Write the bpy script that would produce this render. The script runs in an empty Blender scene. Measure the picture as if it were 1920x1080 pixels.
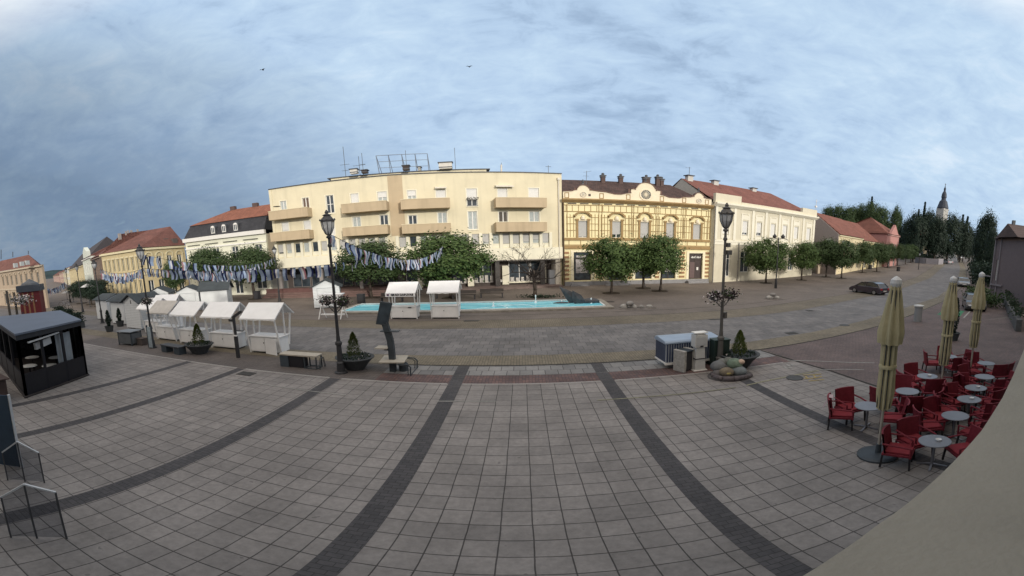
import bpy, bmesh, math, random
from math import sin, cos, tan, pi, radians, atan2, hypot, sqrt
from mathutils import Vector, Matrix
random.seed(7)
S = bpy.context.scene
COL = S.collection

# ------------------------------------------------------------------ camera, sky, sun
H = 4.95                                            # eye height of the webcam above the square
FX, FY = 786.0, 644.0                               # pixels per radian of the wide-angle lens (1920 x 1080)
YAW, PITCH, ROLL = -0.0268, -0.122, -0.0258
def _basis():
    f = Vector((sin(YAW)*cos(PITCH), cos(YAW)*cos(PITCH), sin(PITCH)))
    r = Vector((cos(YAW), -sin(YAW), 0)); u = r.cross(f)
    c, s = cos(ROLL), sin(ROLL)
    return c*r+s*u, -s*r+c*u, f
RB = _basis()
cd = bpy.data.cameras.new('webcam'); cam = bpy.data.objects.new('webcam', cd); COL.objects.link(cam)
cd.type = 'PANO'
cd.panorama_type = 'EQUIRECTANGULAR'
cd.longitude_min = -960/FX; cd.longitude_max = 960/FX
cd.latitude_min = -540/FY; cd.latitude_max = 540/FY
cd.clip_start = 0.02; cd.clip_end = 6000
m = Matrix((( RB[0].x, RB[1].x, -RB[2].x, 0), (RB[0].y, RB[1].y, -RB[2].y, 0), (RB[0].z, RB[1].z, -RB[2].z, H), (0, 0, 0, 1)))
cam.matrix_world = m
S.camera = cam
S.view_settings.view_transform = 'Standard'; S.view_settings.look = 'None'
S.view_settings.exposure = 0.34; S.view_settings.gamma = 1.0

SUN_EL, SUN_AZ = radians(17), radians(152)          # azimuth clockwise from +Y: low sun behind the camera's right shoulder
W = bpy.data.worlds.new('World'); S.world = W; W.use_nodes = True
def build_world():
    nt = W.node_tree; N = nt.nodes; N.clear(); L = nt.links.new
    out = N.new('ShaderNodeOutputWorld'); bg = N.new('ShaderNodeBackground')
    sky = N.new('ShaderNodeTexSky'); sky.sky_type = 'NISHITA'; sky.sun_disc = False
    sky.sun_elevation = SUN_EL; sky.sun_rotation = SUN_AZ; sky.air_density = 1.0; sky.dust_density = 1.5
    tc = N.new('ShaderNodeTexCoord'); sp = N.new('ShaderNodeSeparateXYZ'); L(tc.outputs['Generated'], sp.inputs[0])
    def mth(op, a, b=None):
        n = N.new('ShaderNodeMath'); n.operation = op
        for i, v in enumerate((a, b)):
            if v is None: continue
            if isinstance(v, (int, float)): n.inputs[i].default_value = v
            else: L(v, n.inputs[i])
        return n.outputs[0]
    zz = mth('ADD', mth('MAXIMUM', sp.outputs[2], 0.0), 0.22)     # cloud deck seen in perspective
    cb = N.new('ShaderNodeCombineXYZ')
    L(mth('DIVIDE', sp.outputs[0], zz), cb.inputs[0]); L(mth('DIVIDE', sp.outputs[1], zz), cb.inputs[1])
    def noise(scale, det, rough, dist, rot=0, sx=1, sy=1, off=(0, 0, 0)):
        mp = N.new('ShaderNodeMapping'); mp.inputs['Rotation'].default_value = (0, 0, rot)
        mp.inputs['Scale'].default_value = (sx, sy, 1); mp.inputs['Location'].default_value = off
        L(cb.outputs[0], mp.inputs[0])
        n = N.new('ShaderNodeTexNoise'); n.inputs['Scale'].default_value = scale; n.inputs['Detail'].default_value = det
        n.inputs['Roughness'].default_value = rough; n.inputs['Distortion'].default_value = dist
        L(mp.outputs[0], n.inputs['Vector']); return n.outputs[0]
    def ramp(v, stops):
        r = N.new('ShaderNodeValToRGB'); L(v, r.inputs[0])
        while len(r.color_ramp.elements) < len(stops): r.color_ramp.elements.new(.5)
        for e, (p, c) in zip(r.color_ramp.elements, stops): e.position = p; e.color = (*c, 1)
        return r.outputs[0]
    def mix(f, a, b, t='MIX'):
        n = N.new('ShaderNodeMix'); n.data_type = 'RGBA'; n.blend_type = t
        if isinstance(f, (int, float)): n.inputs[0].default_value = f
        else: L(f, n.inputs[0])
        L(a, n.inputs[6]); L(b, n.inputs[7]); return n.outputs[2]
    def noise3(scale, det, rough, dist, sc=(1, 1, 1), off=(0, 0, 0)):
        mp = N.new('ShaderNodeMapping'); mp.inputs['Scale'].default_value = sc; mp.inputs['Location'].default_value = off
        L(tc.outputs['Generated'], mp.inputs[0]); n = N.new('ShaderNodeTexNoise'); n.inputs['Scale'].default_value = scale; n.inputs['Detail'].default_value = det
        n.inputs['Roughness'].default_value = rough; n.inputs['Distortion'].default_value = dist; L(mp.outputs[0], n.inputs['Vector']); return n.outputs[0]
    def rgb(c):
        n = N.new('ShaderNodeRGB'); n.outputs[0].default_value = (*c, 1); return n.outputs[0]
    soft = noise3(1.6, 5, .5, .4, (1, 1, 1.9), (2.2, 0, .4))
    mott = noise3(8.5, 10, .62, .6, (1, 1.1, 1.5), (.3, .8, 0))
    fine = noise(9, 9, .62, .4, rot=.5, sx=.8, sy=1.4)
    band = mth('ADD', mth('ADD', mth('MULTIPLY', soft, .44), mth('MULTIPLY', mott, .36)), mth('MULTIPLY', fine, .22))
    cloud = ramp(band, [(.38, (.325, .44, .60)), (.48, (.38, .505, .665)), (.57, (.445, .575, .715)), (.68, (.56, .66, .765))])
    # slate rain cloud low in the west (left)
    west = mth('MULTIPLY', mth('ADD', sp.outputs[0], mth('MULTIPLY', sp.outputs[1], -.15)), -1.0)
    wf = ramp(mth('ADD', mth('ADD', west, mth('MULTIPLY', sp.outputs[2], -.55)), mth('MULTIPLY', soft, .5)), [(.42, (0, 0, 0)), (1.15, (1, 1, 1))])
    c2 = mix(wf, cloud, mix(1.0, cloud, rgb((.38, .41, .45)), 'MULTIPLY'))
    low = ramp(mth('ADD', sp.outputs[2], mth('MULTIPLY', soft, .10)), [(.05, (1, 1, 1)), (.30, (0, 0, 0))])
    c3 = mix(mth('MULTIPLY', low, .22), c2, mix(1.0, c2, rgb((.80, .82, .88)), 'MULTIPLY'))
    # blue of the Nishita sky in the thin gaps
    sk2 = N.new('ShaderNodeVectorMath'); sk2.operation = 'SCALE'; sk2.inputs[3].default_value = 0.1; L(sky.outputs[0], sk2.inputs[0])
    gap = ramp(band, [(.34, (1, 1, 1)), (.47, (0, 0, 0))])
    c4 = mix(mth('MULTIPLY', gap, .35), c3, sk2.outputs[0])
    # out of view, overhead and behind: sky brightened warm white to offset blue ground light
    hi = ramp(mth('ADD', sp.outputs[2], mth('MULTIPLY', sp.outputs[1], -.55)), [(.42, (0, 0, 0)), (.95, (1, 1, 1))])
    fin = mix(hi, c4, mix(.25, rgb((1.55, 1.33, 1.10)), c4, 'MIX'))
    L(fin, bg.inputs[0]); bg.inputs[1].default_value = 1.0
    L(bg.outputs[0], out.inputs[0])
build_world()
sd = bpy.data.lights.new('sun', 'SUN'); sun = bpy.data.objects.new('sun', sd); COL.objects.link(sun)
sd.energy = 2.0; sd.angle = radians(3.0); sd.color = (1.0, .93, .82)
_sv = Vector((sin(SUN_AZ)*cos(SUN_EL), cos(SUN_AZ)*cos(SUN_EL), sin(SUN_EL)))
sun.rotation_euler = _sv.to_track_quat('Z', 'Y').to_euler(); sun.location = _sv*50

def ray(px, py):
    lam = (px-960)/FX; psi = (540-py)/FY
    return cos(psi)*sin(lam)*RB[0]+sin(psi)*RB[1]+cos(psi)*cos(lam)*RB[2]
def G(px, py, z=0.0):                               # the spot on level z in that direction
    d = ray(px, py); t = (z-H)/d.z; return Vector((t*d.x, t*d.y, z))
def AZ(px, py, r, z=0.0):                           # a spot r metres away in that direction
    d = ray(px, py); k = hypot(d.x, d.y); return Vector((r*d.x/k, r*d.y/k, z))

# ------------------------------------------------------------------ materials
MATS = {}
def M(name, color, rough=.8, var=.12, scale=3.0, bump=0.0, bscale=40.0, metal=0.0, spec=.3, coat=0.0, stain=0.0):
    if name in MATS: return MATS[name]
    m = bpy.data.materials.new(name); m.use_nodes = True; nt = m.node_tree; N = nt.nodes; L = nt.links.new
    b = N['Principled BSDF']; b.inputs['Roughness'].default_value = rough; b.inputs['Metallic'].default_value = metal
    b.inputs['Specular IOR Level'].default_value = spec; b.inputs['Coat Weight'].default_value = coat
    tc = N.new('ShaderNodeTexCoord'); oi = N.new('ShaderNodeObjectInfo')
    va = N.new('ShaderNodeVectorMath'); va.operation = 'ADD'; L(tc.outputs['Object'], va.inputs[0]); L(oi.outputs['Random'], va.inputs[1])
    n = N.new('ShaderNodeTexNoise'); n.inputs['Scale'].default_value = scale; n.inputs['Detail'].default_value = 6; n.inputs['Roughness'].default_value = .65
    L(va.outputs[0], n.inputs['Vector'])
    r = N.new('ShaderNodeMapRange'); r.inputs[1].default_value = .3; r.inputs[2].default_value = .7
    r.inputs[3].default_value = 1-var; r.inputs[4].default_value = 1+var*.7; L(n.outputs[0], r.inputs[0])
    hs = N.new('ShaderNodeHueSaturation'); hs.inputs['Color'].default_value = (*color, 1); L(r.outputs[0], hs.inputs['Value'])
    c = hs.outputs[0]
    if stain > 0:
        mp = N.new('ShaderNodeMapping'); mp.inputs['Scale'].default_value = (1.6, 1.6, .12); L(va.outputs[0], mp.inputs[0])
        n2 = N.new('ShaderNodeTexNoise'); n2.inputs['Scale'].default_value = 1.4; n2.inputs['Detail'].default_value = 5; L(mp.outputs[0], n2.inputs['Vector'])
        r2 = N.new('ShaderNodeMapRange'); r2.inputs[1].default_value = .5; r2.inputs[2].default_value = .72; r2.inputs[3].default_value = 1; r2.inputs[4].default_value = 1-stain
        L(n2.outputs[0], r2.inputs[0]); h2 = N.new('ShaderNodeHueSaturation'); L(c, h2.inputs['Color']); L(r2.outputs[0], h2.inputs['Value']); c = h2.outputs[0]
    L(c, b.inputs['Base Color'])
    if bump > 0:
        n3 = N.new('ShaderNodeTexNoise'); n3.inputs['Scale'].default_value = bscale; n3.inputs['Detail'].default_value = 4; L(tc.outputs['Object'], n3.inputs['Vector'])
        bp = N.new('ShaderNodeBump'); bp.inputs['Strength'].default_value = bump; bp.inputs['Distance'].default_value = .02; L(n3.outputs[0], bp.inputs['Height']); L(bp.outputs[0], b.inputs['Normal'])
    MATS[name] = m; return m
def Mtile(name, color, color2, rowh=.33, tw=.25, mortar=(.05, .03, .02), axis='Z', rough=.85, msize=.03, var=.25, offset=.5, bw=None):
    """roof tiles / brick pattern: on walls and roofs the U axis runs along local x, V up the slope"""
    if name in MATS: return MATS[name]
    m = bpy.data.materials.new(name); m.use_nodes = True; nt = m.node_tree; N = nt.nodes; L = nt.links.new
    b = N['Principled BSDF']; b.inputs['Roughness'].default_value = rough; b.inputs['Specular IOR Level'].default_value = .2
    tc = N.new('ShaderNodeTexCoord'); sp = N.new('ShaderNodeSeparateXYZ'); L(tc.outputs['Object'], sp.inputs[0])
    cb = N.new('ShaderNodeCombineXYZ'); L(sp.outputs[0], cb.inputs[0]); L(sp.outputs[2 if axis == 'Z' else 1], cb.inputs[1])
    br = N.new('ShaderNodeTexBrick'); br.offset = offset
    br.inputs['Scale'].default_value = 1; br.inputs['Brick Width'].default_value = tw; br.inputs['Row Height'].default_value = rowh
    br.inputs['Mortar Size'].default_value = msize*min(tw, rowh); br.inputs['Mortar Smooth'].default_value = .3
    br.inputs['Color1'].default_value = (*color, 1); br.inputs['Color2'].default_value = (*color2, 1); br.inputs['Mortar'].default_value = (*mortar, 1)
    L(cb.outputs[0], br.inputs['Vector'])
    n = N.new('ShaderNodeTexNoise'); n.inputs['Scale'].default_value = .7; n.inputs['Detail'].default_value = 8; n.inputs['Roughness'].default_value = .7; L(tc.outputs['Object'], n.inputs['Vector'])
    r = N.new('ShaderNodeMapRange'); r.inputs[1].default_value = .3; r.inputs[2].default_value = .7; r.inputs[3].default_value = 1-var; r.inputs[4].default_value = 1+var*.7; L(n.outputs[0], r.inputs[0])
    hs = N.new('ShaderNodeHueSaturation'); L(br.outputs[0], hs.inputs['Color']); L(r.outputs[0], hs.inputs['Value']); L(hs.outputs[0], b.inputs['Base Color'])
    bp = N.new('ShaderNodeBump'); bp.inputs['Strength'].default_value = .5; bp.inputs['Distance'].default_value = .015; bp.invert = True; L(br.outputs['Fac'], bp.inputs['Height']); L(bp.outputs[0], b.inputs['Normal'])
    MATS[name] = m; return m
def Mglass(name, color=(.03, .035, .04), rough=.08):
    if name in MATS: return MATS[name]
    m = bpy.data.materials.new(name); m.use_nodes = True; nt = m.node_tree; N = nt.nodes; L = nt.links.new
    b = N['Principled BSDF']; b.inputs['Roughness'].default_value = rough; b.inputs['Specular IOR Level'].default_value = .6
    oi = N.new('ShaderNodeObjectInfo'); tc = N.new('ShaderNodeTexCoord'); n = N.new('ShaderNodeTexNoise'); n.inputs['Scale'].default_value = 1.3; n.inputs['Detail'].default_value = 3
    va = N.new('ShaderNodeVectorMath'); va.operation = 'ADD'; L(tc.outputs['Object'], va.inputs[0]); L(oi.outputs['Random'], va.inputs[1]); L(va.outputs[0], n.inputs['Vector'])
    r = N.new('ShaderNodeMapRange'); r.inputs[1].default_value = .3; r.inputs[2].default_value = .7; r.inputs[3].default_value = .5; r.inputs[4].default_value = 2.0; L(n.outputs[0], r.inputs[0])
    hs = N.new('ShaderNodeHueSaturation'); hs.inputs['Color'].default_value = (*color, 1); L(r.outputs[0], hs.inputs['Value']); L(hs.outputs[0], b.inputs['Base Color'])
    bp = N.new('ShaderNodeBump'); bp.inputs['Strength'].default_value = .08; bp.inputs['Distance'].default_value = .02; L(n.outputs[0], bp.inputs['Height']); L(bp.outputs[0], b.inputs['Normal'])
    MATS[name] = m; return m
def Mleaf(name, c1, c2, sat=1.0):
    if name in MATS: return MATS[name]
    m = bpy.data.materials.new(name); m.use_nodes = True; nt = m.node_tree; N = nt.nodes; L = nt.links.new
    b = N['Principled BSDF']; b.inputs['Roughness'].default_value = .6; b.inputs['Specular IOR Level'].default_value = .25
    ge = N.new('ShaderNodeNewGeometry'); r = N.new('ShaderNodeValToRGB'); L(ge.outputs['Random Per Island'], r.inputs[0])
    r.color_ramp.elements[0].color = (*c1, 1); r.color_ramp.elements[1].color = (*c2, 1)
    tr = N.new('ShaderNodeBsdfTranslucent'); L(r.outputs[0], b.inputs['Base Color']); L(r.outputs[0], tr.inputs[0])
    mx = N.new('ShaderNodeMixShader'); mx.inputs[0].default_value = .22; L(b.outputs[0], mx.inputs[1]); L(tr.outputs[0], mx.inputs[2])
    L(mx.outputs[0], N['Material Output'].inputs[0])
    MATS[name] = m; return m

# ------------------------------------------------------------------ mesh helpers
class MB:
    def __init__(s): s.v = []; s.f = []; s.mi = []; s.mats = []; s.m = 0; s.T = None
    def mat(s, m):
        if m not in s.mats: s.mats.append(m)
        s.m = s.mats.index(m); return s
    def add(s, vs, fs):
        o = len(s.v)
        if s.T is not None: vs = [s.T @ Vector(v) for v in vs]
        s.v += [tuple(v) for v in vs]; s.f += [tuple(i+o for i in f) for f in fs]; s.mi += [s.m]*len(fs); return s
    def box(s, x0, x1, y0, y1, z0, z1):
        v = [(x, y, z) for z in (z0, z1) for y in (y0, y1) for x in (x0, x1)]
        return s.add(v, [(0, 2, 3, 1), (4, 5, 7, 6), (0, 1, 5, 4), (2, 6, 7, 3), (0, 4, 6, 2), (1, 3, 7, 5)])
    def cbox(s, cx, cy, z0, wx, wy, h): return s.box(cx-wx/2, cx+wx/2, cy-wy/2, cy+wy/2, z0, z0+h)
    def prism(s, pts, z0, z1):                       # polygon in xy
        n = len(pts); v = [(p[0], p[1], z0) for p in pts]+[(p[0], p[1], z1) for p in pts]
        a = sum(pts[i][0]*pts[(i+1) % n][1]-pts[(i+1) % n][0]*pts[i][1] for i in range(n))
        if a < 0: v = [(p[0], p[1], z0) for p in reversed(pts)]+[(p[0], p[1], z1) for p in reversed(pts)]
        return s.add(v, [tuple(range(n-1, -1, -1)), tuple(range(n, 2*n))]+[(i, (i+1) % n, n+(i+1) % n, n+i) for i in range(n)])
    def xprism(s, pts, x0, x1):                      # polygon in yz, extruded along x
        n = len(pts); a = sum(pts[i][0]*pts[(i+1) % n][1]-pts[(i+1) % n][0]*pts[i][1] for i in range(n))
        if a < 0: pts = list(reversed(pts))
        v = [(x0, p[0], p[1]) for p in pts]+[(x1, p[0], p[1]) for p in pts]
        return s.add(v, [tuple(range(n-1, -1, -1)), tuple(range(n, 2*n))]+[(i, (i+1) % n, n+(i+1) % n, n+i) for i in range(n)])
    def yprism(s, pts, y0, y1):                      # polygon in xz, extruded along y
        n = len(pts); a = sum(pts[i][0]*pts[(i+1) % n][1]-pts[(i+1) % n][0]*pts[i][1] for i in range(n))
        if a > 0: pts = list(reversed(pts))
        v = [(p[0], y0, p[1]) for p in pts]+[(p[0], y1, p[1]) for p in pts]
        return s.add(v, [tuple(range(n-1, -1, -1)), tuple(range(n, 2*n))]+[(i, (i+1) % n, n+(i+1) % n, n+i) for i in range(n)])
    def quad(s, a, b, c, d): return s.add([a, b, c, d], [(0, 1, 2, 3)])
    def bar(s, p, q, r, r2=None, n=6, cap=True):
        p = Vector(p); q = Vector(q); d = (q-p).normalized(); r2 = r if r2 is None else r2
        a = d.orthogonal().normalized(); b = d.cross(a)
        v = [p+(a*cos(2*pi*i/n)+b*sin(2*pi*i/n))*r for i in range(n)]+[q+(a*cos(2*pi*i/n)+b*sin(2*pi*i/n))*r2 for i in range(n)]
        f = [(i, (i+1) % n, n+(i+1) % n, n+i) for i in range(n)]
        if cap: f += [tuple(range(n-1, -1, -1)), tuple(range(n, 2*n))]
        return s.add(v, f)
    def tube(s, pts, r, n=6):
        for i in range(len(pts)-1):
            a = r[i] if isinstance(r, (list, tuple)) else r; b = r[i+1] if isinstance(r, (list, tuple)) else r
            s.bar(pts[i], pts[i+1], a, b, n)
        return s
    def beam(s, p, q, w, h=None):                    # square bar
        h = h or w; p = Vector(p); q = Vector(q); d = (q-p).normalized()
        up = Vector((0, 0, 1)) if abs(d.z) < .95 else Vector((0, 1, 0))
        a = d.cross(up).normalized()*w/2; b = a.cross(d).normalized()*h/2
        v = [p-a-b, p+a-b, p+a+b, p-a+b, q-a-b, q+a-b, q+a+b, q-a+b]
        return s.add(v, [(0, 1, 2, 3), (7, 6, 5, 4), (0, 4, 5, 1), (1, 5, 6, 2), (2, 6, 7, 3), (3, 7, 4, 0)])
    def lathe(s, prof, n=16, c=(0, 0, 0), sx=1, sy=1):
        v = []; f = []
        for r, z in prof:
            for i in range(n): v.append((c[0]+r*cos(2*pi*i/n)*sx, c[1]+r*sin(2*pi*i/n)*sy, c[2]+z))
        for j in range(len(prof)-1):
            for i in range(n): k = (i+1) % n; f.append((j*n+i, j*n+k, (j+1)*n+k, (j+1)*n+i))
        f.append(tuple(range(n-1, -1, -1))); f.append(tuple((len(prof)-1)*n+i for i in range(n)))
        return s.add(v, f)
    def ball(s, c, r, n=10, sq=(1, 1, 1)):
        prof = []
        v = []; f = []; m = n//2+1
        for j in range(m+1):
            t = pi*j/m
            for i in range(n): v.append((c[0]+r*sin(t)*cos(2*pi*i/n)*sq[0], c[1]+r*sin(t)*sin(2*pi*i/n)*sq[1], c[2]-r*cos(t)*sq[2]))
        for j in range(m):
            for i in range(n): k = (i+1) % n; f.append((j*n+i, j*n+k, (j+1)*n+k, (j+1)*n+i))
        return s.add(v, f)
    def obj(s, name, mat=None, parent=None, smooth=False, bevel=0, label=None):
        me = bpy.data.meshes.new(name); me.from_pydata(s.v, [], s.f)
        ms = s.mats if s.mats else [mat]
        for q in ms: me.materials.append(q)
        if s.mats:
            for p, i in zip(me.polygons, s.mi): p.material_index = i
        me.update()
        if smooth: me.polygons.foreach_set('use_smooth', [True]*len(me.polygons))
        o = bpy.data.objects.new(name, me); COL.objects.link(o)
        if parent: o.parent = parent
        if bevel:
            md = o.modifiers.new('bevel', 'BEVEL'); md.width = bevel; md.segments = 2; md.limit_method = 'ANGLE'
        if label: o['label'] = label
        return o
def pieces(b, name, mat, parent, per=6):
    """every box (or other lump of `per` faces) of the builder becomes a part of its own"""
    out = []
    for k in range(0, len(b.f), per):
        fs = b.f[k:k+per]; ids = sorted({i for f in fs for i in f}); mp = {i: j for j, i in enumerate(ids)}
        c = MB(); c.v = [b.v[i] for i in ids]; c.f = [tuple(mp[i] for i in f) for f in fs]; c.mi = [0]*len(fs); out.append(c.obj(name, mat, parent))
    return out
def tag(o, label, cat, group=None):
    o['label'] = label; o['category'] = cat
    if group: o['group'] = group
    return o
def struct(o, kind='structure'): o['kind'] = kind; return o
def thing(name, label, cat, loc=(0, 0, 0), rz=0, group=None):
    o = bpy.data.objects.new(name, None); COL.objects.link(o); o.empty_display_size = .3
    o.location = loc; o.rotation_euler = (0, 0, rz); return tag(o, label, cat, group)
KIDS = {}
def dup(root, loc, rz=0, label=None, scale=None):
    r = root.copy(); COL.objects.link(r); r.location = loc; r.rotation_euler = (0, 0, rz)
    if scale is not None: r.scale = (scale,)*3 if isinstance(scale, (int, float)) else scale
    if label: r['label'] = label
    def rec(src, dst):
        for ch in list(src.children):
            c = ch.copy(); COL.objects.link(c); c.parent = dst
            c.matrix_parent_inverse = ch.matrix_parent_inverse.copy(); rec(ch, c)
    rec(root, r); return r
def text_mesh(txt, size, mat, parent, name='lettering', depth=.004, bold=0, extrude=True):
    cu = bpy.data.curves.new('txt', 'FONT'); cu.body = txt; cu.size = size; cu.extrude = depth; cu.align_x = 'CENTER'; cu.align_y = 'CENTER'; cu.offset = bold
    o = bpy.data.objects.new('txt', cu); COL.objects.link(o)
    dg = bpy.context.evaluated_depsgraph_get(); me = bpy.data.meshes.new_from_object(o.evaluated_get(dg))
    bpy.data.objects.remove(o); me.materials.clear(); me.materials.append(mat)
    n = bpy.data.objects.new(name, me); COL.objects.link(n); n.parent = parent; return n
# ------------------------------------------------------------------ ground
def ZT(x, y):                                       # the street climbs gently away to the east
    s = .87*x+.5*y-44
    return 0 if s <= 0 else .05*s*s/(s+12)+0.0 if s < 400 else .05*400*400/412
def on(p): return Vector((p[0], p[1], ZT(p[0], p[1])))
def grid_sheet(name, xs, ys, dz, mat, uvf=None):
    me = bpy.data.meshes.new(name); v = [(x, y, ZT(x, y)+dz) for y in ys for x in xs]; nx = len(xs)
    f = [(j*nx+i, j*nx+i+1, (j+1)*nx+i+1, (j+1)*nx+i) for j in range(len(ys)-1) for i in range(nx-1)]
    me.from_pydata(v, [], f); me.materials.append(mat); me.update()
    o = bpy.data.objects.new(name, me); COL.objects.link(o); return o
def strip_sheet(name, lo, hi, dz, mat, kind='structure', seg=3):
    """a paved strip between two polylines lo and hi with the same number of points"""
    v = []; f = []; P = []
    for i in range(len(lo)-1):
        for k in range(seg): t = k/seg; P.append((Vector(lo[i]).lerp(Vector(lo[i+1]), t), Vector(hi[i]).lerp(Vector(hi[i+1]), t)))
    P.append((Vector(lo[-1]), Vector(hi[-1])))
    for a, b in P:
        for t in (0, .5, 1): q = a.lerp(b, t); v.append((q.x, q.y, ZT(q.x, q.y)+dz))
    n = len(P)
    for i in range(n-1):
        for k in range(2): f.append((i*3+k, (i+1)*3+k, (i+1)*3+k+1, i*3+k+1))
    me = bpy.data.meshes.new(name); me.from_pydata(v, [], f); me.materials.append(mat); me.update()
    for p in me.polygons:
        if p.normal.z < 0: p.flip()
    o = bpy.data.objects.new(name, me); COL.objects.link(o); struct(o, kind); return o
def Mpave(name, c1, c2, joint, bw, rh, off=(0, 0), rot=0, offset=.5, ms=.02, var=.2, dirt=.25, bump=.4, rough=.75, rnd=1.0, bscale=.35):
    m = bpy.data.materials.new(name); m.use_nodes = True; nt = m.node_tree; N = nt.nodes; L = nt.links.new
    b = N['Principled BSDF']; b.inputs['Roughness'].default_value = rough; b.inputs['Specular IOR Level'].default_value = .35
    tc = N.new('ShaderNodeTexCoord'); mp = N.new('ShaderNodeMapping'); mp.inputs['Location'].default_value = (-off[0], -off[1], 0); mp.inputs['Rotation'].default_value = (0, 0, rot)
    L(tc.outputs['Object'], mp.inputs[0])
    # slightly crooked joints
    nd = N.new('ShaderNodeTexNoise'); nd.inputs['Scale'].default_value = 1.3; nd.inputs['Detail'].default_value = 3; L(tc.outputs['Object'], nd.inputs['Vector'])
    sb = N.new('ShaderNodeVectorMath'); sb.operation = 'SUBTRACT'; sb.inputs[1].default_value = (.5, .5, .5); L(nd.outputs[1], sb.inputs[0])
    sc = N.new('ShaderNodeVectorMath'); sc.operation = 'SCALE'; sc.inputs[3].default_value = .035; L(sb.outputs[0], sc.inputs[0])
    ad = N.new('ShaderNodeVectorMath'); ad.operation = 'ADD'; L(mp.outputs[0], ad.inputs[0]); L(sc.outputs[0], ad.inputs[1])
    br = N.new('ShaderNodeTexBrick'); br.offset = offset; br.inputs['Scale'].default_value = 1; br.inputs['Brick Width'].default_value = bw; br.inputs['Row Height'].default_value = rh
    br.inputs['Mortar Size'].default_value = ms; br.inputs['Mortar Smooth'].default_value = .25
    br.inputs['Color1'].default_value = (*c1, 1); br.inputs['Color2'].default_value = (*c2, 1); br.inputs['Mortar'].default_value = (*joint, 1)
    L(ad.outputs[0], br.inputs['Vector'])
    def nz(s, d, lo, hi, a=.3, bb=.7):
        n = N.new('ShaderNodeTexNoise'); n.inputs['Scale'].default_value = s; n.inputs['Detail'].default_value = d; n.inputs['Roughness'].default_value = .7; L(tc.outputs['Object'], n.inputs['Vector'])
        r = N.new('ShaderNodeMapRange'); r.inputs[1].default_value = a; r.inputs[2].default_value = bb; r.inputs[3].default_value = lo; r.inputs[4].default_value = hi; L(n.outputs[0], r.inputs[0]); return r.outputs[0]
    v = N.new('ShaderNodeMath'); v.operation = 'MULTIPLY'; L(nz(bscale, 8, 1-dirt, 1+dirt*.6), v.inputs[0]); L(nz(9, 6, 1-var, 1+var*.7), v.inputs[1])
    v2 = N.new('ShaderNodeMath'); v2.operation = 'MULTIPLY'; L(v.outputs[0], v2.inputs[0]); L(nz(4.5, 2, 1.0, .62, .69, .74), v2.inputs[1])   # gum and oil spots
    hs = N.new('ShaderNodeHueSaturation'); L(br.outputs[0], hs.inputs['Color']); L(v2.outputs[0], hs.inputs['Value']); L(hs.outputs[0], b.inputs['Base Color'])
    bp = N.new('ShaderNodeBump'); bp.inputs['Strength'].default_value = bump; bp.inputs['Distance'].default_value = .012; bp.invert = True
    L(br.outputs['Fac'], bp.inputs['Height']); L(bp.outputs[0], b.inputs['Normal'])
    return m
def frange(a, b, n): return [a+(b-a)*i/n for i in range(n+1)]
# base sheet out to the horizon
xs = sorted(set(frange(-3000, -120, 8)+frange(-120, 260, 95)+frange(260, 3000, 8)))
ys = sorted(set(frange(-400, -40, 4)+frange(-40, 220, 65)+frange(220, 4000, 8)))
asph = Mpave('square_brown_paving', (.172, .146, .129), (.145, .124, .111), (.08, .07, .066), .20, .10, ms=.006, var=.2, dirt=.3, bump=.2)
struct(grid_sheet('ground', xs, ys, 0.0, asph))
# slab plaza: bays of 40 cm slabs between dark brick bands
XB = [(-12.62, -12.30), (-9.92, -9.58), (-6.10, -5.72), (-2.27, -1.87), (2.21, 2.60), (6.14, 6.50)]
slabC = ((.235, .217, .207), (.192, .178, .171), (.055, .050, .048))
x0s = [-40.0]+[b[1] for b in XB]; x1s = [b[0] for b in XB]+[9.33]
offx = {-1.87: -1.578, 2.60: 2.775, -5.72: -2.49}
for a, b in zip(x0s, x1s):
    ox = offx.get(a, a+.2)
    mt = Mpave('slab_paving', *slabC, .4, .4, off=(ox, 3.471), offset=0, ms=.0098, var=.20, dirt=.34, bump=.5, bscale=.5)
    strip_sheet('slab_paving', [(a, -1.0), (b, -1.0)], [(a, 11.60), (b, 11.60)], .004, mt)
mb = Mpave('dark_brick_paving', (.072, .068, .072), (.052, .050, .054), (.03, .03, .03), .2, .1, ms=.006, var=.2, dirt=.25, bump=.4)
for a, b in XB: strip_sheet('dark_brick_paving', [(a, -1.0), (b, -1.0)], [(a, 12.5), (b, 12.5)] if a > -6 else [(a, 11.6), (b, 11.6)], .008, mb)
for a, b in ((-2.27, -1.87), (2.21, 2.60)): strip_sheet('dark_brick_paving', [(a, 12.53), (b, 12.53)], [(a, 13.58), (b, 13.58)], .0125, mb)
white = M('white_kerb_stone', (.34, .33, .315), .7, .15, 6)
for a, b in ((-22, -9.95), (-9.55, -6.12), (-5.70, -2.3), (-1.85, 2.19), (2.62, 8.6)): strip_sheet('kerb', [(a, 11.60), (b, 11.60)], [(a, 11.66), (b, 11.66)], .012, white)
redbr = Mpave('red_brick_paving', (.145, .088, .080), (.10, .070, .072), (.055, .042, .042), .1, .2, ms=.007, var=.25, dirt=.5, offset=0, bscale=.8)
brn = Mpave('brown_brick_paving', (.125, .110, .104), (.105, .093, .09), (.05, .043, .043), .1, .2, ms=.007, var=.22, dirt=.3, offset=0)
strip_sheet('brown_brick_paving', [(-22, 11.66), (-4.6, 11.66)], [(-22, 13.58), (-4.6, 13.58)], .006, brn)
strip_sheet('red_brick_paving', [(-4.6, 11.66), (8.9, 11.66)], [(-4.6, 12.5), (8.9, 12.5)], .0065, redbr)
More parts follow.
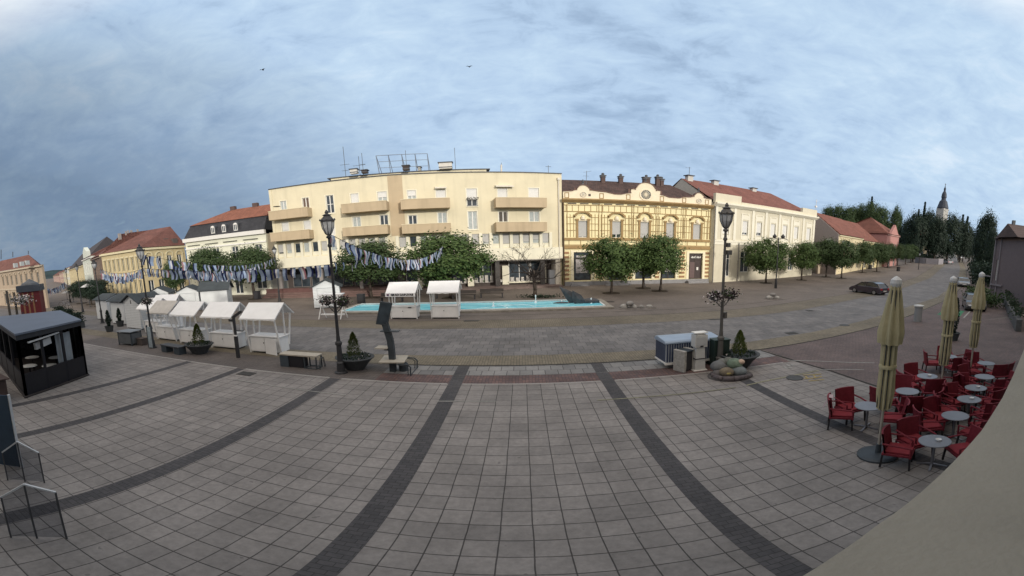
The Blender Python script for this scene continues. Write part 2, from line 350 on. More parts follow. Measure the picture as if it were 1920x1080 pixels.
lt = Mpave('light_slab_paving', (.24, .235, .23), (.15, .148, .15), (.06, .056, .054), .405, .5, off=(-1.6, 12.52), offset=.5, ms=.012, var=.15, dirt=.3, bump=.4)
strip_sheet('light_slab_paving', [(-4.6, 12.5), (8.9, 12.5)], [(-4.6, 13.58), (8.9, 13.58)], .007, lt)
gro = M('drain_groove', (.03, .028, .026), .9, .2)
RD_LO = [(-60, 13.6), (-5, 13.6), (9.0, 13.64), (11.1, 13.85), (13.3, 14.2), (16.1, 14.8), (18.6, 15.4), (23.8, 17.2), (37.5, 22.6), (60, 33.5), (92, 52), (150, 88), (260, 158)]
RD_M1 = [(-60, 15.0), (-5, 14.95), (9.0, 15.0), (11.1, 15.3), (13.1, 15.6), (15.6, 16.2), (18.1, 16.9), (23.3, 18.7), (36.9, 23.9), (59.3, 34.8), (91.4, 53.4), (149.4, 89.4), (259.4, 159.4)]
RD_M2 = [(-60, 20.2), (-6, 20.2), (7.2, 20.65), (9.8, 20.75), (12.5, 20.95), (14.5, 21.3), (17.3, 21.95), (22.3, 23.9), (34.9, 28.9), (57.4, 39.0), (89.5, 57.2), (147.5, 92.5), (257.5, 162.5)]
RD_HI = [(-60, 22.3), (-6, 22.45), (7.2, 23.0), (9.6, 23.1), (12.0, 23.4), (14.2, 23.75), (17.0, 24.5), (21.5, 26.2), (34.0, 30.8), (56.4, 41.0), (88.5, 59.2), (146.5, 94.5), (256.5, 164.5)]
yel = Mpave('yellow_brick_paving', (.195, .168, .122), (.15, .13, .097), (.07, .06, .046), .1, .2, ms=.008, var=.2, dirt=.35, offset=0)
yel2 = Mpave('tan_brick_paving', (.18, .155, .118), (.15, .13, .10), (.075, .065, .05), .1, .2, ms=.008, var=.2, dirt=.35, offset=0)
grey = Mpave('grey_block_road', (.178, .170, .170), (.128, .124, .127), (.068, .064, .063), .42, .6, ms=.012, var=.2, dirt=.35, offset=.5, bump=.35, bscale=.5)
strip_sheet('yellow_brick_paving', RD_LO, RD_M1, .012, yel); strip_sheet('road', RD_M1, RD_M2, .010, grey); strip_sheet('tan_brick_paving', RD_M2, RD_HI, .012, yel2)
def offs(pl, d0, d1, i0=0, i1=None):
    return [(p[0], p[1]+d0) for p in pl[i0:i1]], [(p[0], p[1]+d1) for p in pl[i0:i1]]
strip_sheet('road_gutter', *offs(RD_LO, -.03, .06, 1), .016, gro)
strip_sheet('road_marking', *offs(RD_HI, 0, .06), .016, gro)
strip_sheet('road_marking', *offs(RD_M2, -.05, 0), .016, M('joint_line', (.10, .095, .09), .9, .2))
strip_sheet('road_marking', *offs(RD_HI, 1.65, 1.72, 0, 8), .006, gro)
# red paving of the side street on the right and its groove
redp = Mpave('red_block_paving', (.140, .104, .098), (.115, .09, .088), (.065, .05, .05), .2, .1, ms=.008, var=.22, dirt=.35, bscale=.5)
strip_sheet('red_block_paving', [(9.36, -1), (9.36, 6), (9.36, 9.9), (9.0, 13.55)], [(60, -1), (60, 6), (40, 9.9), (16.1, 14.72)], .006, redp)
strip_sheet('red_block_paving', [(9.0, 13.55), (11.1, 13.55), (16.1, 13.4), (23.8, 13), (37.5, 12), (60, 10)], [(9.0, 13.58), (11.1, 13.8), (16.1, 14.75), (23.8, 17.1), (37.5, 22.5), (60, 33.4)], .0085, redp)
strip_sheet('road_gutter', [(9.33, 3), (9.33, 9.9), (9.0, 12.2), (8.8, 13.5)], [(9.42, 3), (9.42, 9.9), (9.09, 12.2), (8.89, 13.5)], .016, gro)
wl = M('faded_white_paint', (.28, .28, .265), .8, .3, 5)
def stroke(name, pts, w, mat, dz=.018):
    lo = []; hi = []
    for i, p in enumerate(pts):
        a = Vector(pts[max(0, i-1)]); b = Vector(pts[min(len(pts)-1, i+1)]); d = (b-a).normalized(); n = Vector((-d.y, d.x))*w/2
        p = Vector(p); lo.append((p-n)[:]); hi.append((p+n)[:])
    return strip_sheet(name, lo, hi, dz, mat, seg=2)
def PXS(s): return [(G(*map(float, t.split(','))).x, G(*map(float, t.split(','))).y) for t in s.split()]
stroke('road_marking', PXS('1476,676 1540,678 1590,680 1640,681'), .07, wl)
stroke('road_marking', PXS('1538,694 1580,693 1620,694'), .06, wl)
stroke('road_marking', PXS('1400,723 1430,716 1480,706 1535,695'), .07, M('worn_yellow_paint', (.23, .22, .15), .8, .35, 4))
stroke('road_marking', PXS('1380,727 1300,737 1220,744 1120,751'), .05, M('worn_yellow_paint2', (.19, .185, .13), .8, .4, 3))
stroke('road_marking', PXS('930,753 850,753 820,753'), .05, wl); stroke('road_marking', PXS('650,742 620,738 590,735 500,722 440,712'), .04, wl)
yo = M('yellow_road_paint', (.32, .25, .10), .8, .3, 5)
for s in ('1505,704 1520,703 1540,702', '1507,711 1530,709 1541,706', '1510,706 1514,710', '1516,715 1545,712', '1525,704 1529,708'): stroke('road_marking', PXS(s), .06, yo)
for s in ('1475,684 1482,688', '1478,691 1486,690', '1470,688 1476,692', '1484,684 1488,686'): stroke('road_marking', PXS(s), .08, wl)
# manhole covers and drain grates
iron = M('cast_iron', (.055, .052, .05), .55, .3, 8, .3)
def manhole(px, py, w, d, lab, round_=False):
    p = G(px, py); b = MB()
    if round_: b.lathe([(w/2, 0), (w/2, .02), (w/2-.04, .024), (w/2-.05, .016), (.02, .016)], 20)
    else:
        b.box(-w/2, w/2, -d/2, d/2, 0, .018)
        for k in range(int(w/.08)): b.box(-w/2+.03+k*.08, -w/2+.06+k*.08, -d/2+.03, d/2-.03, .018, .026)
    o = b.obj('drain_cover', iron); o.location = (p.x, p.y, .006); tag(o, lab, 'drain cover')
manhole(884, 602, .85, .38, 'rectangular iron drain grate in paving below the second market stall by the pool')
manhole(462, 701, .6, .42, 'dark square iron cover in slabs left of the grey bench', False)
manhole(1490, 709, .55, .5, 'round iron cover beside yellow paint marks on the right', True)
manhole(1583, 610, .6, .5, 'round iron cover on grey road left of front closed parasol', True)
manhole(1484, 625, .6, .4, 'iron cover at the road edge right of the potted conifer', False)
manhole(1340, 599, .7, .3, 'long iron grate at road edge left of the right lamp post')
manhole(1518, 583, .5, .4, 'small pale cover plate on road above the grey blocks')
manhole(1145, 566, .5, .4, 'iron cover by the right end of the pool')
manhole(910, 548, .9, .4, 'iron grate in front of the ice-coloured flats, behind the pool bench')
# far hills
def hill(name, pts, mat, depth, base=-5):
    v = []; f = []; n = len(pts)
    for (x, y, h) in pts:
        d = Vector((x, y)).normalized()
        for k in range(7):
            t = k/6; hh = h*(sin(t*pi/2)**.8)*(1+.06*sin(x*.013+k)); v.append((x+d.x*depth*t, y+d.y*depth*t, base+(hh-base)*1.0*(t > 0 and sin(t*pi/2) or 0)))
    for i in range(n-1):
        for k in range(6): f.append((i*7+k, i*7+k+1, (i+1)*7+k+1, (i+1)*7+k))
    me = bpy.data.meshes.new(name); me.from_pydata(v, [], f); me.materials.append(mat); me.update()
    o = bpy.data.objects.new(name, me); COL.objects.link(o); struct(o)
forest = M('distant_forest', (.016, .034, .036), .95, .5, .02)
hp = []
for i in range(40):
    a = radians(-75+i*1.0); r = 900; hp.append((r*sin(a), r*cos(a), (32+9*sin(i*.35+1.0)+3*sin(i*1.3)) * (1 if i < 30 else max(.1, 1-(i-30)*.1))))
hill('hills', hp, forest, 300)
# ------------------------------------------------------------------ buildings
def PT(px, py, r):                                  # the point r metres away (on plan) seen in that direction
    d = ray(px, py); k = hypot(d.x, d.y); return Vector((r*d.x/k, r*d.y/k, H+r*d.z/k))
wfr = M('white_window_frame', (.72, .71, .68), .5, .05, 5)
shut = M('roller_shutter', (.66, .66, .64), .6, .05, 3)
shutg = M('grey_roller_shutter', (.42, .42, .41), .6, .06, 3)
glass = Mglass('window_glass', (.035, .045, .055))
curt = M('curtain', (.40, .44, .44), .8, .25, 6)
dkwood = M('dark_brown_frame', (.05, .035, .03), .5, .2)
class Fac:
    def __init__(s, name, label, A, B, z=0, cat='building', group=None):
        s.A = Vector(A); s.B = Vector(B); s.L = (s.B-s.A).length; d = (s.B-s.A)/s.L
        s.root = thing(name, label, cat, (A[0], A[1], z), atan2(d.y, d.x), group); s.z = z
    def loc(s, px, py):                              # window position on the facade plane
        d = ray(px, py); u = (s.B-s.A).normalized(); n = Vector((-u.y, u.x)); t = s.A.dot(n)/(d.x*n.x+d.y*n.y)
        return (Vector((d.x*t, d.y*t))-s.A).dot(u), H+t*d.z-s.z
    def wall(s, x0, x1, z0, z1, ops, mat, th=.3, name='wall', y=0):
        xs = sorted({x0, x1}|{o[0] for o in ops}|{o[1] for o in ops}); zs = sorted({z0, z1}|{o[2] for o in ops}|{o[3] for o in ops})
        xs = [x for x in xs if x0 <= x <= x1]; zs = [z for z in zs if z0 <= z <= z1]
        b = MB()
        def hole(cx, cz): return any(o[0] < cx < o[1] and o[2] < cz < o[3] for o in ops)
        for i in range(len(xs)-1):
            for j in range(len(zs)-1):
                if not hole((xs[i]+xs[i+1])/2, (zs[j]+zs[j+1])/2):
                    b.quad((xs[i], y, zs[j]), (xs[i+1], y, zs[j]), (xs[i+1], y, zs[j+1]), (xs[i], y, zs[j+1]))
        for o in ops:
            a, c, e, f = o
            b.quad((a, y, e), (a, y+th, e), (c, y+th, e), (c, y, e)); b.quad((a, y, f), (c, y, f), (c, y+th, f), (a, y+th, f))
            b.quad((a, y, e), (a, y, f), (a, y+th, f), (a, y+th, e)); b.quad((c, y, e), (c, y+th, e), (c, y+th, f), (c, y, f))
        b.quad((x0, y, z0), (x0, y, z1), (x0, y+th, z1), (x0, y+th, z0)); b.quad((x1, y, z0), (x1, y+th, z0), (x1, y+th, z1), (x1, y, z1))
        b.quad((x0, y, z1), (x1, y, z1), (x1, y+th, z1), (x0, y+th, z1)); b.quad((x0, y, z0), (x0, y+th, z0), (x1, y+th, z0), (x1, y, z0))
        return b.obj(name, mat, s.root)
    def part(s, b, name, mat=None, **k): return b.obj(name, mat, s.root, **k)
    def window(s, x0, x1, z0, z1, y=.10, fr=None, cols=2, rows=1, sh=0.0, shm=None, gl=None, sill=None, f=.06, trans=None, name='window', curtain=False, ml=.045):
        fr = fr or wfr; w = x1-x0; b = MB()
        b.box(x0, x1, y, y+.06, z0, z0+f); b.box(x0, x1, y, y+.06, z1-f, z1); b.box(x0, x0+f, y, y+.06, z0+f, z1-f); b.box(x1-f, x1, y, y+.06, z0+f, z1-f)
        for i in range(1, cols): c = x0+w*i/cols; b.box(c-ml, c+ml, y-.005, y+.05, z0+f, z1-f)
        for i in range(1, rows): c = z0+(z1-z0)*i/rows; b.box(x0+f, x1-f, y, y+.045, c-.03, c+.03)
        if trans: c = z0+(z1-z0)*trans; b.box(x0+f, x1-f, y-.003, y+.048, c-.04, c+.04)
        wo = b.obj(name, fr, s.root)
        MB().box(x0+f*.5, x1-f*.5, y+.03, y+.04, z0+f*.5, z1-f*.5).obj('pane', gl or glass, wo)
        if curtain:
            c = MB(); n = max(4, int(w/.12)); pts = []
            for i in range(n+1): pts.append((x0+f+(w-2*f)*i/n, y+.024+.004*(i % 2)))
            for i in range(n): c.quad((pts[i][0], pts[i][1], z0+f), (pts[i+1][0], pts[i+1][1], z0+f), (pts[i+1][0], pts[i+1][1], z1-f), (pts[i][0], pts[i][1], z1-f))
            c.obj('curtain', curt, wo)
        if sh > 0:
            c = MB(); zb = z1-(z1-z0)*sh; n = max(2, int((z1-zb)/.09))
            for i in range(n): a = zb+(z1-zb)*i/n; e = zb+(z1-zb)*(i+1)/n; c.add([(x0+.01, y-.030, a), (x1-.01, y-.030, a), (x1-.01, y-.018, e), (x0+.01, y-.018, e)], [(0, 1, 2, 3)])
            c.box(x0+.01, x1-.01, y-.045, y-.01, z1-.12, z1); c.box(x0+.01, x1-.01, y-.034, y-.012, zb-.03, zb)
            c.obj('shutter', shm or shut, wo)
        if sill: MB().box(x0-.08, x1+.08, -.08, y, z0-.06, z0-.003).obj('sill', sill, wo)
        return wo
def fence_rail(b, x0, x1, y, z0, z1): ...
# ---------- the cream apartment block, two wings
cream = M('cream_plaster', (.67, .61, .445), .85, .07, .5, .25, 60, stain=.10)
creamL = M('light_cream_plaster', (.75, .72, .585), .85, .06, .6, stain=.08)
tan_ = M('tan_plaster', (.48, .385, .26), .85, .08, .6, .2, 60, stain=.15)
edge = M('pale_parapet_edge', (.74, .66, .46), .8, .05)
metal_d = M('dark_roof_metal', (.075, .08, .09), .5, .2, 2)
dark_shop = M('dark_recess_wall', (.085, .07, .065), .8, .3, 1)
terr = M('brown_terrace_tiles', (.16, .105, .095), .8, .2, 2)
pipe_m = M('pale_downpipe', (.62, .58, .50), .5, .1)
FL = Fac('apartment_block', 'long cream apartment block with tan balconies and empty billboard frame on its roof', (-24.4, 36.9), (-11.9, 38.0))
L1 = FL.L
FR_A, FR_B = Vector((-11.9, 38.0)), Vector((4.0, 41.6)); L2 = (FR_B-FR_A).length
FRr = bpy.data.objects.new('east_wing', None); COL.objects.link(FRr)
class Wing(Fac):
    def __init__(s, A, B, root): s.A = Vector(A); s.B = Vector(B); s.L = (s.B-s.A).length; s.root = root; s.z = 0
# one thing: the wing's parts hang from the same root through baked transforms
WT = None
def flats():
    root = FL.root
    import copy
    Rinv = Matrix.Rotation(-root.rotation_euler.z, 4, 'Z') @ Matrix.Translation(-Vector(root.location))
    d = (FR_B-FR_A).normalized(); W2 = Matrix.Translation((FR_A.x, FR_A.y, 0)) @ Matrix.Rotation(atan2(d.y, d.x), 4, 'Z')
    T2 = Rinv @ W2
    FR = Wing(FR_A, FR_B, root)
    made = []
    def wing(F, T, ops, L, balc, wins, strip, extra):
        before = set(root.children)
        ops2 = [w[:4] for w in wins]+strip
        F.wall(0, L, 4.75, 13.76, ops2, cream)
        for w in wins:
            k = w[4] if len(w) > 4 else {}
            F.window(*w[:4], **k)
            MB().box(w[0]-.09, w[0]-.0, -.015, .0-.001, w[2]-.05, w[3]+.09).box(w[1], w[1]+.09, -.015, -.001, w[2]-.05, w[3]+.09).box(w[0]-.0, w[1]+0., -.015, -.001, w[3], w[3]+.09).box(w[0]-.09, w[1]+.09, -.06, -.001, w[2]-.11, w[2]-.05).obj('window_surround', creamL, root)
        for (a, c, z0, z1) in balc:
            b = MB(); b.box(a, c, -1.15, -1.03, z0, z1).box(a, a+.12, -1.03, -.001, z0, z1).box(c-.12, c, -1.03, -.001, z0, z1).box(a+.12, c-.12, -1.03, -.001, z0, z0+.15)
            o = b.obj('balcony', tan_, root)
            MB().box(a-.03, c+.03, -1.18, -1.0, z1+.002, z1+.05).obj('rail_cap', edge, o)
        for o4 in strip:
            F.window(o4[0]+.0, o4[1], o4[2]+.44, o4[3], y=.12, fr=creamL, cols=1, sh=random.choice([0, .85, .8, .6, .95]), shm=shutg, gl=glass, f=.05, curtain=random.random() < .8)
            MB().box(o4[0], o4[1], .06, .16, o4[2], o4[2]+.42).obj('spandrel_panel', creamL, root)
        extra(F)
        new = [c for c in root.children if c not in before]
        if T is not None:
            for c in new: c.matrix_local = T @ c.matrix_local
    W = dict
    def mk(x0, x1, z0, z1, **k): return (x0, x1, z0, z1, k)
    s1 = [(i*.98+.32, i*.98+1.0, 4.86, 6.52) for i in range(12)]
    def ex1(F):
        b = MB(); b.box(-.35, L1, -.12, .0-.002, 3.42, 4.75); 
        for i in range(13): b.box(i*.98+.02, i*.98+.30, -.10, -.002, 4.752, 6.62)
        b.obj('fascia', creamL, root)
        MB().box(-.02, L1, -.10, 8.0, 13.762, 13.86).obj('roof_edge', metal_d, root)
        MB().box(-.02, .32, .301, 8.0, 3.42, 13.75).box(.32, L1+.5, .32, .6, 3.42, 13.75).box(.0, .32, -.06, -.002, 6.7, 13.7).obj('side_wall', cream, root)
        MB().box(.32, L1, .62, 8.0, 13.4, 13.74).obj('roof', metal_d, root)
        # recessed ground floor
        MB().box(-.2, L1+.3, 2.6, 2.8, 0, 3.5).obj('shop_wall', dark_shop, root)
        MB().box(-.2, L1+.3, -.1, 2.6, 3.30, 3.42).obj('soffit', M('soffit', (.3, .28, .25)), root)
        for x in (-.1, 4.6, 8.8): MB().box(x, x+.34, .3, .64, .0, 3.30).obj('pillar', M('grey_pillar', (.30, .28, .27), .8, .1), root)
        for x0, x1 in ((.5, 2.6), (2.75, 4.6), (5.3, 7.4), (7.6, 9.3), (9.6, 11.8)):
            F.window(x0, x1, .75, 3.1, y=2.46, fr=M('shop_frame', (.25, .23, .22), .5), cols=2, f=.05, name='shop_window', ml=.025)
        MB().box(-.6, L1+.4, -1.9, 2.598, .0, .55).obj('podium', terr, root)
        MB().box(-.6, L1+.4, -2.3, -1.902, .0, .36).box(-.6, L1+.4, -2.7, -2.302, 0, .18).obj('steps', terr, root)
        MB().box(-.55, 7.5, -1.86, -1.8, .551, 1.0).box(-.6, 7.55, -1.9, -1.76, 1.002, 1.06).obj('terrace_wall', M('dark_red_wall', (.13, .07, .065), .8, .2), root)
    wing(FL, None, [], L1, [(.28, 4.6, 9.62, 10.72), (8.05, 12.4, 9.55, 10.62), (.2, 4.55, 6.92, 8.0), (7.98, 12.35, 6.85, 7.85)],
         [mk(1.14, 1.84, 10.75, 12.05, curtain=True), mk(3.64, 4.37, 10.78, 12.10, gl=M('brown_blind', (.14, .10, .08))), mk(6.17, 6.96, 9.85, 12.05, rows=2), mk(8.72, 9.5, 10.68, 11.95, sh=1.0), mk(11.35, 12.25, 10.6, 11.9, sh=.5, curtain=True),
          mk(1.06, 1.86, 8.0, 9.28, sh=1.0), mk(3.55, 4.32, 8.0, 9.2, sh=1.0), mk(6.02, 6.82, 7.15, 9.2, sh=1.0), mk(8.7, 9.5, 7.9, 9.12, curtain=True, cols=2), mk(11.4, 12.2, 7.9, 9.12)], s1, ex1)
    s2 = [(i*.98+.55, i*.98+1.2, 4.80, 6.46) for i in range(15)]
    def ex2(F):
        b = MB(); b.box(0, L2, -.12, -.002, 3.36, 4.75)
        for i in range(16): b.box(i*.98+.23, i*.98+.52, -.10, -.002, 4.752, 6.56)
        b.obj('fascia', creamL, root)
        MB().box(0, L2+.02, -.10, 8.0, 13.762, 13.86).obj('roof_edge', metal_d, root)
        MB().box(L2-.32, L2, .301, 8.0, 0, 13.75).box(.0, L2-.32, .32, .6, 3.42, 13.75).obj('side_wall', cream, root)
        MB().box(0, L2-.3, .62, 8.0, 13.4, 13.74).obj('roof', metal_d, root)
        MB().box(-.12, 1.22, -.03, -.001, 6.6, 13.70).obj('tan_strip', tan_, root)
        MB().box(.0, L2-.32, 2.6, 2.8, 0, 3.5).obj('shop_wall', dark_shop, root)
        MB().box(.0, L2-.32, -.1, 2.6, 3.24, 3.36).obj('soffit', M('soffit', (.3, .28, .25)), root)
        MB().box(L2-.75, L2-.33, -.05, 2.5, 0, 3.24).obj('end_pier', pipe_m, root)
        for x in (.2, 4.8, 9.55, 14.1): MB().box(x, x+.42, .2, .62, .0, 3.24).obj('pillar', M('dark_pillar', (.075, .07, .068), .7, .2), root)
        b = MB(); b.box(10.4, 11.05, 1.2, 1.5, .3, 2.6).box(6.9, 7.5, .8, 1.1, .3, 2.1).box(14.75, 14.95, 1.3, 1.6, .3, 2.6).box(2.0, 2.5, 1.3, 1.6, .3, 2.5); pieces(b, 'cream_panel', creamL, root)
        MB().box(15.0, 15.72, .3, .9, 0, 1.95).obj('grey_locker', M('grey_metal_locker', (.33, .35, .38), .5, .1), root)
        for x0, x1, c in ((.9, 4.3, 3), (5.2, 6.8, 1), (7.6, 9.4, 2), (11.1, 13.25, 2), (13.35, 14.7, 1)):
            F.window(x0, x1, .6, 3.1, y=1.46, fr=wfr, cols=c, f=.06, name='shop_window', ml=.03)
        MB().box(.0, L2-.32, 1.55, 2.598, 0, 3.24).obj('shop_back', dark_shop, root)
        MB().box(10.9, 14.9, 1.2, 1.46, .45, .6).obj('shop_sill', creamL, root)
        b = MB(); r = random.Random(3)
        for i in range(26):
            x = 1+i*.52; b.cbox(x, 1.30, .62, .18+r.random()*.2, .1, .25+r.random()*.7)
        pieces(b, 'shop_display', M('shop_goods', (.5, .48, .45), .7, .5, 3), root)
        MB().box(-.2, L2-.4, -1.2, 1.548, .0, .22).obj('podium', M('brown_podium', (.17, .13, .12), .8, .2, 2), root)
        b = MB(); b.bar((15.95, -.10, 0), (15.95, -.10, 13.0), .065, n=8); b.box(15.83, 16.07, -.22, -.001, 12.95, 13.25); b.obj('downpipe', pipe_m, root)
        for (a, c, z) in ((4.2, 5.25, 11.98), (9.8, 11.5, 12.05)):
            MB().xprism([(-.45, z-.12), (-.001, z+.08), (-.001, z+.16), (-.45, z+.02)], a, c).obj('awning_box', pipe_m, root)
        b = MB(); r = random.Random(5)
        for i in range(9): b.bar((7.12+i*.115, -.20, 9.78), (7.12+i*.115, -.20, 10.5), .012, n=4)
        b.box(7.05, 8.12, -.22, -.18, 10.5, 10.54).box(7.05, 8.12, -.22, -.18, 9.75, 9.79)
        rl = b.obj('window_rail', metal_d, root)
        b = MB()
        for i in range(90):
            c = Vector((7.05+r.random()*1.1, -.2-r.random()*.15, 10.42+r.random()*.35)); leafquad(b, c, .07, r)
        b.obj('flower_foliage', M('balcony_flowers', (.16, .15, .13), .8, .8, 9), rl)
    wing(FR, T2, [], L2, [(1.0, 5.45, 9.5, 10.62), (9.62, 14.45, 9.42, 10.55), (.95, 5.42, 6.75, 7.75), (9.58, 14.42, 6.62, 7.7)],
         [mk(1.62, 2.42, 10.6, 11.85, sh=.5, curtain=True), mk(4.26, 5.16, 10.6, 11.8, sh=.95), mk(7.09, 8.06, 9.72, 11.82, sh=.62), mk(10.01, 10.92, 10.66, 11.82, sh=.95), mk(13.0, 14.0, 10.66, 11.9, sh=1.0),
          mk(1.55, 2.35, 7.8, 8.9), mk(4.3, 5.15, 7.8, 9.1, curtain=True), mk(7.12, 7.98, 7.0, 9.12, curtain=True), mk(10.03, 10.9, 7.8, 9.06, gl=M('dark_curtain_glass', (.10, .09, .08))), mk(13.0, 14.0, 7.8, 9.05, curtain=True)], s2, ex2)
    # penthouse and roof furniture
    b = MB(); P = [PT(620, 333, 43.5), PT(912, 318, 42.0)]
    inv = root.matrix_basis.inverted()
    a, c = P[0].xy, P[1].xy; dr = (Vector(c)-Vector(a)).normalized(); n = Vector((-dr.y, dr.x))*4.5
    poly = [a, c, (c[0]+n.x, c[1]+n.y), (a[0]+n.x, a[1]+n.y)]
    loc = lambda p, z: inv @ Vector((p[0], p[1], z))
    pl = [loc(p, 0) for p in poly]
    MB().prism([(p.x, p.y) for p in pl], 13.862, 14.55).obj('penthouse', cream, root)
    cen = sum(pl, Vector())/4
    pl2 = [cen+(p-cen)*1.02+((p-cen).normalized()*.2) for p in pl]
    MB().prism([(p.x, p.y) for p in pl2], 14.552, 14.66).obj('penthouse_roof', metal_d, root)
    wch = M('white_chimney', (.62, .60, .55), .8, .1)
    def rp(px, py, r, zb=None): v = inv @ PT(px, py, r); return v
    # billboard frame: slender posts leaning back
    fr = MB(); tops = [rp(705, 292, 43), rp(728, 291, 43), rp(753, 289.5, 43), rp(778, 288.5, 43), rp(801, 288, 43)]; bots = [rp(711, 320, 43), rp(732, 319, 43), rp(757, 318, 43), rp(781, 317, 43), rp(804, 316, 43)]
    for t, q in zip(tops, bots): q.z = 14.66; fr.beam(q, t, .07); fr.beam((q.x, q.y+1.4, 14.66), t+Vector((0, .1, -.1)), .05)
    for k in (0, .33, .66): fr.tube([t.lerp(q, k) for t, q in zip(tops, bots)], .035, 4)
    for k in (0.,): fr.tube([tops[0], tops[-1]], .04, 4)
    fr.obj('billboard_frame', M('steel_frame', (.16, .19, .24), .5), root)
    def chim(px, w, h, mat, cap, r=42, zb=14.66, d=.6):
        p = rp(px, 320, r); b = MB(); b.cbox(p.x, p.y, zb, w, d, h); o = b.obj('chimney', mat, root)
        MB().cbox(p.x, p.y, zb+h+.002, w+.18, d+.18, .1).cbox(p.x, p.y, zb+.12, w+.03, d+.03, .12).obj('chimney_cap', cap, o)
    chim(664, .7, .55, wch, metal_d, 42); chim(684, .55, .35, dkwood, metal_d, 42); chim(762, .6, .55, dkwood, metal_d, 41.5); chim(836, 1.25, .75, wch, metal_d, 41.5); chim(787, .25, .4, wch, metal_d)
    def mast(px, top, r=43, zb=14.6, arms=()):
        an = MB(); p = rp(px, top, r); an.bar((p.x, p.y, zb), p, .03, n=4)
        for z, w in arms: an.bar((p.x-w/2, p.y, z), (p.x+w/2, p.y, z), .02, n=4); [an.bar((p.x-w/2+w*i/4, p.y-.2, z), (p.x-w/2+w*i/4, p.y+.2, z), .012, n=4) for i in range(5)]
        an.obj('antenna', M('antenna_metal', (.10, .11, .12), .5), root)
    mast(643, 275, arms=((15.4, .6), (16.2, .9))); mast(672, 293, arms=((16.0, 1.2), (15.3, .6))); mast(678, 287, arms=((16.1, .5),)); mast(852, 277, 42); mast(760, 282, 43); mast(940, 305, 43, 13.86); mast(1028, 310, 43, 13.86, ((15.0, .5),))
    MB().bar(rp(940, 324, 42), rp(940, 309, 42), .09, n=8).obj('vent_pipe', wch, root)
    MB().lathe([(.05, 0), (.3, .02), (.32, .06)], 12, rp(519, 388, 36.4)).obj('satellite_dish', dkwood, root)
def leafquad(b, c, s, r, flat=0):
    a = Vector((r.gauss(0, 1), r.gauss(0, 1), r.gauss(0, 1)*(1-flat))).normalized(); u = a.orthogonal().normalized(); v = a.cross(u); k = r.random()*pi
    u, v = u*cos(k)+v*sin(k), v*cos(k)-u*sin(k); u = u*s; v = v*s*.6
    b.add([c-u, c-v*1.0, c+u, c+v], [(0, 1, 2, 3)])
bpy.data.objects.remove(FRr)
flats()

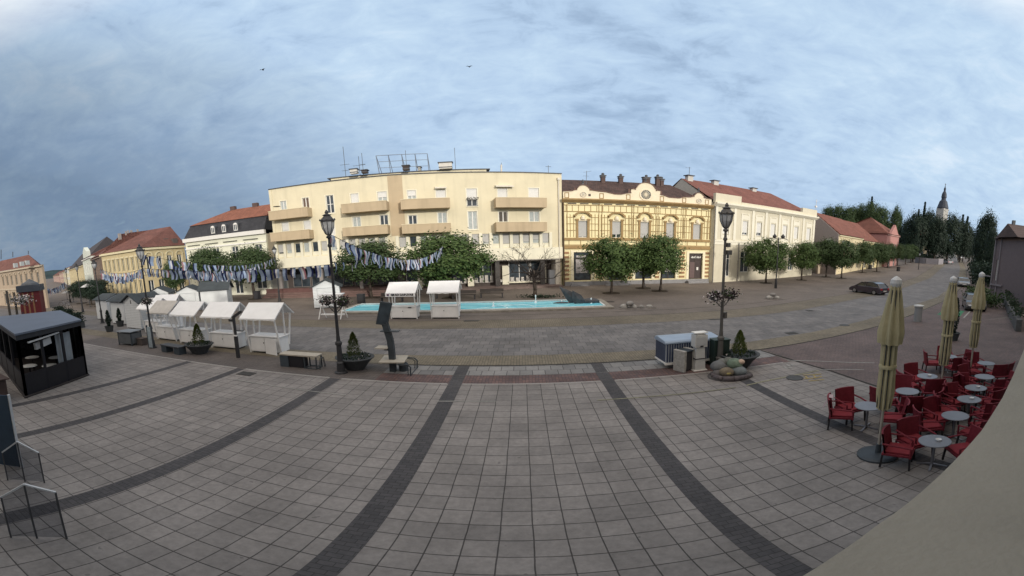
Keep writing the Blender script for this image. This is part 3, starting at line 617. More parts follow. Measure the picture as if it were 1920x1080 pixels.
# ---------- the ornate yellow house
yelw = M('pale_yellow_stucco', (.80, .72, .44), .8, .07, 1.2, .2, 50, stain=.05)
och = M('ochre_stucco', (.33, .225, .105), .8, .2, 2, .2, 50)
atti = M('attic_stucco', (.76, .68, .52), .8, .08, 1.5)
brnroof = Mtile('dark_brown_tiles', (.085, .055, .05), (.06, .042, .04), .3, .22, (.02, .015, .015))
quo = M('brown_quoin', (.34, .20, .11), .85, .15, 4)
stone_g = M('grey_plinth', (.25, .25, .26), .85, .2, 2)
def arc(cx, cz, r, a0, a1, n, sx=1): return [(cx+r*sx*cos(a0+(a1-a0)*i/n), cz+r*sin(a0+(a1-a0)*i/n)) for i in range(n+1)]
def yellow_house():
    F = Fac('ornate_house', 'ornate yellow two storey house with ochre mouldings, arched white attic and round rosette window', (4.12, 41.5), (20.4, 42.9)); R_ = F.root; L = F.L
    wx = [(1.47, 2.40), (4.97, 5.92), (8.0, 8.98), (10.93, 11.88), (14.15, 15.12)]
    gx = [(.98, 2.78, .62, 4.1), (4.46, 6.3, .55, 4.1), (7.5, 9.36, .65, 4.1), (10.55, 12.17, .6, 4.1), (13.78, 15.5, .5, 4.0)]
    F.wall(0, L, 0, 10.2, [(a, c, 5.9, 7.93) for a, c in wx]+gx, yelw)
    MB().box(.0, L, .302, 10, 0, 10.6).obj('house_body', yelw, R_)
    for i, (a, c) in enumerate(wx):
        F.window(a, c, 5.9, 7.93, sh=(.93, .78, .97, 1, 1)[i], shm=shutg, y=.14, sill=och)
        b = MB(); b.box(a-.22, a-.002, -.09, -.002, 5.84, 8.1).box(c+.002, c+.22, -.09, -.002, 5.84, 8.1)
        b.box(a-.3, a+.05, -.14, -.092, 8.0, 8.2).box(c-.05, c+.3, -.14, -.092, 8.0, 8.2)
        m_ = (a+c)/2
        if i == 2: pts = arc(m_, 8.45, .72, 0, pi, 10); pts = [(p[0], p[1]) for p in pts]
        else: pts = [(c+.38, 8.5), (c+.1, 8.85), (m_+.25, 9.0), (m_-.25, 9.0), (a-.1, 8.85), (a-.38, 8.5)]
        for k in range(len(pts)-1): b.beam((pts[k][0], -.14, pts[k][1]), (pts[k+1][0], -.14, pts[k+1][1]), .24, .2)
        b.obj('window_hood', och, R_)
        s = MB(); s.box(a, c, -.05, -.002, 7.95, 8.15); s.lathe([(.02, 0), (.24, .02), (.22, .3), (.1, .48), (.02, .5)], 10, (m_, -.06, 8.1)); s.obj('shell_ornament', atti, R_)
    t = MB()
    pil = [(.0, .42), (3.55, 3.95), (7.0, 7.32), (9.7, 10.02), (12.85, 13.2), (16.0, L)]
    for a, c in pil:
        t.box(a+.02, a+.07, -.05, -.002, 5.95, 10.1).box(c-.07, c-.02, -.05, -.002, 5.95, 10.1)
    for z, h, p in ((5.55, .32, .12), (4.52, .42, .16), (4.98, .06, .05), (9.05, .09, .06), (9.85, .07, .06)): t.box(0, L, -p, -.003, z, z+h)
    for i in range(26): x = .25+i*.62; t.box(x, x+.05, -.035, -.002, 9.14, 9.85)
    for i in range(14): x = .5+i*1.18; t.box(x, x+.06, -.035, -.002, 5.04, 5.55)
    for a, c in wx:                                   # slender panel grid on both sides of each window
        for sgn, x0 in ((-1, a-.28), (1, c+.28)):
            for k in (.18, .52, .86): x = x0+sgn*k; t.box(x-.025, x+.025, -.04, -.002, 5.95, 8.75)
            for z in (6.75, 7.55, 8.35): x1 = x0+sgn*.92; t.box(min(x0, x1), max(x0, x1), -.045, -.002, z, z+.06)
    t.obj('ochre_mouldings', och, R_)
    d = MB()
    for i in range(13): x = .45+i*1.22; d.box(x, x+.85, -.03, -.004, 10.0, 10.12)  # row of short dark strips under the cornice
    d.obj('dark_strips', dkwood, R_)
    c = MB(); c.xprism([(.0, 10.2), (-.14, 10.2), (-.45, 10.5), (-.45, 10.66), (0, 10.66)], -.12, L+.12); c.obj('cornice', och, R_)
    # attic parapet with three curved gables
    top = [(0, 11.55), (.9, 11.6), (1.2, 11.75)]+arc(2.0, 11.75, .62, pi, 0, 10)+[(2.85, 11.75), (3.6, 11.62), (4.3, 11.58), (5.2, 11.35), (5.9, 11.35), (6.6, 11.55), (6.95, 11.6), (6.95, 12.1), (7.3, 12.15)]
    top += arc(8.55, 11.95, 1.12, pi*.97, pi*.03, 16)+[(9.85, 12.15), (10.15, 12.1), (10.15, 11.6), (10.5, 11.55), (11.2, 11.3), (12.4, 11.3), (12.9, 11.5), (13.7, 11.55), (14.0, 11.65)]+arc(14.75, 11.68, .58, pi, 0, 10)+[(15.45, 11.6), (L, 11.5)]
    MB().yprism([(L, 10.662), (0, 10.662)]+top, -.05, .3).obj('attic_parapet', atti, R_)
    cp = MB()
    for i in range(len(top)-1):
        if abs(top[i][0]-top[i+1][0])+abs(top[i][1]-top[i+1][1]) > .02: cp.beam((top[i][0], .12, top[i][1]+.05), (top[i+1][0], .12, top[i+1][1]+.05), .52, .09)
    cp.obj('parapet_coping', M('copper_brown_coping', (.13, .07, .055), .6), R_)
    for x in (.35, 3.85, 6.65, 10.35, 12.95, 15.75):
        b = MB(); b.box(x-.22, x+.22, -.09, -.052, 10.75, 10.83).box(x-.22, x+.22, -.09, -.052, 11.35, 11.43).box(x-.22, x-.16, -.09, -.052, 10.83, 11.35).box(x+.16, x+.22, -.09, -.052, 10.83, 11.35)
        b.obj('pedestal_frame', och, R_)
    n = 16; w = MB()
    for i in range(n):
        a0 = 2*pi*i/n; a1 = 2*pi*(i+1)/n
        w.add([(8.55+r*cos(a)*.9, y, 11.5+r*sin(a)) for (r, a) in ((.62, a0), (.62, a1), (.78, a1), (.78, a0)) for y in (-.11,)], [(0, 1, 2, 3)])
        w.add([(8.55+.78*cos(a0)*.9, -.11, 11.5+.78*sin(a0)), (8.55+.78*cos(a1)*.9, -.11, 11.5+.78*sin(a1)), (8.55+.78*cos(a1)*.9, -.05, 11.5+.78*sin(a1)), (8.55+.78*cos(a0)*.9, -.05, 11.5+.78*sin(a0))], [(0, 1, 2, 3)])
    for i in range(8): a = pi*i/8; w.beam((8.55-.62*cos(a)*.9, -.085, 11.5-.62*sin(a)), (8.55+.62*cos(a)*.9, -.085, 11.5+.62*sin(a)), .05, .04)
    w.lathe([(.01, 0), (.14, .01), (.14, .04)], 10, (0, 0, 0)) if False else None
    ro = w.obj('rosette_window', atti, R_)
    MB().add([(8.55+.63*cos(2*pi*i/n)*.9, -.06, 11.5+.63*sin(2*pi*i/n)) for i in range(n)], [tuple(range(n))]).obj('pane', glass, ro)
    for x, z in ((2.0, 11.2), (14.75, 11.15)):
        w = MB(); [w.beam((x+.3*cos(2*pi*i/10), -.08, z+.3*sin(2*pi*i/10)), (x+.3*cos(2*pi*(i+1)/10), -.08, z+.3*sin(2*pi*(i+1)/10)), .07) for i in range(10)]; w.box(x-.12, x+.12, -.1, -.052, z-.12, z+.15); w.obj('medallion', M('grey_relief', (.50, .47, .40)), R_)
    MB().box(2.5, 2.75, -.055, -.051, 11.0, 11.3).obj('attic_vent', dkwood, R_)
    for x, z in ((2.0, 12.4), (8.55, 13.1), (14.75, 12.3)): MB().lathe([(.22, 0), (.12, .15), (.07, .3), (.13, .42), (.12, .55), (.02, .75)], 8, (x, .12, z)).obj('finial', metal_d, R_)
    # brown roof, hipped at the east end
    e = 11.0; rz = 14.0
    v = [(-.1, .35, e), (L+.1, .35, e), (L+.1, 10, e), (-.1, 10, e), (-.1, 5, rz), (13.6, 5, rz)]
    r_ = MB(); r_.add(v, [(0, 1, 5, 4), (1, 2, 5), (2, 3, 4, 5), (3, 0, 4)]); rf = r_.obj('roof', brnroof, R_)
    for (x, w_, h) in ((5.3, .45, .5), (7.35, .45, .5), (10.4, .8, .6), (11.8, .45, .8), (12.3, .4, .5)):
        ch = MB().cbox(x, 4.6, 13.2, w_, .5, .9+h).obj('chimney', M('brick_chimney', (.10, .068, .062), .8, .2), rf)
        MB().cbox(x, 4.6, 14.102+h, w_+.2, .7, .12).cbox(x, 4.6, 13.9+h, w_+.12, .62, .08).lathe([(.16, 0), (.18, .25), (.08, .35)], 8, (x, 4.6, 14.22+h)).obj('chimney_cap', metal_d, ch)
    an = MB(); an.bar((3.0, 3, 12.6), (3.1, 3, 14.9), .03, n=4).bar((2.7, 3, 14.2), (3.3, 3, 14.2), .02, n=4).bar((2.75, 3, 14.7), (3.6, 3, 14.9), .02, n=4); an.obj('antenna', metal_d, R_)
    # ground floor
    q = MB()
    for a, c in ((-.0, .5), (3.42, 3.92), (6.7, 7.1), (9.75, 10.2), (12.62, 13.27), (15.82, 16.34)):
        for i in range(7): q.box(a, c, -.06, -.002, .72+i*.53, .72+i*.53+.27)
    pieces(q, 'quoin_block', quo, R_)
    l = MB()
    for a, c, z0, z1 in gx: l.box(a-.3, a-.002, -.07, -.002, z0, z1+.25).box(c+.002, c+.3, -.07, -.002, z0, z1+.25).box(a-.002, c+.002, -.075, -.002, z1+.002, z1+.25)
    l.obj('opening_surround', M('cream_surround', (.80, .74, .54), .8, .06), R_)
    MB().box(-.02, L+.02, -.1, -.002, 0, .5).obj('plinth', stone_g, R_)
    s = MB(); s.box(4.3, 6.5, -.6, -.102, 0, .36).box(4.1, 6.7, -.95, -.602, 0, .18).box(.7, 2.5, -.5, -.102, 0, .3).box(.5, 2.3, -.8, -.502, 0, .15).box(13.5, 15.8, -.6, -.102, 0, .32).box(13.4, 15.9, -.9, -.602, 0, .16); [p for p in pieces(s, 'step', stone_g, R_)]
    goods = M('poster_goods', (.36, .34, .34), .6, .7, 2.5)
    for i, (a, c, z0, z1) in enumerate(gx[:4]):
        F.window(a, c, z0, z1, y=.16, fr=dkwood, cols=1 if i in (0, 2) else 2, f=.09, name='shop_window', trans=.78)
        if i in (0, 2, 3): MB().box(a+.25, c-.3, .155, .17, z0+.9, z0+2.6).box(a+.3, c-.5, .15, .165, z1-.65, z1-.4).obj('shop_poster', goods, R_)
    a, c, z0, z1 = gx[4]; D = F.window(a, c, z0, z1, y=.16, fr=dkwood, cols=2, f=.12, name='door', gl=M('brown_door_glass', (.075, .06, .06), .25, .2), trans=.74)
    MB().box(a+.2, (a+c)/2-.05, .14, .17, z0+.15, z0+2.3).obj('door_leaf', M('door_leaf', (.12, .08, .08), .5), D)
    MB().box(14.85, 15.07, .13, .15, 1.7, 2.1).obj('notice', wfr, D)
    tx = MB(); [tx.box(14.08+i*.115, 14.08+i*.115+.085, .10, .11, 3.36+.04*((i*7) % 3 == 0), 3.5+.05*((i*5) % 3)) for i in range(11) if i != 5]; tx.box(14.55, 14.75, .10, .11, 3.58, 3.62); tx.beam((14.1, .105, 3.35), (15.2, .105, 3.35), .02); tx.obj('sign_strip', wfr, R_)
    p = MB(); p.bar((-.02, -.12, 0), (-.02, -.12, 10.2), .06, n=8); p.obj('downpipe', M('brown_pipe', (.10, .07, .05)), R_)
yellow_house()

# ---------- long white house with red roof
cw_ = M('off_white_stucco', (.62, .58, .46), .85, .06, .8, .2, 50, stain=.08); cw2 = M('pale_stucco', (.74, .71, .60), .85, .06, .8, stain=.08)
redroof = Mtile('red_roof_tiles', (.20, .088, .072), (.165, .075, .062), .32, .24, (.07, .03, .025))
def white_house():
    F = Fac('long_white_house', 'long cream white two storey house with red tiled roof and row of tall shuttered windows', (20.72, 42.6), (40.2, 48.7)); R_ = F.root; L = F.L
    z0 = -.3
    xs = [(1.35, 2.35), (4.62, 5.62), (7.2, 8.2), (9.95, 10.98), (12.5, 13.55), (15.15, 16.15), (18.25, 19.3)]
    gops = [(1.79, 2.85, .75, 4.3), (4.6, 6.2, 1.3, 4.35), (8.1, 9.3, 1.3, 4.3), (11.2, 12.4, 1.4, 4.3), (14.3, 15.5, 1.4, 4.3), (17.3, 18.5, 1.5, 4.3)]
    F.wall(0, L, z0, 10.9, [(a, c, 6.85, 8.9) for a, c in xs]+gops, cw_)
    MB().box(0, L, .302, 11, z0, 11.0).obj('house_body', cw2, R_)
    sh = (1, .82, .75, 1, 1, 1, 1)
    for i, (a, c) in enumerate(xs):
        F.window(a, c, 6.85, 8.9, sh=sh[i], y=.13, sill=cw2)
        b = MB(); b.box(a-.25, a-.002, -.05, -.002, 6.2, 9.9).box(c+.002, c+.25, -.05, -.002, 6.2, 9.9).box(a-.25, c+.25, -.05, -.002, 9.902, 10.0).box(a-.05, c+.05, -.04, -.002, 9.1, 9.75).box(a-.1, c+.1, -.03, -.002, 6.1, 6.7); b.obj('window_surround', cw2, R_)
    for i, (a, c, e, f) in enumerate(gops): F.window(a, c, e, f, y=.15, fr=wfr, cols=2, trans=.72, f=.09, name='shop_window')
    b = MB()
    for x in (.05, 3.05, 6.25, 8.75, 11.55, 14.25, 17.1, 19.8): b.box(x, x+.42, -.09, -.002, 6.0, 10.6)
    pieces(b, 'pilaster', cw2, R_)
    b = MB(); b.box(0, L, -.10, -.003, 5.7, 5.95).box(0, L, -.05, -.003, 5.3, 5.698)
    for i in range(9): b.box(.0, L, -.03, -.003, z0+.6+i*.5, z0+.6+i*.5+.40) if False else None
    b.obj('string_course', cw2, R_)
    j = MB(); 
    for i in range(10): j.box(0, L, -.012, -.003, .9+i*.44, .925+i*.44)
    MB().xprism([(0, 10.6), (-.12, 10.6), (-.5, 10.95), (-.5, 11.15), (0, 11.15)], -.1, L+.2).obj('cornice', cw2, R_)
    MB().box(0, 4.15, -.1, .3, 11.152, 12.45).box(16.8, L+.1, -.1, .3, 11.152, 12.4).box(4.152, 16.798, -.12, .3, 11.152, 11.6).obj('attic_parapet', cw_, R_)
    rz = 15.3; dy = 6
    r_ = MB(); r_.add([(-.1, .32, 11.6), (L-.2, .32, 11.6), (L-.2, 12, 11.6), (-.1, 12, 11.6), (-.1, dy, rz), (16.8, dy, rz)], [(0, 1, 5, 4), (1, 2, 5), (2, 3, 4, 5)]); rf = r_.obj('roof', redroof, R_)
    MB().yprism([(0, 0), (0, 0), (0, 0)], 0, 0) if False else None
    MB().xprism([(.3, 11.0), (11.7, 11.0), (dy, rz-.05)], -.02, .2).obj('gable_wall', M('grey_gable', (.50, .48, .43), .85, .1), R_)
    cm = M('grey_white_chimney', (.50, .49, .46), .8, .1)
    for x, h in ((.9, .75), (5.2, .6), (12.6, .5)):
        ch = MB().cbox(x, dy-.3, rz-.6, .8, .6, h+.3).obj('chimney', cm, rf); MB().cbox(x, dy-.3, rz-.298+h, 1.1, .9, .12).obj('chimney_cap', metal_d, ch)
    an = MB(); an.bar((.9, dy-.3, rz+.5), (.9, dy-.3, rz+1.9), .03, n=4).bar((.3, dy-.3, rz+1.7), (1.2, dy-.3, rz+1.8), .02, n=4); an.obj('antenna', metal_d, R_)
    p = MB()
    for x in (.02, 4.1): p.bar((x, -.12, z0), (x, -.12, 5.6 if x > 1 else 10.6), .06, n=8)
    p.obj('downpipe', M('grey_pipe', (.25, .24, .22)), R_)
white_house()
# ---------- generic town house
def ridge_roof(F, L, depth, ze, zr, mat, name='roof', over=.3, hipL=0, hipR=0, y0=0.):
    b = MB(); d = depth/2+y0; o = over
    v = [(-o*(hipL > 0), y0-o, ze), (L+o*(hipR > 0), y0-o, ze), (L+o*(hipR > 0), y0+depth+o, ze), (-o*(hipL > 0), y0+depth+o, ze), (hipL, d, zr), (L-hipR, d, zr)]
    f = [(0, 1, 5, 4), (2, 3, 4, 5), (1, 2, 5), (3, 0, 4)]
    b.add(v, f); b.add([(p[0], p[1], p[2]-.12) for p in v[:4]], [(3, 2, 1, 0)])
    return b.obj(name, mat, F.root)
def town(label, A, B, ze, depth, zr, wallm, roofm, wins, zb=0, hipL=0, hipR=0, trim=None, cat='house', name='town_house', shf=0, group=None, body=None, gfloor=True, frm=None):
    F = Fac(name, label, A, B, 0, cat, group); L = F.L
    F.wall(0, L, zb-.8, ze, [w[:4] for w in wins], wallm)
    MB().box(0, L, .302, depth, zb-.8, ze-.02).obj('house_body', body or wallm, F.root)
    for w in wins:
        F.window(*w[:4], sh=w[4] if len(w) > 4 else shf, y=.12, sill=trim, fr=frm)
    rf = ridge_roof(F, L, depth, ze, zr, roofm, hipL=hipL, hipR=hipR)
    if trim:
        MB().box(-.02, L+.02, -.25, -.002, ze-.35, ze-.13).obj('cornice', trim, F.root)
        for w in wins:
            b = MB(); b.box(w[0]-.12, w[0]-.002, -.05, -.002, w[2], w[3]+.12).box(w[1]+.002, w[1]+.12, -.05, -.002, w[2], w[3]+.12).box(w[0]-.002, w[1]+.002, -.05, -.002, w[3]+.002, w[3]+.12)
            b.obj('window_surround', trim, F.root)
    return F, rf
def rowwins(L, n, z0, z1, w, m0=.8, sh=None):
    st = (L-2*m0)/n; return [(m0+st*(i+.5)-w/2, m0+st*(i+.5)+w/2, z0, z1, (sh[i % len(sh)] if sh else 0)) for i in range(n)]
# pale house with mansard roof left of the flats
def mansard():
    F = Fac('mansard_house', 'pale house with black mansard, three arched dormers and orange tiled top roof', (-37.9, 37.2), (-26.3, 38.2)); R_ = F.root; L = F.L
    wall = M('white_green_stucco', (.70, .70, .58), .85, .06, .8, stain=.06)
    # eave from the picture: 3.2 m above the camera
    ze = 8.25
    ops = [(1.3, 2.2, 4.6, 6.4), (4.2, 5.1, 4.9, 6.9), (6.9, 7.8, 4.9, 6.9), (10.1, 11.0, 4.9, 6.9), (1.2, 2.3, .8, 3.2), (4.1, 5.2, .8, 3.2), (6.8, 7.9, .2, 3.2), (9.8, 11.1, .8, 3.2)]
    F.wall(0, L, 0, ze, ops, wall); MB().box(0, L, .302, 9, 0, ze).obj('house_body', M('beige_side', (.50, .45, .36), .85, .08), R_)
    for o in ops: F.window(*o, y=.12, trans=.65, sill=wfr)
    b = MB(); b.xprism([(0, ze-.0), (-.35, ze), (-.4, ze+.55), (0, ze+.55)], -.1, L+.05); b.box(0, L, -.12, -.002, 7.1, 7.3)
    b.obj('cornice', wfr, R_)
    b = MB()
    for x in (.4, 3.2, 5.9, 8.7): b.box(x, x+1.9, -.14, -.004, 7.62, 7.74)
    pieces(b, 'frieze_shadow_gap', M('frieze_shade', (.14, .14, .12)), R_)  # shadow gaps of the frieze painted as dark strips
    z1 = ze+.55; z2 = 10.75; z3 = 12.9
    b = MB(); b.add([(0, -.2, z1), (L, -.2, z1), (L-.05, .8, z2), (.5, .8, z2), (L, 8.5, z1), (0, 8.5, z1), (L-.05, 8, z2), (.5, 8, z2)], [(0, 1, 2, 3), (5, 0, 3, 7), (1, 4, 6, 2), (4, 5, 7, 6)])
    mn = b.obj('mansard_slope', Mtile('black_slate', (.05, .052, .06), (.04, .042, .05), .25, .2, (.015, .015, .018)), R_)
    b = MB(); b.add([(.4, .65, z2+.02), (L, .65, z2+.02), (L, 8.1, z2+.02), (.4, 8.1, z2+.02), (4.6, 4.4, z3), (L, 4.4, z3)], [(0, 1, 5, 4), (2, 3, 4, 5), (3, 0, 4), (1, 2, 5)]); rf = b.obj('roof', Mtile('orange_roof_tiles', (.25, .105, .07), (.20, .085, .06), .32, .24, (.08, .03, .02)), R_)
    for x in (4.65, 6.25, 7.9):
        b = MB(); pts = [(x-.38, 9.0), (x+.38, 9.0), (x+.38, 10.0)]+arc(x, 10.0, .38, 0, pi, 8)[1:]; b.yprism(pts, -.12, 1.0)
        d = b.obj('dormer', metal_d, R_)
        b = MB(); pts = [(x-.26, 9.1), (x+.26, 9.1), (x+.26, 9.95)]+arc(x, 9.95, .26, 0, pi, 8)[1:]; b.yprism(pts, -.16, -.121); b.obj('dormer_window', wfr, d)
        b = MB(); b.box(x-.19, x-.04, -.175, -.161, 9.2, 9.95).box(x+.04, x+.19, -.175, -.161, 9.2, 9.95); b.obj('pane', glass, d)
    for x in (4.9, 8.2): MB().cbox(x, 4.4, 12.7, .7, .5, .7).obj('chimney', M('brick_chimney', (.10, .068, .062)), rf)
mansard()
# ochre corner house
och2 = M('sandy_yellow_stucco', (.52, .44, .27), .85, .08, .8, .2, 50, stain=.08); trimy = M('pale_yellow_trim', (.60, .54, .37), .8, .06)
reddark = Mtile('dull_red_tiles', (.165, .075, .062), (.135, .065, .056), .32, .24, (.06, .025, .02))
def corner_house():
    C = Vector((-40.9, 32.2)); E_ = Vector((-39.6, 38.6)); Wt = Vector((-50.6, 32.7))
    F = Fac('corner_house', 'sandy yellow corner house with arched windows and big red hipped roof', C, E_); R_ = F.root; L = F.L
    ze = 8.05
    w1 = [(.75+i*1.5, 1.3+i*1.5+.15, 4.7, 6.6, 0) for i in range(4)]; w0 = [(.6+i*1.5, 1.4+i*1.5, .4, 3.0, 0) for i in range(4)]
    F.wall(0, L, -.2, ze, [w[:4] for w in w1+w0], och2)
    for w in w1+w0: F.window(*w[:4], y=.12)
    b = MB()
    for w in w1:
        x = (w[0]+w[1])/2
        for k in range(8): a0 = pi*k/8; a1 = pi*(k+1)/8; b.beam((x+.5*cos(a0), -.06, 6.75+.5*sin(a0)), (x+.5*cos(a1), -.06, 6.75+.5*sin(a1)), .14)
        b.box(x-.55, x-.42, -.07, -.002, 4.5, 6.75).box(x+.42, x+.55, -.07, -.002, 4.5, 6.75)
    b.box(0, L, -.12, -.002, 3.9, 4.15).box(-.05, L+.05, -.3, -.002, ze-.4, ze-.1); b.obj('trim', trimy, R_)
    inv = R_.matrix_basis.inverted()
    G2 = Wing(Wt, C, R_); L2_ = (C-Wt).length; before = set(R_.children)
    v1 = [(.5+i*1.15, 1.15+i*1.15, 4.7, 6.7, 0) for i in range(8)]; v0 = [(.4+i*1.15, 1.15+i*1.15, .3, 3.2, 0) for i in range(8)]
    G2.wall(0, L2_, -.2, ze, [w[:4] for w in v1+v0], och2)
    for w in v1+v0: G2.window(*w[:4], y=.12, fr=trimy)
    b = MB(); b.box(0, L2_, -.12, -.002, 3.9, 4.15).box(-.05, L2_+.05, -.3, -.002, ze-.4, ze-.1)
    for w in v1: b.box(w[0]-.1, w[1]+.1, -.1, -.002, 6.8, 7.0).box(w[0]-.14, w[0]-.04, -.06, -.002, 4.6, 6.798)
    b.obj('trim', trimy, R_)
    W2 = Matrix.Translation((Wt.x, Wt.y, 0)) @ Matrix.Rotation(atan2(C.y-Wt.y, C.x-Wt.x), 4, 'Z')
    for c in [c for c in R_.children if c not in before]: c.matrix_local = inv @ W2 @ c.matrix_local
    # hipped roof, vertices in world space
    D = Vector((-50.6, 39.5)); v = [(*Wt, ze), (*(C+Vector((.3, -.3))), ze), (*(E_+Vector((.3, 0))), ze), (*D, ze), (*PT(277, 427, 58.5).xy, 11.3), (*PT(319, 424, 57.5).xy, 11.5), (*PT(228, 440, 60.5).xy, 11.3)]
    b = MB(); b.add([inv @ Vector(p) for p in v], [(0, 1, 4, 6), (1, 2, 5, 4), (2, 3, 5), (3, 0, 6, 4, 5)]); rf = b.obj('roof', reddark, R_)
    b = MB(); b.add([inv @ Vector((p[0], p[1], .302 if False else z)) for z in (-.2, ze-.05) for p in ((Wt.x+.1, Wt.y+.35), (C.x-.35, C.y+.35), (E_.x-.35, E_.y), (D.x, D.y))], [(0, 1, 5, 4), (1, 2, 6, 5), (2, 3, 7, 6), (3, 0, 4, 7), (4, 5, 6, 7)]); b.obj('house_body', och2, R_)
    def onroof(px, py, r): return inv @ PT(px, py, r)
    for (px, py) in ((309, 451), (326, 451)):
        p = onroof(px, py, 55.0); b = MB(); b.cbox(p.x, p.y, p.z-.5, .7, .7, .8); b.obj('dormer', M('dormer_dark', (.10, .085, .08)), rf)
    for px, py, s in ((320, 428, .7), (236, 432, .4), (224, 436, .7), (246, 430, .5), (258, 428, .4), (240, 430, .35)):
        p = onroof(px, py+4, 60); MB().cbox(p.x, p.y, p.z-.9, s*.55, s*.55, 1.1).obj('chimney', M('dull_chimney', (.30, .27, .25)), rf)
corner_house()
# the street of old houses running off to the left
def seg(px0, r0, px1, r1): a = AZ(px0, 520, r0); b = AZ(px1, 520, r1); return (a.x, a.y), (b.x, b.y)
def zpx(px, py, r): return PT(px, py, r).z
a, b_ = seg(176, 72, 192, 60.5); Ls = (Vector(b_)-Vector(a)).length
town('narrow dark brown house between the corner house and the white gabled one', a, b_, 7.8, 8, 10.4, M('brown_stucco', (.17, .13, .11), .85, .1), reddark, rowwins(Ls, 4, 4.4, 6.2, .9)+rowwins(Ls, 4, .6, 2.8, 1.0), trim=M('brown_trim', (.24, .19, .16)))
a, b_ = seg(159, 88, 175.5, 72.3); Ls = (Vector(b_)-Vector(a)).length
wg = M('pale_green_white_stucco', (.56, .60, .54), .85, .08)
F_, _ = town('tall white house with small front gable and four narrow windows in the receding west street', a, b_, 8.5, 8, 10.6, wg, reddark, rowwins(Ls, 4, 4.6, 7.2, 1.1)+rowwins(Ls, 4, .6, 2.8, 1.2), trim=wfr)
MB().yprism([(Ls*.3, 8.52), (Ls*.7, 8.52), (Ls*.7, 9.9), (Ls*.5, 11.0), (Ls*.3, 9.9)], -.2, .6).obj('front_gable', wg, F_.root)
a, b_ = seg(131, 150, 158, 88.5); Ls = (Vector(b_)-Vector(a)).length
town('long yellow house with steep dark gable further down the west street', a, b_, 7.2, 12, 14.0, och2, M('dark_slate_roof', (.055, .05, .055), .8, .2), rowwins(Ls, 9, 3.9, 5.7, 1.6)+rowwins(Ls, 9, .5, 2.6, 2.0), trim=trimy, hipR=0)
for (p0, r0, p1, r1, ze, zr, c, lab) in ((126, 172, 130.5, 152, 8.2, 9.5, (.55, .55, .5), 'small white house at the far end of the receding west street, beside the yellow one'), (119, 215, 125.5, 174, 7.2, 9.6, (.42, .38, .30), 'far beige house in the receding west street under the wooded hill'),
        (112, 260, 118.5, 216, 7.0, 10.5, (.38, .26, .24), 'far pink house with red roof near end of the receding west street'), (100, 330, 111, 262, 5.5, 9, (.2, .16, .15), 'farthest low dark red roofed house in the receding west street')):
    a, b_ = seg(p0, r0, p1, r1); Ls = (Vector(b_)-Vector(a)).length
    town(lab, a, b_, ze, 10, zr, M('wall_'+lab[-12:].replace(' ', '_'), c, .85, .1), reddark, rowwins(Ls, 5, 4.0, 5.6, 2.2)+rowwins(Ls, 5, .5, 2.6, 2.4), trim=trimy)
# house on the far left
def left_house():
    F = Fac('arcade_house', 'beige house with round arches and dull red roof at left edge, behind the red kiosk', (-72, 22.5), (-50.0, 22.9)); R_ = F.root; L = F.L; ze = 7.05
    m_ = M('dull_beige_stucco', (.36, .29, .22), .85, .1, .8, stain=.1); tm = M('dull_trim', (.42, .36, .28))
    w1 = [(6.2+i*1.95, 7.1+i*1.95, 4.1, 5.9) for i in range(8)]; w0 = [(6.0+i*1.95, 7.3+i*1.95, .2, 2.5) for i in range(8)]
    F.wall(0, L, -.2, ze, w1+w0, m_)
    for w in w1+w0: F.window(*w, y=.12, fr=tm)
    b = MB(); b.prism([(0, .302), (L, .302), (L-9.4, 4.4), (0, 4.4)], -.2, ze); b.obj('house_body', m_, R_)
    b = MB()
    for w in w1+w0:
        x = (w[0]+w[1])/2; z = w[3]+.05
        for k in range(8): a0 = pi*k/8; a1 = pi*(k+1)/8; b.beam((x+.55*cos(a0), -.06, z+.4*sin(a0)), (x+.55*cos(a1), -.06, z+.4*sin(a1)), .15)
    b.box(0, L, -.15, -.002, 3.2, 3.45).box(0, L+.1, -.4, -.002, ze-.3, ze-.02); b.obj('trim', tm, R_)
    inv = R_.matrix_basis.inverted(); p1 = inv @ Vector((-59.6, 25.4, 9.5))
    v = [(-.3, -.4, ze), (L+.1, -.4, ze), (L-9, 4.6, ze), (-.3, 4.6, ze), (-.3, p1.y, p1.z+.1), (p1.x, p1.y, p1.z)]
    b = MB(); b.add(v, [(0, 1, 5, 4), (1, 2, 5), (2, 3, 4, 5)]); rf = b.obj('roof', reddark, R_)
    for px, py in ((29, 497), (41, 494), (51, 492)): p = inv @ PT(px, py, 55.5); MB().cbox(p.x, p.y, p.z-.4, .5, .5, .7).obj('skylight', M('pale_skylight', (.4, .42, .42)), rf)
    for px, py, t in ((24, 482, 472), (2, 486, 468), (53, 477, 470)): MB().bar(inv @ PT(px, py, 58), inv @ PT(px, t, 58), .06, n=4).obj('antenna', metal_d, rf)
left_house()
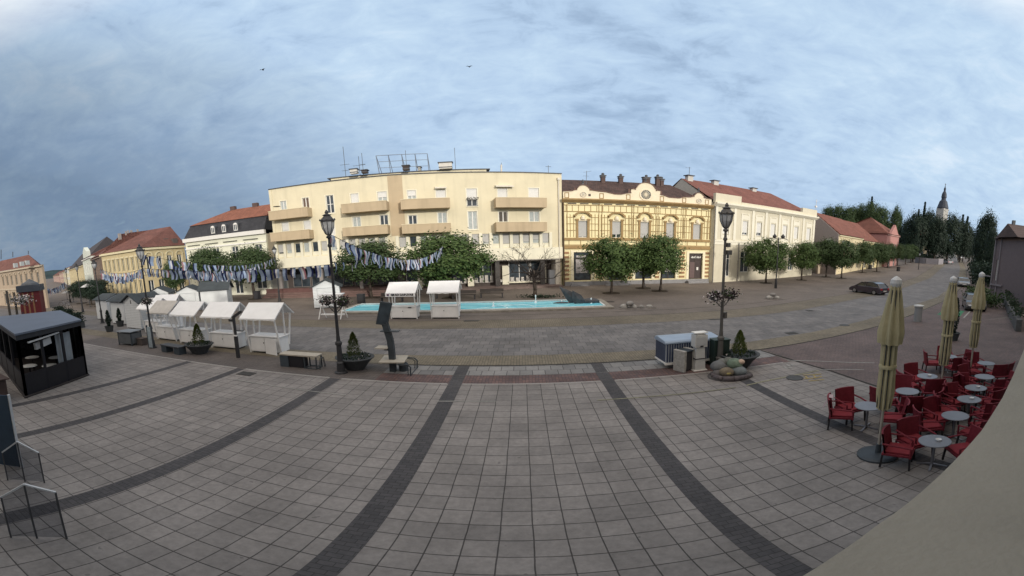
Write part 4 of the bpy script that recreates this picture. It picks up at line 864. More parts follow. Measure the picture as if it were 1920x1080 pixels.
# houses up the street on the right
gp = M('mauve_gable', (.27, .235, .225), .85, .08); yc = M('warm_cream_stucco', (.66, .57, .38), .85, .07); brt = Mtile('bright_red_tiles', (.20, .085, .065), (.165, .072, .056), .32, .24, (.07, .03, .025))
def right_row():
    zb = ZT(50, 52)
    a = AZ(1574, 430, 66); b_ = AZ(1619, 436, 78); Ls = (b_-a).length
    ze = 8.35
    F, rf = town('cream house with mauve windowless gable wall beside the long white house', a.xy[:], b_.xy[:], ze, 9, 12.6, yc, brt, [(1.6, 2.9, 5.0, 7.2, .8), (4.9, 5.9, 5.0, 7.0, 1), (6.6, 7.6, 5.0, 7.0, 1), (10.0, 11.2, 4.9, 7.0, .6), (1.6, 2.8, 1.7, 3.4), (5, 6, 1.7, 3.4), (10, 11, 1.7, 3.4)], zb=zb, body=gp, trim=trimy)
    # the blank gable wall reaches back behind the long white house
    MB().xprism([(.0, zb-.8), (9.0, zb-.8), (9.0, ze), (4.5, 12.5), (0, ze)], -.22, -.002).obj('gable_wall', gp, F.root)
    MB().box(-.34, -.222, 1.2, 1.9, 6.9, 7.4).obj('wall_box', wfr, F.root)
    b = MB(); b.bar((.5, 4.5, 12.4), (.5, 4.5, 15.2), .04, n=4).bar((.2, 4.5, 14.8), (1.2, 4.5, 15.0), .03, n=4).box(.2, .8, 4.4, 4.6, 13.6, 13.9); b.obj('antenna', wfr, rf)
    a2 = AZ(1619.5, 436, 78.3); b2 = AZ(1648, 446, 87); L2_ = (b2-a2).length
    town('low yellow house with long red roof between the mauve gable and the pink house', a2.xy[:], b2.xy[:], 7.9, 10, 12.6, M('soft_yellow_stucco', (.62, .53, .30), .85, .07), brt, rowwins(L2_, 4, 4.4, 6.6, 1.1)+rowwins(L2_, 3, 1.6, 3.3, 1.1), zb=ZT(60, 62), trim=trimy)
    a3 = AZ(1648.5, 446, 87.2); b3 = AZ(1664, 450, 92); L3 = (b3-a3).length
    town('small cream wing beside the pink house', a3.xy[:], b3.xy[:], 6.4, 8, 10.0, yc, brt, rowwins(L3, 3, 3.8, 5.4, .8), zb=ZT(64, 66), trim=trimy)
    pk = M('pink_stucco', (.42, .22, .20), .85, .08); a4 = AZ(1664.5, 430, 90); b4 = AZ(1687, 434, 97); L4 = (b4-a4).length
    F, rf = town('pink house with tall red hipped roof and gabled front at end of the row', a4.xy[:], b4.xy[:], 10.5, 12, 15.2, pk, brt, [(1.4, 2.2, 5.5, 7.8), (3.4, 4.4, 5.5, 8.0), (5.2, 6.2, 5.5, 8.0), (7.2, 8.0, 5.5, 7.8), (2, 3.1, 1.5, 4), (5, 6.1, 1.5, 4)], zb=ZT(68, 70), trim=M('rose_trim', (.48, .30, .27)), hipR=4, hipL=4)
    MB().yprism([(L4*.18, 10.5), (L4*.82, 10.5), (L4*.5, 13.2)], -.32, .3).obj('front_gable', pk, F.root)
right_row()
# cream chapel-like house among the trees, and the church spire
def chapel():
    a = AZ(1722, 470, 150); b_ = AZ(1738, 470, 152); F = Fac('hill_house', 'narrow cream house front with two small dark windows among dark trees below the church', a.xy[:], b_.xy[:], 0, 'house'); L = F.L; zb = ZT(a.x, a.y); zt = zpx(1730, 440, 150)
    w = [(L*.35, L*.6, zt-4.2, zt-2.8), (L*.3, L*.6, zb+1.2, zb+2.8)]
    F.wall(0, L, zb-1, zt, w, M('dull_cream', (.46, .41, .30), .85, .1))  # duller cream than the other house walls
    for q in w: F.window(*q, y=.12, fr=dkwood)
    MB().box(0, L, .302, 8, zb-1, zt-.1).obj('house_body', M('dull_cream', (.46, .41, .30)), F.root); ridge_roof(F, L, 8, zt, zt+3, reddark)
    r = 260; base = PT(1766, 404, r); t = thing('church_tower', 'distant church tower with dark onion shaped spire above the trees', 'church', (base.x, base.y, 0)); q = lambda y: zpx(1766, y, r)
    MB().cbox(0, 0, 0, 5.4, 5.4, q(391)).obj('tower', M('church_wall', (.40, .40, .38), .85, .1), t)
    z0 = q(391); s = (q(347)-z0)
    MB().lathe([(3.4, 0), (3.6, s*.03), (3.0, s*.16), (2.4, s*.30), (1.5, s*.36), (1.4, s*.44), (1.7, s*.48), (1.45, s*.62), (1.0, s*.7), (.55, s*.76), (.7, s*.8), (.6, s*.88), (.25, s*.92), (.18, s*.99)], 12, (0, 0, z0)).obj('spire', M('spire_copper', (.045, .055, .075), .6, .2), t)
    MB().box(-.1, .1, -.1, .1, z0+s*.99, z0+s*1.08).box(-.6, .6, -.1, .1, z0+s*1.03, z0+s*1.05).obj('cross', metal_d, t)
chapel()
# building at the right edge
def right_edge():
    a = AZ(1869, 450, 47); b_ = AZ(1950, 450, 40); ze = zpx(1880, 447, 46)
    F = Fac('mauve_house', 'mauve grey house with pointed gable at the right edge of the view', a.xy[:], b_.xy[:]); L = F.L
    pm = M('mauve_stucco', (.15, .125, .135), .85, .1); rm = Mtile('mauve_grey_tiles', (.11, .085, .085), (.09, .07, .07), .3, .24)
    F.wall(0, L, -.2, ze, [(.5, .95, 2.6, 5.4)], pm); F.window(.5, .95, 2.6, 5.4, y=.12)
    MB().box(0, L, .302, 10, -.2, ze-.02).obj('house_body', pm, F.root); rf = ridge_roof(F, L, 10, ze, ze+1.6, rm, over=.5)
    za = zpx(1898, 423, 46); b = MB(); b.add([(1.0, -.7, ze+.05), (5.4, -.7, ze+.05), (3.1, -.7, za), (1.0, 5, ze+.05), (5.4, 5, ze+.05), (3.1, 5, za)], [(0, 1, 2), (0, 2, 5, 3), (1, 4, 5, 2)]); b.obj('front_gable', rm, F.root)
    MB().cbox(3.1, 0, za-.2, .3, .3, .7).obj('chimney', metal_d, rf)
    b = MB(); b.box(-.05, .12, -.15, -.002, -.2, ze).box(1.15, 1.3, -.12, -.002, -.2, ze).box(0, 2.5, -.2, -.002, 1.9, 2.1).box(-1.6, 0, -.3, 0, 3.0, 3.1).box(-2.2, 0, -.6, 0, 1.2, 1.3); pieces(b, 'trim', M('mauve_trim', (.22, .2, .22)), F.root)
    w = thing('street_wall', 'low dark stone wall with hedge running beside pavement at right edge', 'wall'); P = [G(1869, 530), G(1880, 560), G(1893, 590), G(1909, 622)]
    b = MB()
    for i in range(3): b.beam(P[i]+Vector((0, 0, .45)), P[i+1]+Vector((0, 0, .45)), .35, .9)
    b.obj('wall', M('dark_stone', (.10, .10, .10), .9, .3), w)
    b = MB(); r = random.Random(2)
    for i in range(900):
        t = r.random()*2.99; k = int(t); p = P[k].lerp(P[k+1], t-k)+Vector((r.gauss(.3, .25), r.gauss(0, .2), .8+r.random()*.9)); leafquad(b, p, .12, r)
    b.obj('hedge', Mleaf('hedge_leaf', (.02, .035, .02), (.04, .06, .03)), w)
right_edge()
# the building the camera looks out from: its front wall and the ledge seen in the lower right corner
def own_building():
    t = thing('lookout_building', 'building the view is taken from, its beige ledge crossing the lower right corner', 'building', (0, 0, 0), atan2(.236, 1))
    wallm = M('beige_ledge_plaster', (.35, .31, .25), .85, .12, 3.5, .12, 120)
    MB().box(-60, 75, -12.3, -.32, 0, 9.8).obj('wall', M('beige_wall_plaster', (.42, .40, .34), .8, .06), t)
    E_ = [G(px, py, 4.65).xy for px, py in ((1925, 642), (1920, 655), (1900, 703), (1880, 745), (1840, 808), (1800, 853), (1760, 893), (1700, 945), (1640, 988), (1560, 1045), (1505, 1080))]
    inv = Matrix.Rotation(-atan2(.236, 1), 4, 'Z'); P = [(inv @ Vector((p.x, p.y, 0))).xy for p in E_]
    P = [Vector((P[0].x+6, P[0].y+.4))]+P+[Vector((-1.0, P[-1].y-.12)), Vector((-1.0, -.318)), Vector((P[0].x+6, -.318))]
    MB().prism([p[:] for p in P], 4.35, 4.65).obj('ledge', wallm, t)
    MB().box(-60, 75, -12.6, .2, 9.802, 10.1).obj('roof', metal_d, t)
own_building()
# ------------------------------------------------------------------ trees
bark = M('bark', (.060, .048, .040), .95, .3, 6, .6, 12)
def crown_mesh(seed, nclump=75, per=70, ls=.085, flat=.0, hole=.0):
    """unit crown (radius 1, height 1 up and down) of leaf-sized faces gathered in clumps"""
    r = random.Random(seed); b = MB()
    for i in range(nclump):
        u = r.random()*2-1; a = r.random()*2*pi; s = sqrt(1-u*u); d = Vector((s*cos(a), s*sin(a), u))
        if u < -.55 and r.random() < .6: d.z = -.5; d.normalize()
        rad = .60+.42*r.random()**.8; c = d*rad; cr = .15+.15*r.random()
        for k in range(per):
            q = Vector((r.gauss(0, 1), r.gauss(0, 1), r.gauss(0, .8)))*cr*.62
            p = c+q; n = (d*.7+q.normalized()*.6+Vector((0, 0, .35))+Vector((r.gauss(0, .45), r.gauss(0, .45), r.gauss(0, .45)))).normalized()
            t = n.orthogonal().normalized(); v = n.cross(t); an = r.random()*pi; t, v = t*cos(an)+v*sin(an), v*cos(an)-t*sin(an)
            sz = ls*(.7+.6*r.random()); b.add([p-t*sz, p-v*sz*.6, p+t*sz, p+v*sz*.6], [(0, 1, 2, 3)])
    for k in range(500):
        d = Vector((r.gauss(0, 1), r.gauss(0, 1), r.gauss(0, 1))).normalized()*(.3+.4*r.random()); leafquad(b, d, ls*1.7, r)
    me = bpy.data.meshes.new('crown'); me.from_pydata(b.v, [], b.f); me.update(); return me
CROWNS = [crown_mesh(s) for s in (1, 2, 3)]
BIGCROWNS = [crown_mesh(s, 120, 75, .045) for s in (11, 12, 13)]
leafA = Mleaf('linden_leaf', (.042, .078, .024), (.088, .135, .040)); leafB = Mleaf('deep_green_leaf', (.034, .064, .024), (.066, .102, .038)); leafD = Mleaf('dark_park_leaf', (.012, .026, .018), (.026, .046, .028)); leafC = Mleaf('conifer_needle', (.010, .022, .017), (.018, .036, .024))  # the second leaf green is darker than the linden green
def inst(name, me, mat, parent, loc=(0, 0, 0), sc=(1, 1, 1), rz=0):
    key = (me.name, mat.name)
    if key not in INST: m2 = me.copy(); m2.materials.clear(); m2.materials.append(mat); INST[key] = m2
    o = bpy.data.objects.new(name, INST[key]); COL.objects.link(o); o.parent = parent; o.location = loc; o.scale = sc; o.rotation_euler = (0, 0, rz); return o
INST = {}
def trunk_mesh(seed, h, r0=.11, nl=7, spread=1.3, top=1.6):
    r = random.Random(seed); b = MB(); z = 0; p = Vector((0, 0, -.05)); pts = [p]; 
    for i in range(3): p = p+Vector((r.gauss(0, .04), r.gauss(0, .04), h/3)); pts.append(p)
    b.tube(pts, [r0*1.25, r0*.95, r0*.85, r0*.8], 8)
    for i in range(nl):
        a = 2*pi*i/nl+r.random()*.5; q = pts[-1]+Vector((cos(a)*spread*.45, sin(a)*spread*.45, top*.35)); e = pts[-1]+Vector((cos(a)*spread*(.7+.3*r.random()), sin(a)*spread*(.7+.3*r.random()), top*(.6+.5*r.random())))
        b.tube([pts[-1]-Vector((0, 0, .06)), q, e], [r0*.6, r0*.4, r0*.12], 5)
    return b
def street_tree(px, py, r, w, zb, zt, label, seed=0, leaf=None, big=False, name='street_tree', group='trees of the square', h0=None, tr=.11):
    p = AZ(px, py, r) if r else G(px, py); zg = ZT(p.x, p.y)
    t = thing(name, label, 'tree', (p.x, p.y, zg), 0, group)
    hh = zb+.35 if h0 is None else h0
    trunk_mesh(seed, hh+(zt-zb)*.12, tr, 7, w*.36, (zt-zb)*.45).obj('trunk', bark, t, smooth=True)
    me = (BIGCROWNS if big else CROWNS)[seed % 3]
    inst('crown', BIGCROWNS[seed % 3], leaf or leafA, t, (0, 0, (zb+zt)/2), (w/2*1.0, w/2*1.0, (zt-zb)/2), seed*1.7)
    # planting ring in the paving
    MB().lathe([(.75, 0), (.75, .045), (.62, .05), (.6, .03), (.02, .035)], 14).obj('soil_ring', M('soil', (.05, .04, .03), .95, .4, 5), t)
    return t
street_tree(1146, 550, None, 4.9, 1.3, 5.75, 'round leafy tree before the left half of the ornate yellow house', 1)
street_tree(1237, 546, None, 4.5, 1.5, 6.15, 'round leafy tree before the right half of the ornate yellow house', 2)
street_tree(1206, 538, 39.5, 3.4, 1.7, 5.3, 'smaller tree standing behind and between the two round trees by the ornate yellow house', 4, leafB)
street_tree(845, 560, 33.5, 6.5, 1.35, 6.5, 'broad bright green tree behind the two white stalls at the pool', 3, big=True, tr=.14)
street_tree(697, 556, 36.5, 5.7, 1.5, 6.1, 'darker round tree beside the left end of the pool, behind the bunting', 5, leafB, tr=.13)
street_tree(1436, 531, 49, 5.4, 1.5, 6.4, 'rounded tree in front of the long cream white house, nearest the flower lamp post', 7)
street_tree(1503, 527, 55, 3.7, 1.5, 6.2, 'smaller round tree second in the row before the long white house', 8)
row = [(1549, 519, 61, 4.8, 1.7, 6.9), (1578, 517, 60, 4.6, 1.6, 6.8), (1617, 511, 72, 3.7, 1.5, 6.6), (1644, 508, 76, 4.4, 1.6, 6.6), (1664, 504, 88, 3.6, 1.5, 6.3), (1682, 500, 97, 3.8, 1.5, 6.2), (1697, 497, 104, 3.6, 1.5, 6.0), (1707, 493, 112, 3.6, 1.4, 6.0), (1600, 511, 80, 3.8, 1.5, 5.8)]
labs = ['third round tree in the right row, before the mauve gable wall', 'fourth round tree in the right row, before the cream gabled house', 'fifth round tree of the right row with thin trunk and small crown', 'sixth round tree of the right row, before the lower yellow house', 'seventh tree of the right row, before the pink house', 'eighth tree of the right row, right of the pink house', 'ninth tree of the right row, near the slim lamp at the road', 'last small tree of the right row, below the dark park trees', 'small tree behind the row, glimpsed between the fourth and fifth trees']
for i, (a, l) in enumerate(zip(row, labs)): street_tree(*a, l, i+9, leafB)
street_tree(1562, 514, 72, 3.2, 1.7, 5.2, 'small rear tree by the pale garden wall, between third and fourth row trees', 21, leafB)
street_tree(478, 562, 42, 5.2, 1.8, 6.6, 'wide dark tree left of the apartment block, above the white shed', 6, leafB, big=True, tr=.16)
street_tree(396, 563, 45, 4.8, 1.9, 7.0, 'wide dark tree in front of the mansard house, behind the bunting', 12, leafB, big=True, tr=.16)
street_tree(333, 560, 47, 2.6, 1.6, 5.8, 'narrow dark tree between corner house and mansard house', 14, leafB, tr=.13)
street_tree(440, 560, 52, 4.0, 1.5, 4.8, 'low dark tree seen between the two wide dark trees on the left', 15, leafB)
for i, (px, w, l) in enumerate(((152, 9, 'left clump of dark trees in the receding west street before the yellow long house'), (170, 8, 'middle clump of dark trees in the receding west street'), (186, 7, 'right clump of dark trees beside the corner house in the receding west street'))):
    street_tree(px, 560, 58-i*4, 3.4, .9, 3.9, l, 30+i, leafD, group='dark trees in the receding west street')
# bare tree by the pool
def bare_tree():
    p = G(1003, 558); t = thing('bare_tree', 'leafless tree with knotty dark branches behind the pool', 'tree', (p.x, p.y, 0)); r = random.Random(4)
    MB().tube([(0, 0, -.05), (.03, 0, .7), (-.02, .02, 1.4), (-.08, 0, 2.6)], [.17, .14, .13, .13], 8).obj('trunk', bark, t, smooth=True)
    b = MB()
    def grow(p, d, L, rad, k):
        n = 3; q = p
        for i in range(n):
            d = (d+Vector((r.gauss(0, .16), r.gauss(0, .16), r.gauss(.03, .12)))).normalized(); e = q+d*L/n; b.bar(q, e, rad, rad*.8, 5, False); q = e; rad *= .8
        if k > 0:
            for i in range(3 if k > 1 else 4):
                dd = (d+Vector((r.gauss(0, .65), r.gauss(0, .65), r.gauss(.1, .45)))).normalized(); grow(q, dd, L*.66, rad*.85, k-1)
    for a, el, L in ((2.9, .5, 1.35), (.35, .55, 1.35), (2.3, 1.0, 1.2), (.9, 1.1, 1.2), (1.6, 1.3, 1.3), (3.4, .15, 1.3), (-.2, .1, 1.25), (-1.2, .7, 1.0), (-2, .8, 1.0)):
        grow(Vector((-.08, 0, 1.75+r.random()*.7)), Vector((cos(a)*cos(el), sin(a)*cos(el), sin(el))), L*1.3, .075, 3)
    b.obj('branches', M('dark_bark', (.030, .024, .021), .95), t)
    b = MB()
    for i in range(420): c = Vector((r.gauss(0, .28), r.gauss(0, .25), 1.9+r.gauss(0, .35))); b.bar(c, c+Vector((r.gauss(0, .24), r.gauss(0, .24), r.gauss(0, .2))), .008, n=3, cap=False)
    b.obj('twig_tangle', M('dark_twig', (.05, .04, .038), .95), t)  # tangle of bare twigs without leaves
    b = MB()
    for i in range(260): c = Vector((r.gauss(.35, .8), r.gauss(-.2, .3), .06+abs(r.gauss(0, .12)))); leafquad(b, c, .09, r)
    s = b.obj('shrub', leafD, None); s.location = (p.x, p.y, 0); tag(s, 'low dark groundcover at the foot of the bare tree by the pool', 'shrub')
bare_tree()
# dark park trees up the hill and conifers
def park_tree(px, r, w, ytop, label, seed, leaf=None, slim=False, zb=1.0, cat_group='dark park trees below the church', ybase=None):
    p = AZ(px, 480, r); zg = ZT(p.x, p.y); zt = PT(px, ytop, r).z; W_ = w*r/FX
    t = thing('park_tree', label, 'tree', (p.x, p.y, zg), 0, cat_group); hh = zt-zg
    MB().tube([(0, 0, -.3), (0, 0, hh*.5)], [.35, .2], 6).obj('trunk', bark, t)
    inst('crown', BIGCROWNS[seed % 3], leaf or leafD, t, (0, 0, (zb+hh)/2), (W_/2, W_/2, (hh-zb)/2), seed)
park_tree(1712, 118, 48, 398, 'big dark tree right of the pink house', 1); park_tree(1694, 128, 30, 415, 'dark tree just behind the pink house roof', 2)
park_tree(1752, 120, 44, 405, 'dark tree left of the church tower base', 3); park_tree(1776, 125, 46, 400, 'dark tree below the church spire', 4); park_tree(1800, 135, 44, 412, 'dark tree right of the church spire', 5)
park_tree(1735, 165, 40, 392, 'tall dark tree above the small cream house on the hill', 6); park_tree(1818, 150, 26, 432, 'small dark tree at the end of the uphill road', 7)
park_tree(1722, 170, 34, 400, 'dark tree behind the small cream hill house', 8)
park_tree(1846, 88, 44, 394, 'tall dense dark tree like a pillar beside the uphill road', 9, cat_group='dark trees by the uphill road'); park_tree(1836, 96, 26, 415, 'left companion of the tall pillar tree', 10, cat_group='dark trees by the uphill road'); park_tree(1858, 80, 26, 430, 'dark tree between the tall pillar tree and the mauve house', 11, cat_group='dark trees by the uphill road')
for i, (px, r, w, y, l) in enumerate(((1562, 150, 26, 379, 'loose tree top above the cream gabled house roof'), (1586, 150, 30, 381, 'wide tree top over the red roofs'), (1605, 155, 34, 378, 'rounded tree top behind the long red roof'), (1627, 150, 24, 371, 'tallest tree top behind the red roofs'), (1645, 150, 30, 380, 'tree top left of the pink house ridge'), (1674, 150, 18, 381, 'slender tree top right behind the pink house'), (1545, 160, 20, 381, 'small tree top at the mauve gable peak'))):
    park_tree(px, r, w*1.35, y+5, l, 20+i, leafB, zb=6, cat_group='tree tops behind the red roofs')
def conifer(px, r, ytop, w, label):
    p = AZ(px, 480, r); zg = ZT(p.x, p.y); zt = PT(px, ytop, r).z-zg; W_ = w*r/FX/2; rr = random.Random(px)
    t = thing('conifer', label, 'tree', (p.x, p.y, zg), 0, 'pointed conifers on the hill')
    MB().tube([(0, 0, -.2), (0, 0, zt)], [.25, .03], 5).obj('trunk', bark, t)
    b = MB()
    for i in range(900):
        k = rr.random()**.8; z = zt*(.12+.88*k); R_ = W_*(1-k)*(.75+.25*sin(k*40))+.1; a = rr.random()*2*pi; R2 = R_*(.4+.6*rr.random()); leafquad(b, Vector((R2*cos(a), R2*sin(a), z-R2*.2)), .45, rr)
    b.obj('crown', leafC, t)
conifer(1724, 160, 378, 16, 'pointed conifer left of the church tower'); conifer(1714, 165, 392, 12, 'smaller conifer left of the pointed one'); conifer(1806, 140, 405, 14, 'pointed conifer right of the church spire'); conifer(1797, 150, 402, 10, 'thin conifer next to the pointed conifer right of the spire'); conifer(1625, 150, 368, 8, 'thin pine top behind the red roofs')
def hedge(name, label, pts, w, h, n, leaf, seed=1, cat='hedge', s=.16):
    b = MB(); r = random.Random(seed); P = [Vector((p[0], p[1], 0)) for p in pts]
    for i in range(n):
        t = r.random()*(len(P)-1)*.9999; k = int(t); p = P[k].lerp(P[k+1], t-k); q = p+Vector((r.uniform(-w, w), r.uniform(-w, w), 0)); hh = h*(.75+.25*sin(q.x*1.3+q.y)); z = r.random()**.6*hh
        q.z = ZT(q.x, q.y)+z; leafquad(b, q, s, r)
    o = b.obj(name, leaf); tag(o, label, cat); return o
hedge('hedge', 'dark leafy hedge along the uphill road under the pillar tree', [AZ(1862, 500, 62).xy[:], AZ(1852, 500, 75).xy[:], AZ(1838, 500, 100).xy[:]], 2.4, 4.0, 5200, leafD, s=.3)
hedge('hedge', 'dark hedge on the bank below the small cream hill house', [AZ(1700, 500, 135).xy[:], AZ(1745, 495, 140).xy[:]], 3, 2.2, 1500, leafD, 2, s=.35)
hedge('hedge', 'bushes beside the dark parked car on the right', [(33.5, 15.5), (36, 18.5), (41, 22)], 1.0, 1.9, 1600, leafB, 3, s=.14)

# ------------------------------------------------------------------ lamp posts
lampm = M('dark_lamp_metal', (.035, .036, .04), .5, .2, 5); lampg = M('grey_lamp_metal', (.10, .095, .09), .5, .15, 5); lglass = Mglass('lamp_glass', (.30, .31, .32), .2)
fl_dark = M('dark_petunia', (.045, .03, .035), .9, .5, 9); fl_w = M('white_petunia', (.55, .5, .5), .8, .2)
def lamp(x, y, s, label, mat, baskets=True, kids=True, bask_rz=0, sign=False, group='lamp posts of the square', z=0):
    t = thing('lamp_post', label, 'lamp post', (x, y, z), bask_rz, group)
    q = lambda v: v*s
    MB().lathe([(.23, 0), (.23, .05), (.15, .09), (.125, .42), (.15, .46), (.10, .52), (.085, 1.2), (.12, 1.25), (.12, 1.33), (.075, 1.4), (.062, 1.6)], 12).obj('base', mat, t, smooth=False)
    MB().lathe([(.058, 1.6), (.05, 3.0), (.045, 4.5), (.042, 5.2), (.07, 5.22), (.07, 5.3), (.045, 5.34), (.042, 5.55), (.09, 5.58), (.09, 5.63), (.04, 5.68)], 10).obj('post', mat, t)
    MB().lathe([(.03, 5.68), (.10, 5.75), (.185, 5.98), (.21, 6.22), (.20, 6.24)], 8).obj('lantern_glass', lglass, t)
    b = MB()
    for i in range(8):
        a = 2*pi*i/8; b.tube([(.04*cos(a), .04*sin(a), 5.68), (.105*cos(a), .105*sin(a), 5.75), (.19*cos(a), .19*sin(a), 5.98), (.215*cos(a), .215*sin(a), 6.22)], .012, 4)
        b.lathe([(.02, 0), (.035, .03), (.02, .07), (.005, .1)], 5, (.235*cos(a), .235*sin(a), 6.26))
    b.lathe([(.235, 6.22), (.245, 6.28), (.20, 6.32), (.16, 6.4), (.11, 6.46), (.16, 6.49), (.1, 6.52), (.05, 6.55), (.07, 6.6), (.02, 6.7)], 10)
    b.obj('lantern_cap', mat, t)
    if baskets:
        for sg in (-1, 1):
            b = MB(); b.tube([(0, 0, 2.55), (sg*.18, 0, 2.68), (sg*.36, 0, 2.86), (sg*.38, 0, 2.95)], .018, 5)
            b.tube([(sg*.1*cos(a)+sg*.2, 0, 2.75+.1*sin(a)) for a in (0, 1, 2, 3, 4, 5)], .01, 4)
            b.lathe([(.05, 2.86), (.17, 2.93), (.19, 3.0)], 8, (sg*.38, 0, 0)); br = b.obj('bracket', mat, t)
            r = random.Random(int(x*10)+sg); f = MB()
            for i in range(420):
                c = Vector((sg*.36+r.gauss(0, .13), r.gauss(0, .13), 3.05+r.gauss(0, .09))); f.mat(fl_w if r.random() < (.30 if sg < 0 else .10) else (fl_dark if r.random() < .7 else leafB)); leafquad(f, c, .045, r)
            f.obj('flower_foliage', None, br)
    if s != 1: t.scale = (s, s, s)
    if sign:
        b = MB(); b.bar((.06, 0, 2.3), (.16, 0, 2.3), .03).box(.07, .2, -.06, .06, 2.1, 2.35); b.obj('loudspeaker', mat, t)
        b = MB(); b.box(.05, .2, -.07, .07, 4.95, 5.12).box(.05, .28, -.08, .08, 4.65, 4.83); b.obj('floodlight', mat, t)
    return t
lp = G(640, 699); lamp(lp.x, lp.y, 1, 'dark lamp post with lantern and flower baskets between the grey bench and the totem', lampm, bask_rz=-.4)
lp = G(1349, 690); lamp(lp.x, lp.y, 1, 'grey lamp post with lantern, floodlights and flower baskets behind the painted stones', lampg, sign=True, bask_rz=.4)
lp = G(287, 652); lamp(lp.x, lp.y, .96, 'lamp post with flower baskets beside the far left market stalls', lampm, bask_rz=-.7)
lp = AZ(524, 560, 38); lamp(lp.x, lp.y, .93, 'thin lamp post before the left corner of the apartment block', lampm, False)
lp = AZ(1207, 540, 41); lamp(lp.x, lp.y, .92, 'lamp post hidden behind the trees by the ornate yellow house', lampm, False)
lp = AZ(152, 560, 44); lamp(lp.x, lp.y, .95, 'dark lamp post in the receding west street by the dark trees', lampm, False)
lp = AZ(190, 590, 33); lamp(lp.x, lp.y, .93, 'dark lamp post left of the white sheds', lampm, False)
lp = AZ(131, 560, 62); lamp(lp.x, lp.y, .95, 'small far lamp post at the mouth of the receding west street', lampm, False)
def twin_lamp():
    p = AZ(1455, 528, 43); t = thing('lamp_post', 'lamp post with two dark lamps on a wide arm, rising behind a tree', 'lamp post', (p.x, p.y, 0), -.6, 'lamp posts of the square')
    MB().lathe([(.15, 0), (.12, 1.2), (.06, 1.3), (.05, 6.4)], 8).obj('post', lampm, t)
    b = MB(); b.tube([(-1.1, 0, 6.15), (-.5, 0, 6.3), (0, 0, 6.2), (.5, 0, 6.3), (1.0, 0, 6.1)], .04, 5); b.obj('arm', lampm, t)
    for x in (-.42, .42): MB().lathe([(.05, 6.25), (.2, 6.4), (.22, 6.55), (.1, 6.72), (.03, 6.85)], 8, (x, 0, 0)).obj('lantern', lampm, t)
twin_lamp()
def slim_post(px, py, r, h, label):
    p = AZ(px, py, r); t = thing('slim_lamp', label, 'lamp post', (p.x, p.y, ZT(p.x, p.y)), 0, 'slim lamps along the uphill road')
    MB().lathe([(.09, 0), (.07, 1), (.05, h)], 6).obj('post', lampm, t); MB().lathe([(.06, h), (.18, h+.15), (.16, h+.4), (.03, h+.5)], 8).obj('lantern', lglass, t)
slim_post(1721, 513, 88, 3.6, 'slim lamp at the kerb before the grey retaining wall'); slim_post(1753, 500, 120, 3.4, 'second slim lamp further up the road')
slim_post(1872, 505, 60, 3.8, 'slim dark post on pavement before the mauve house')
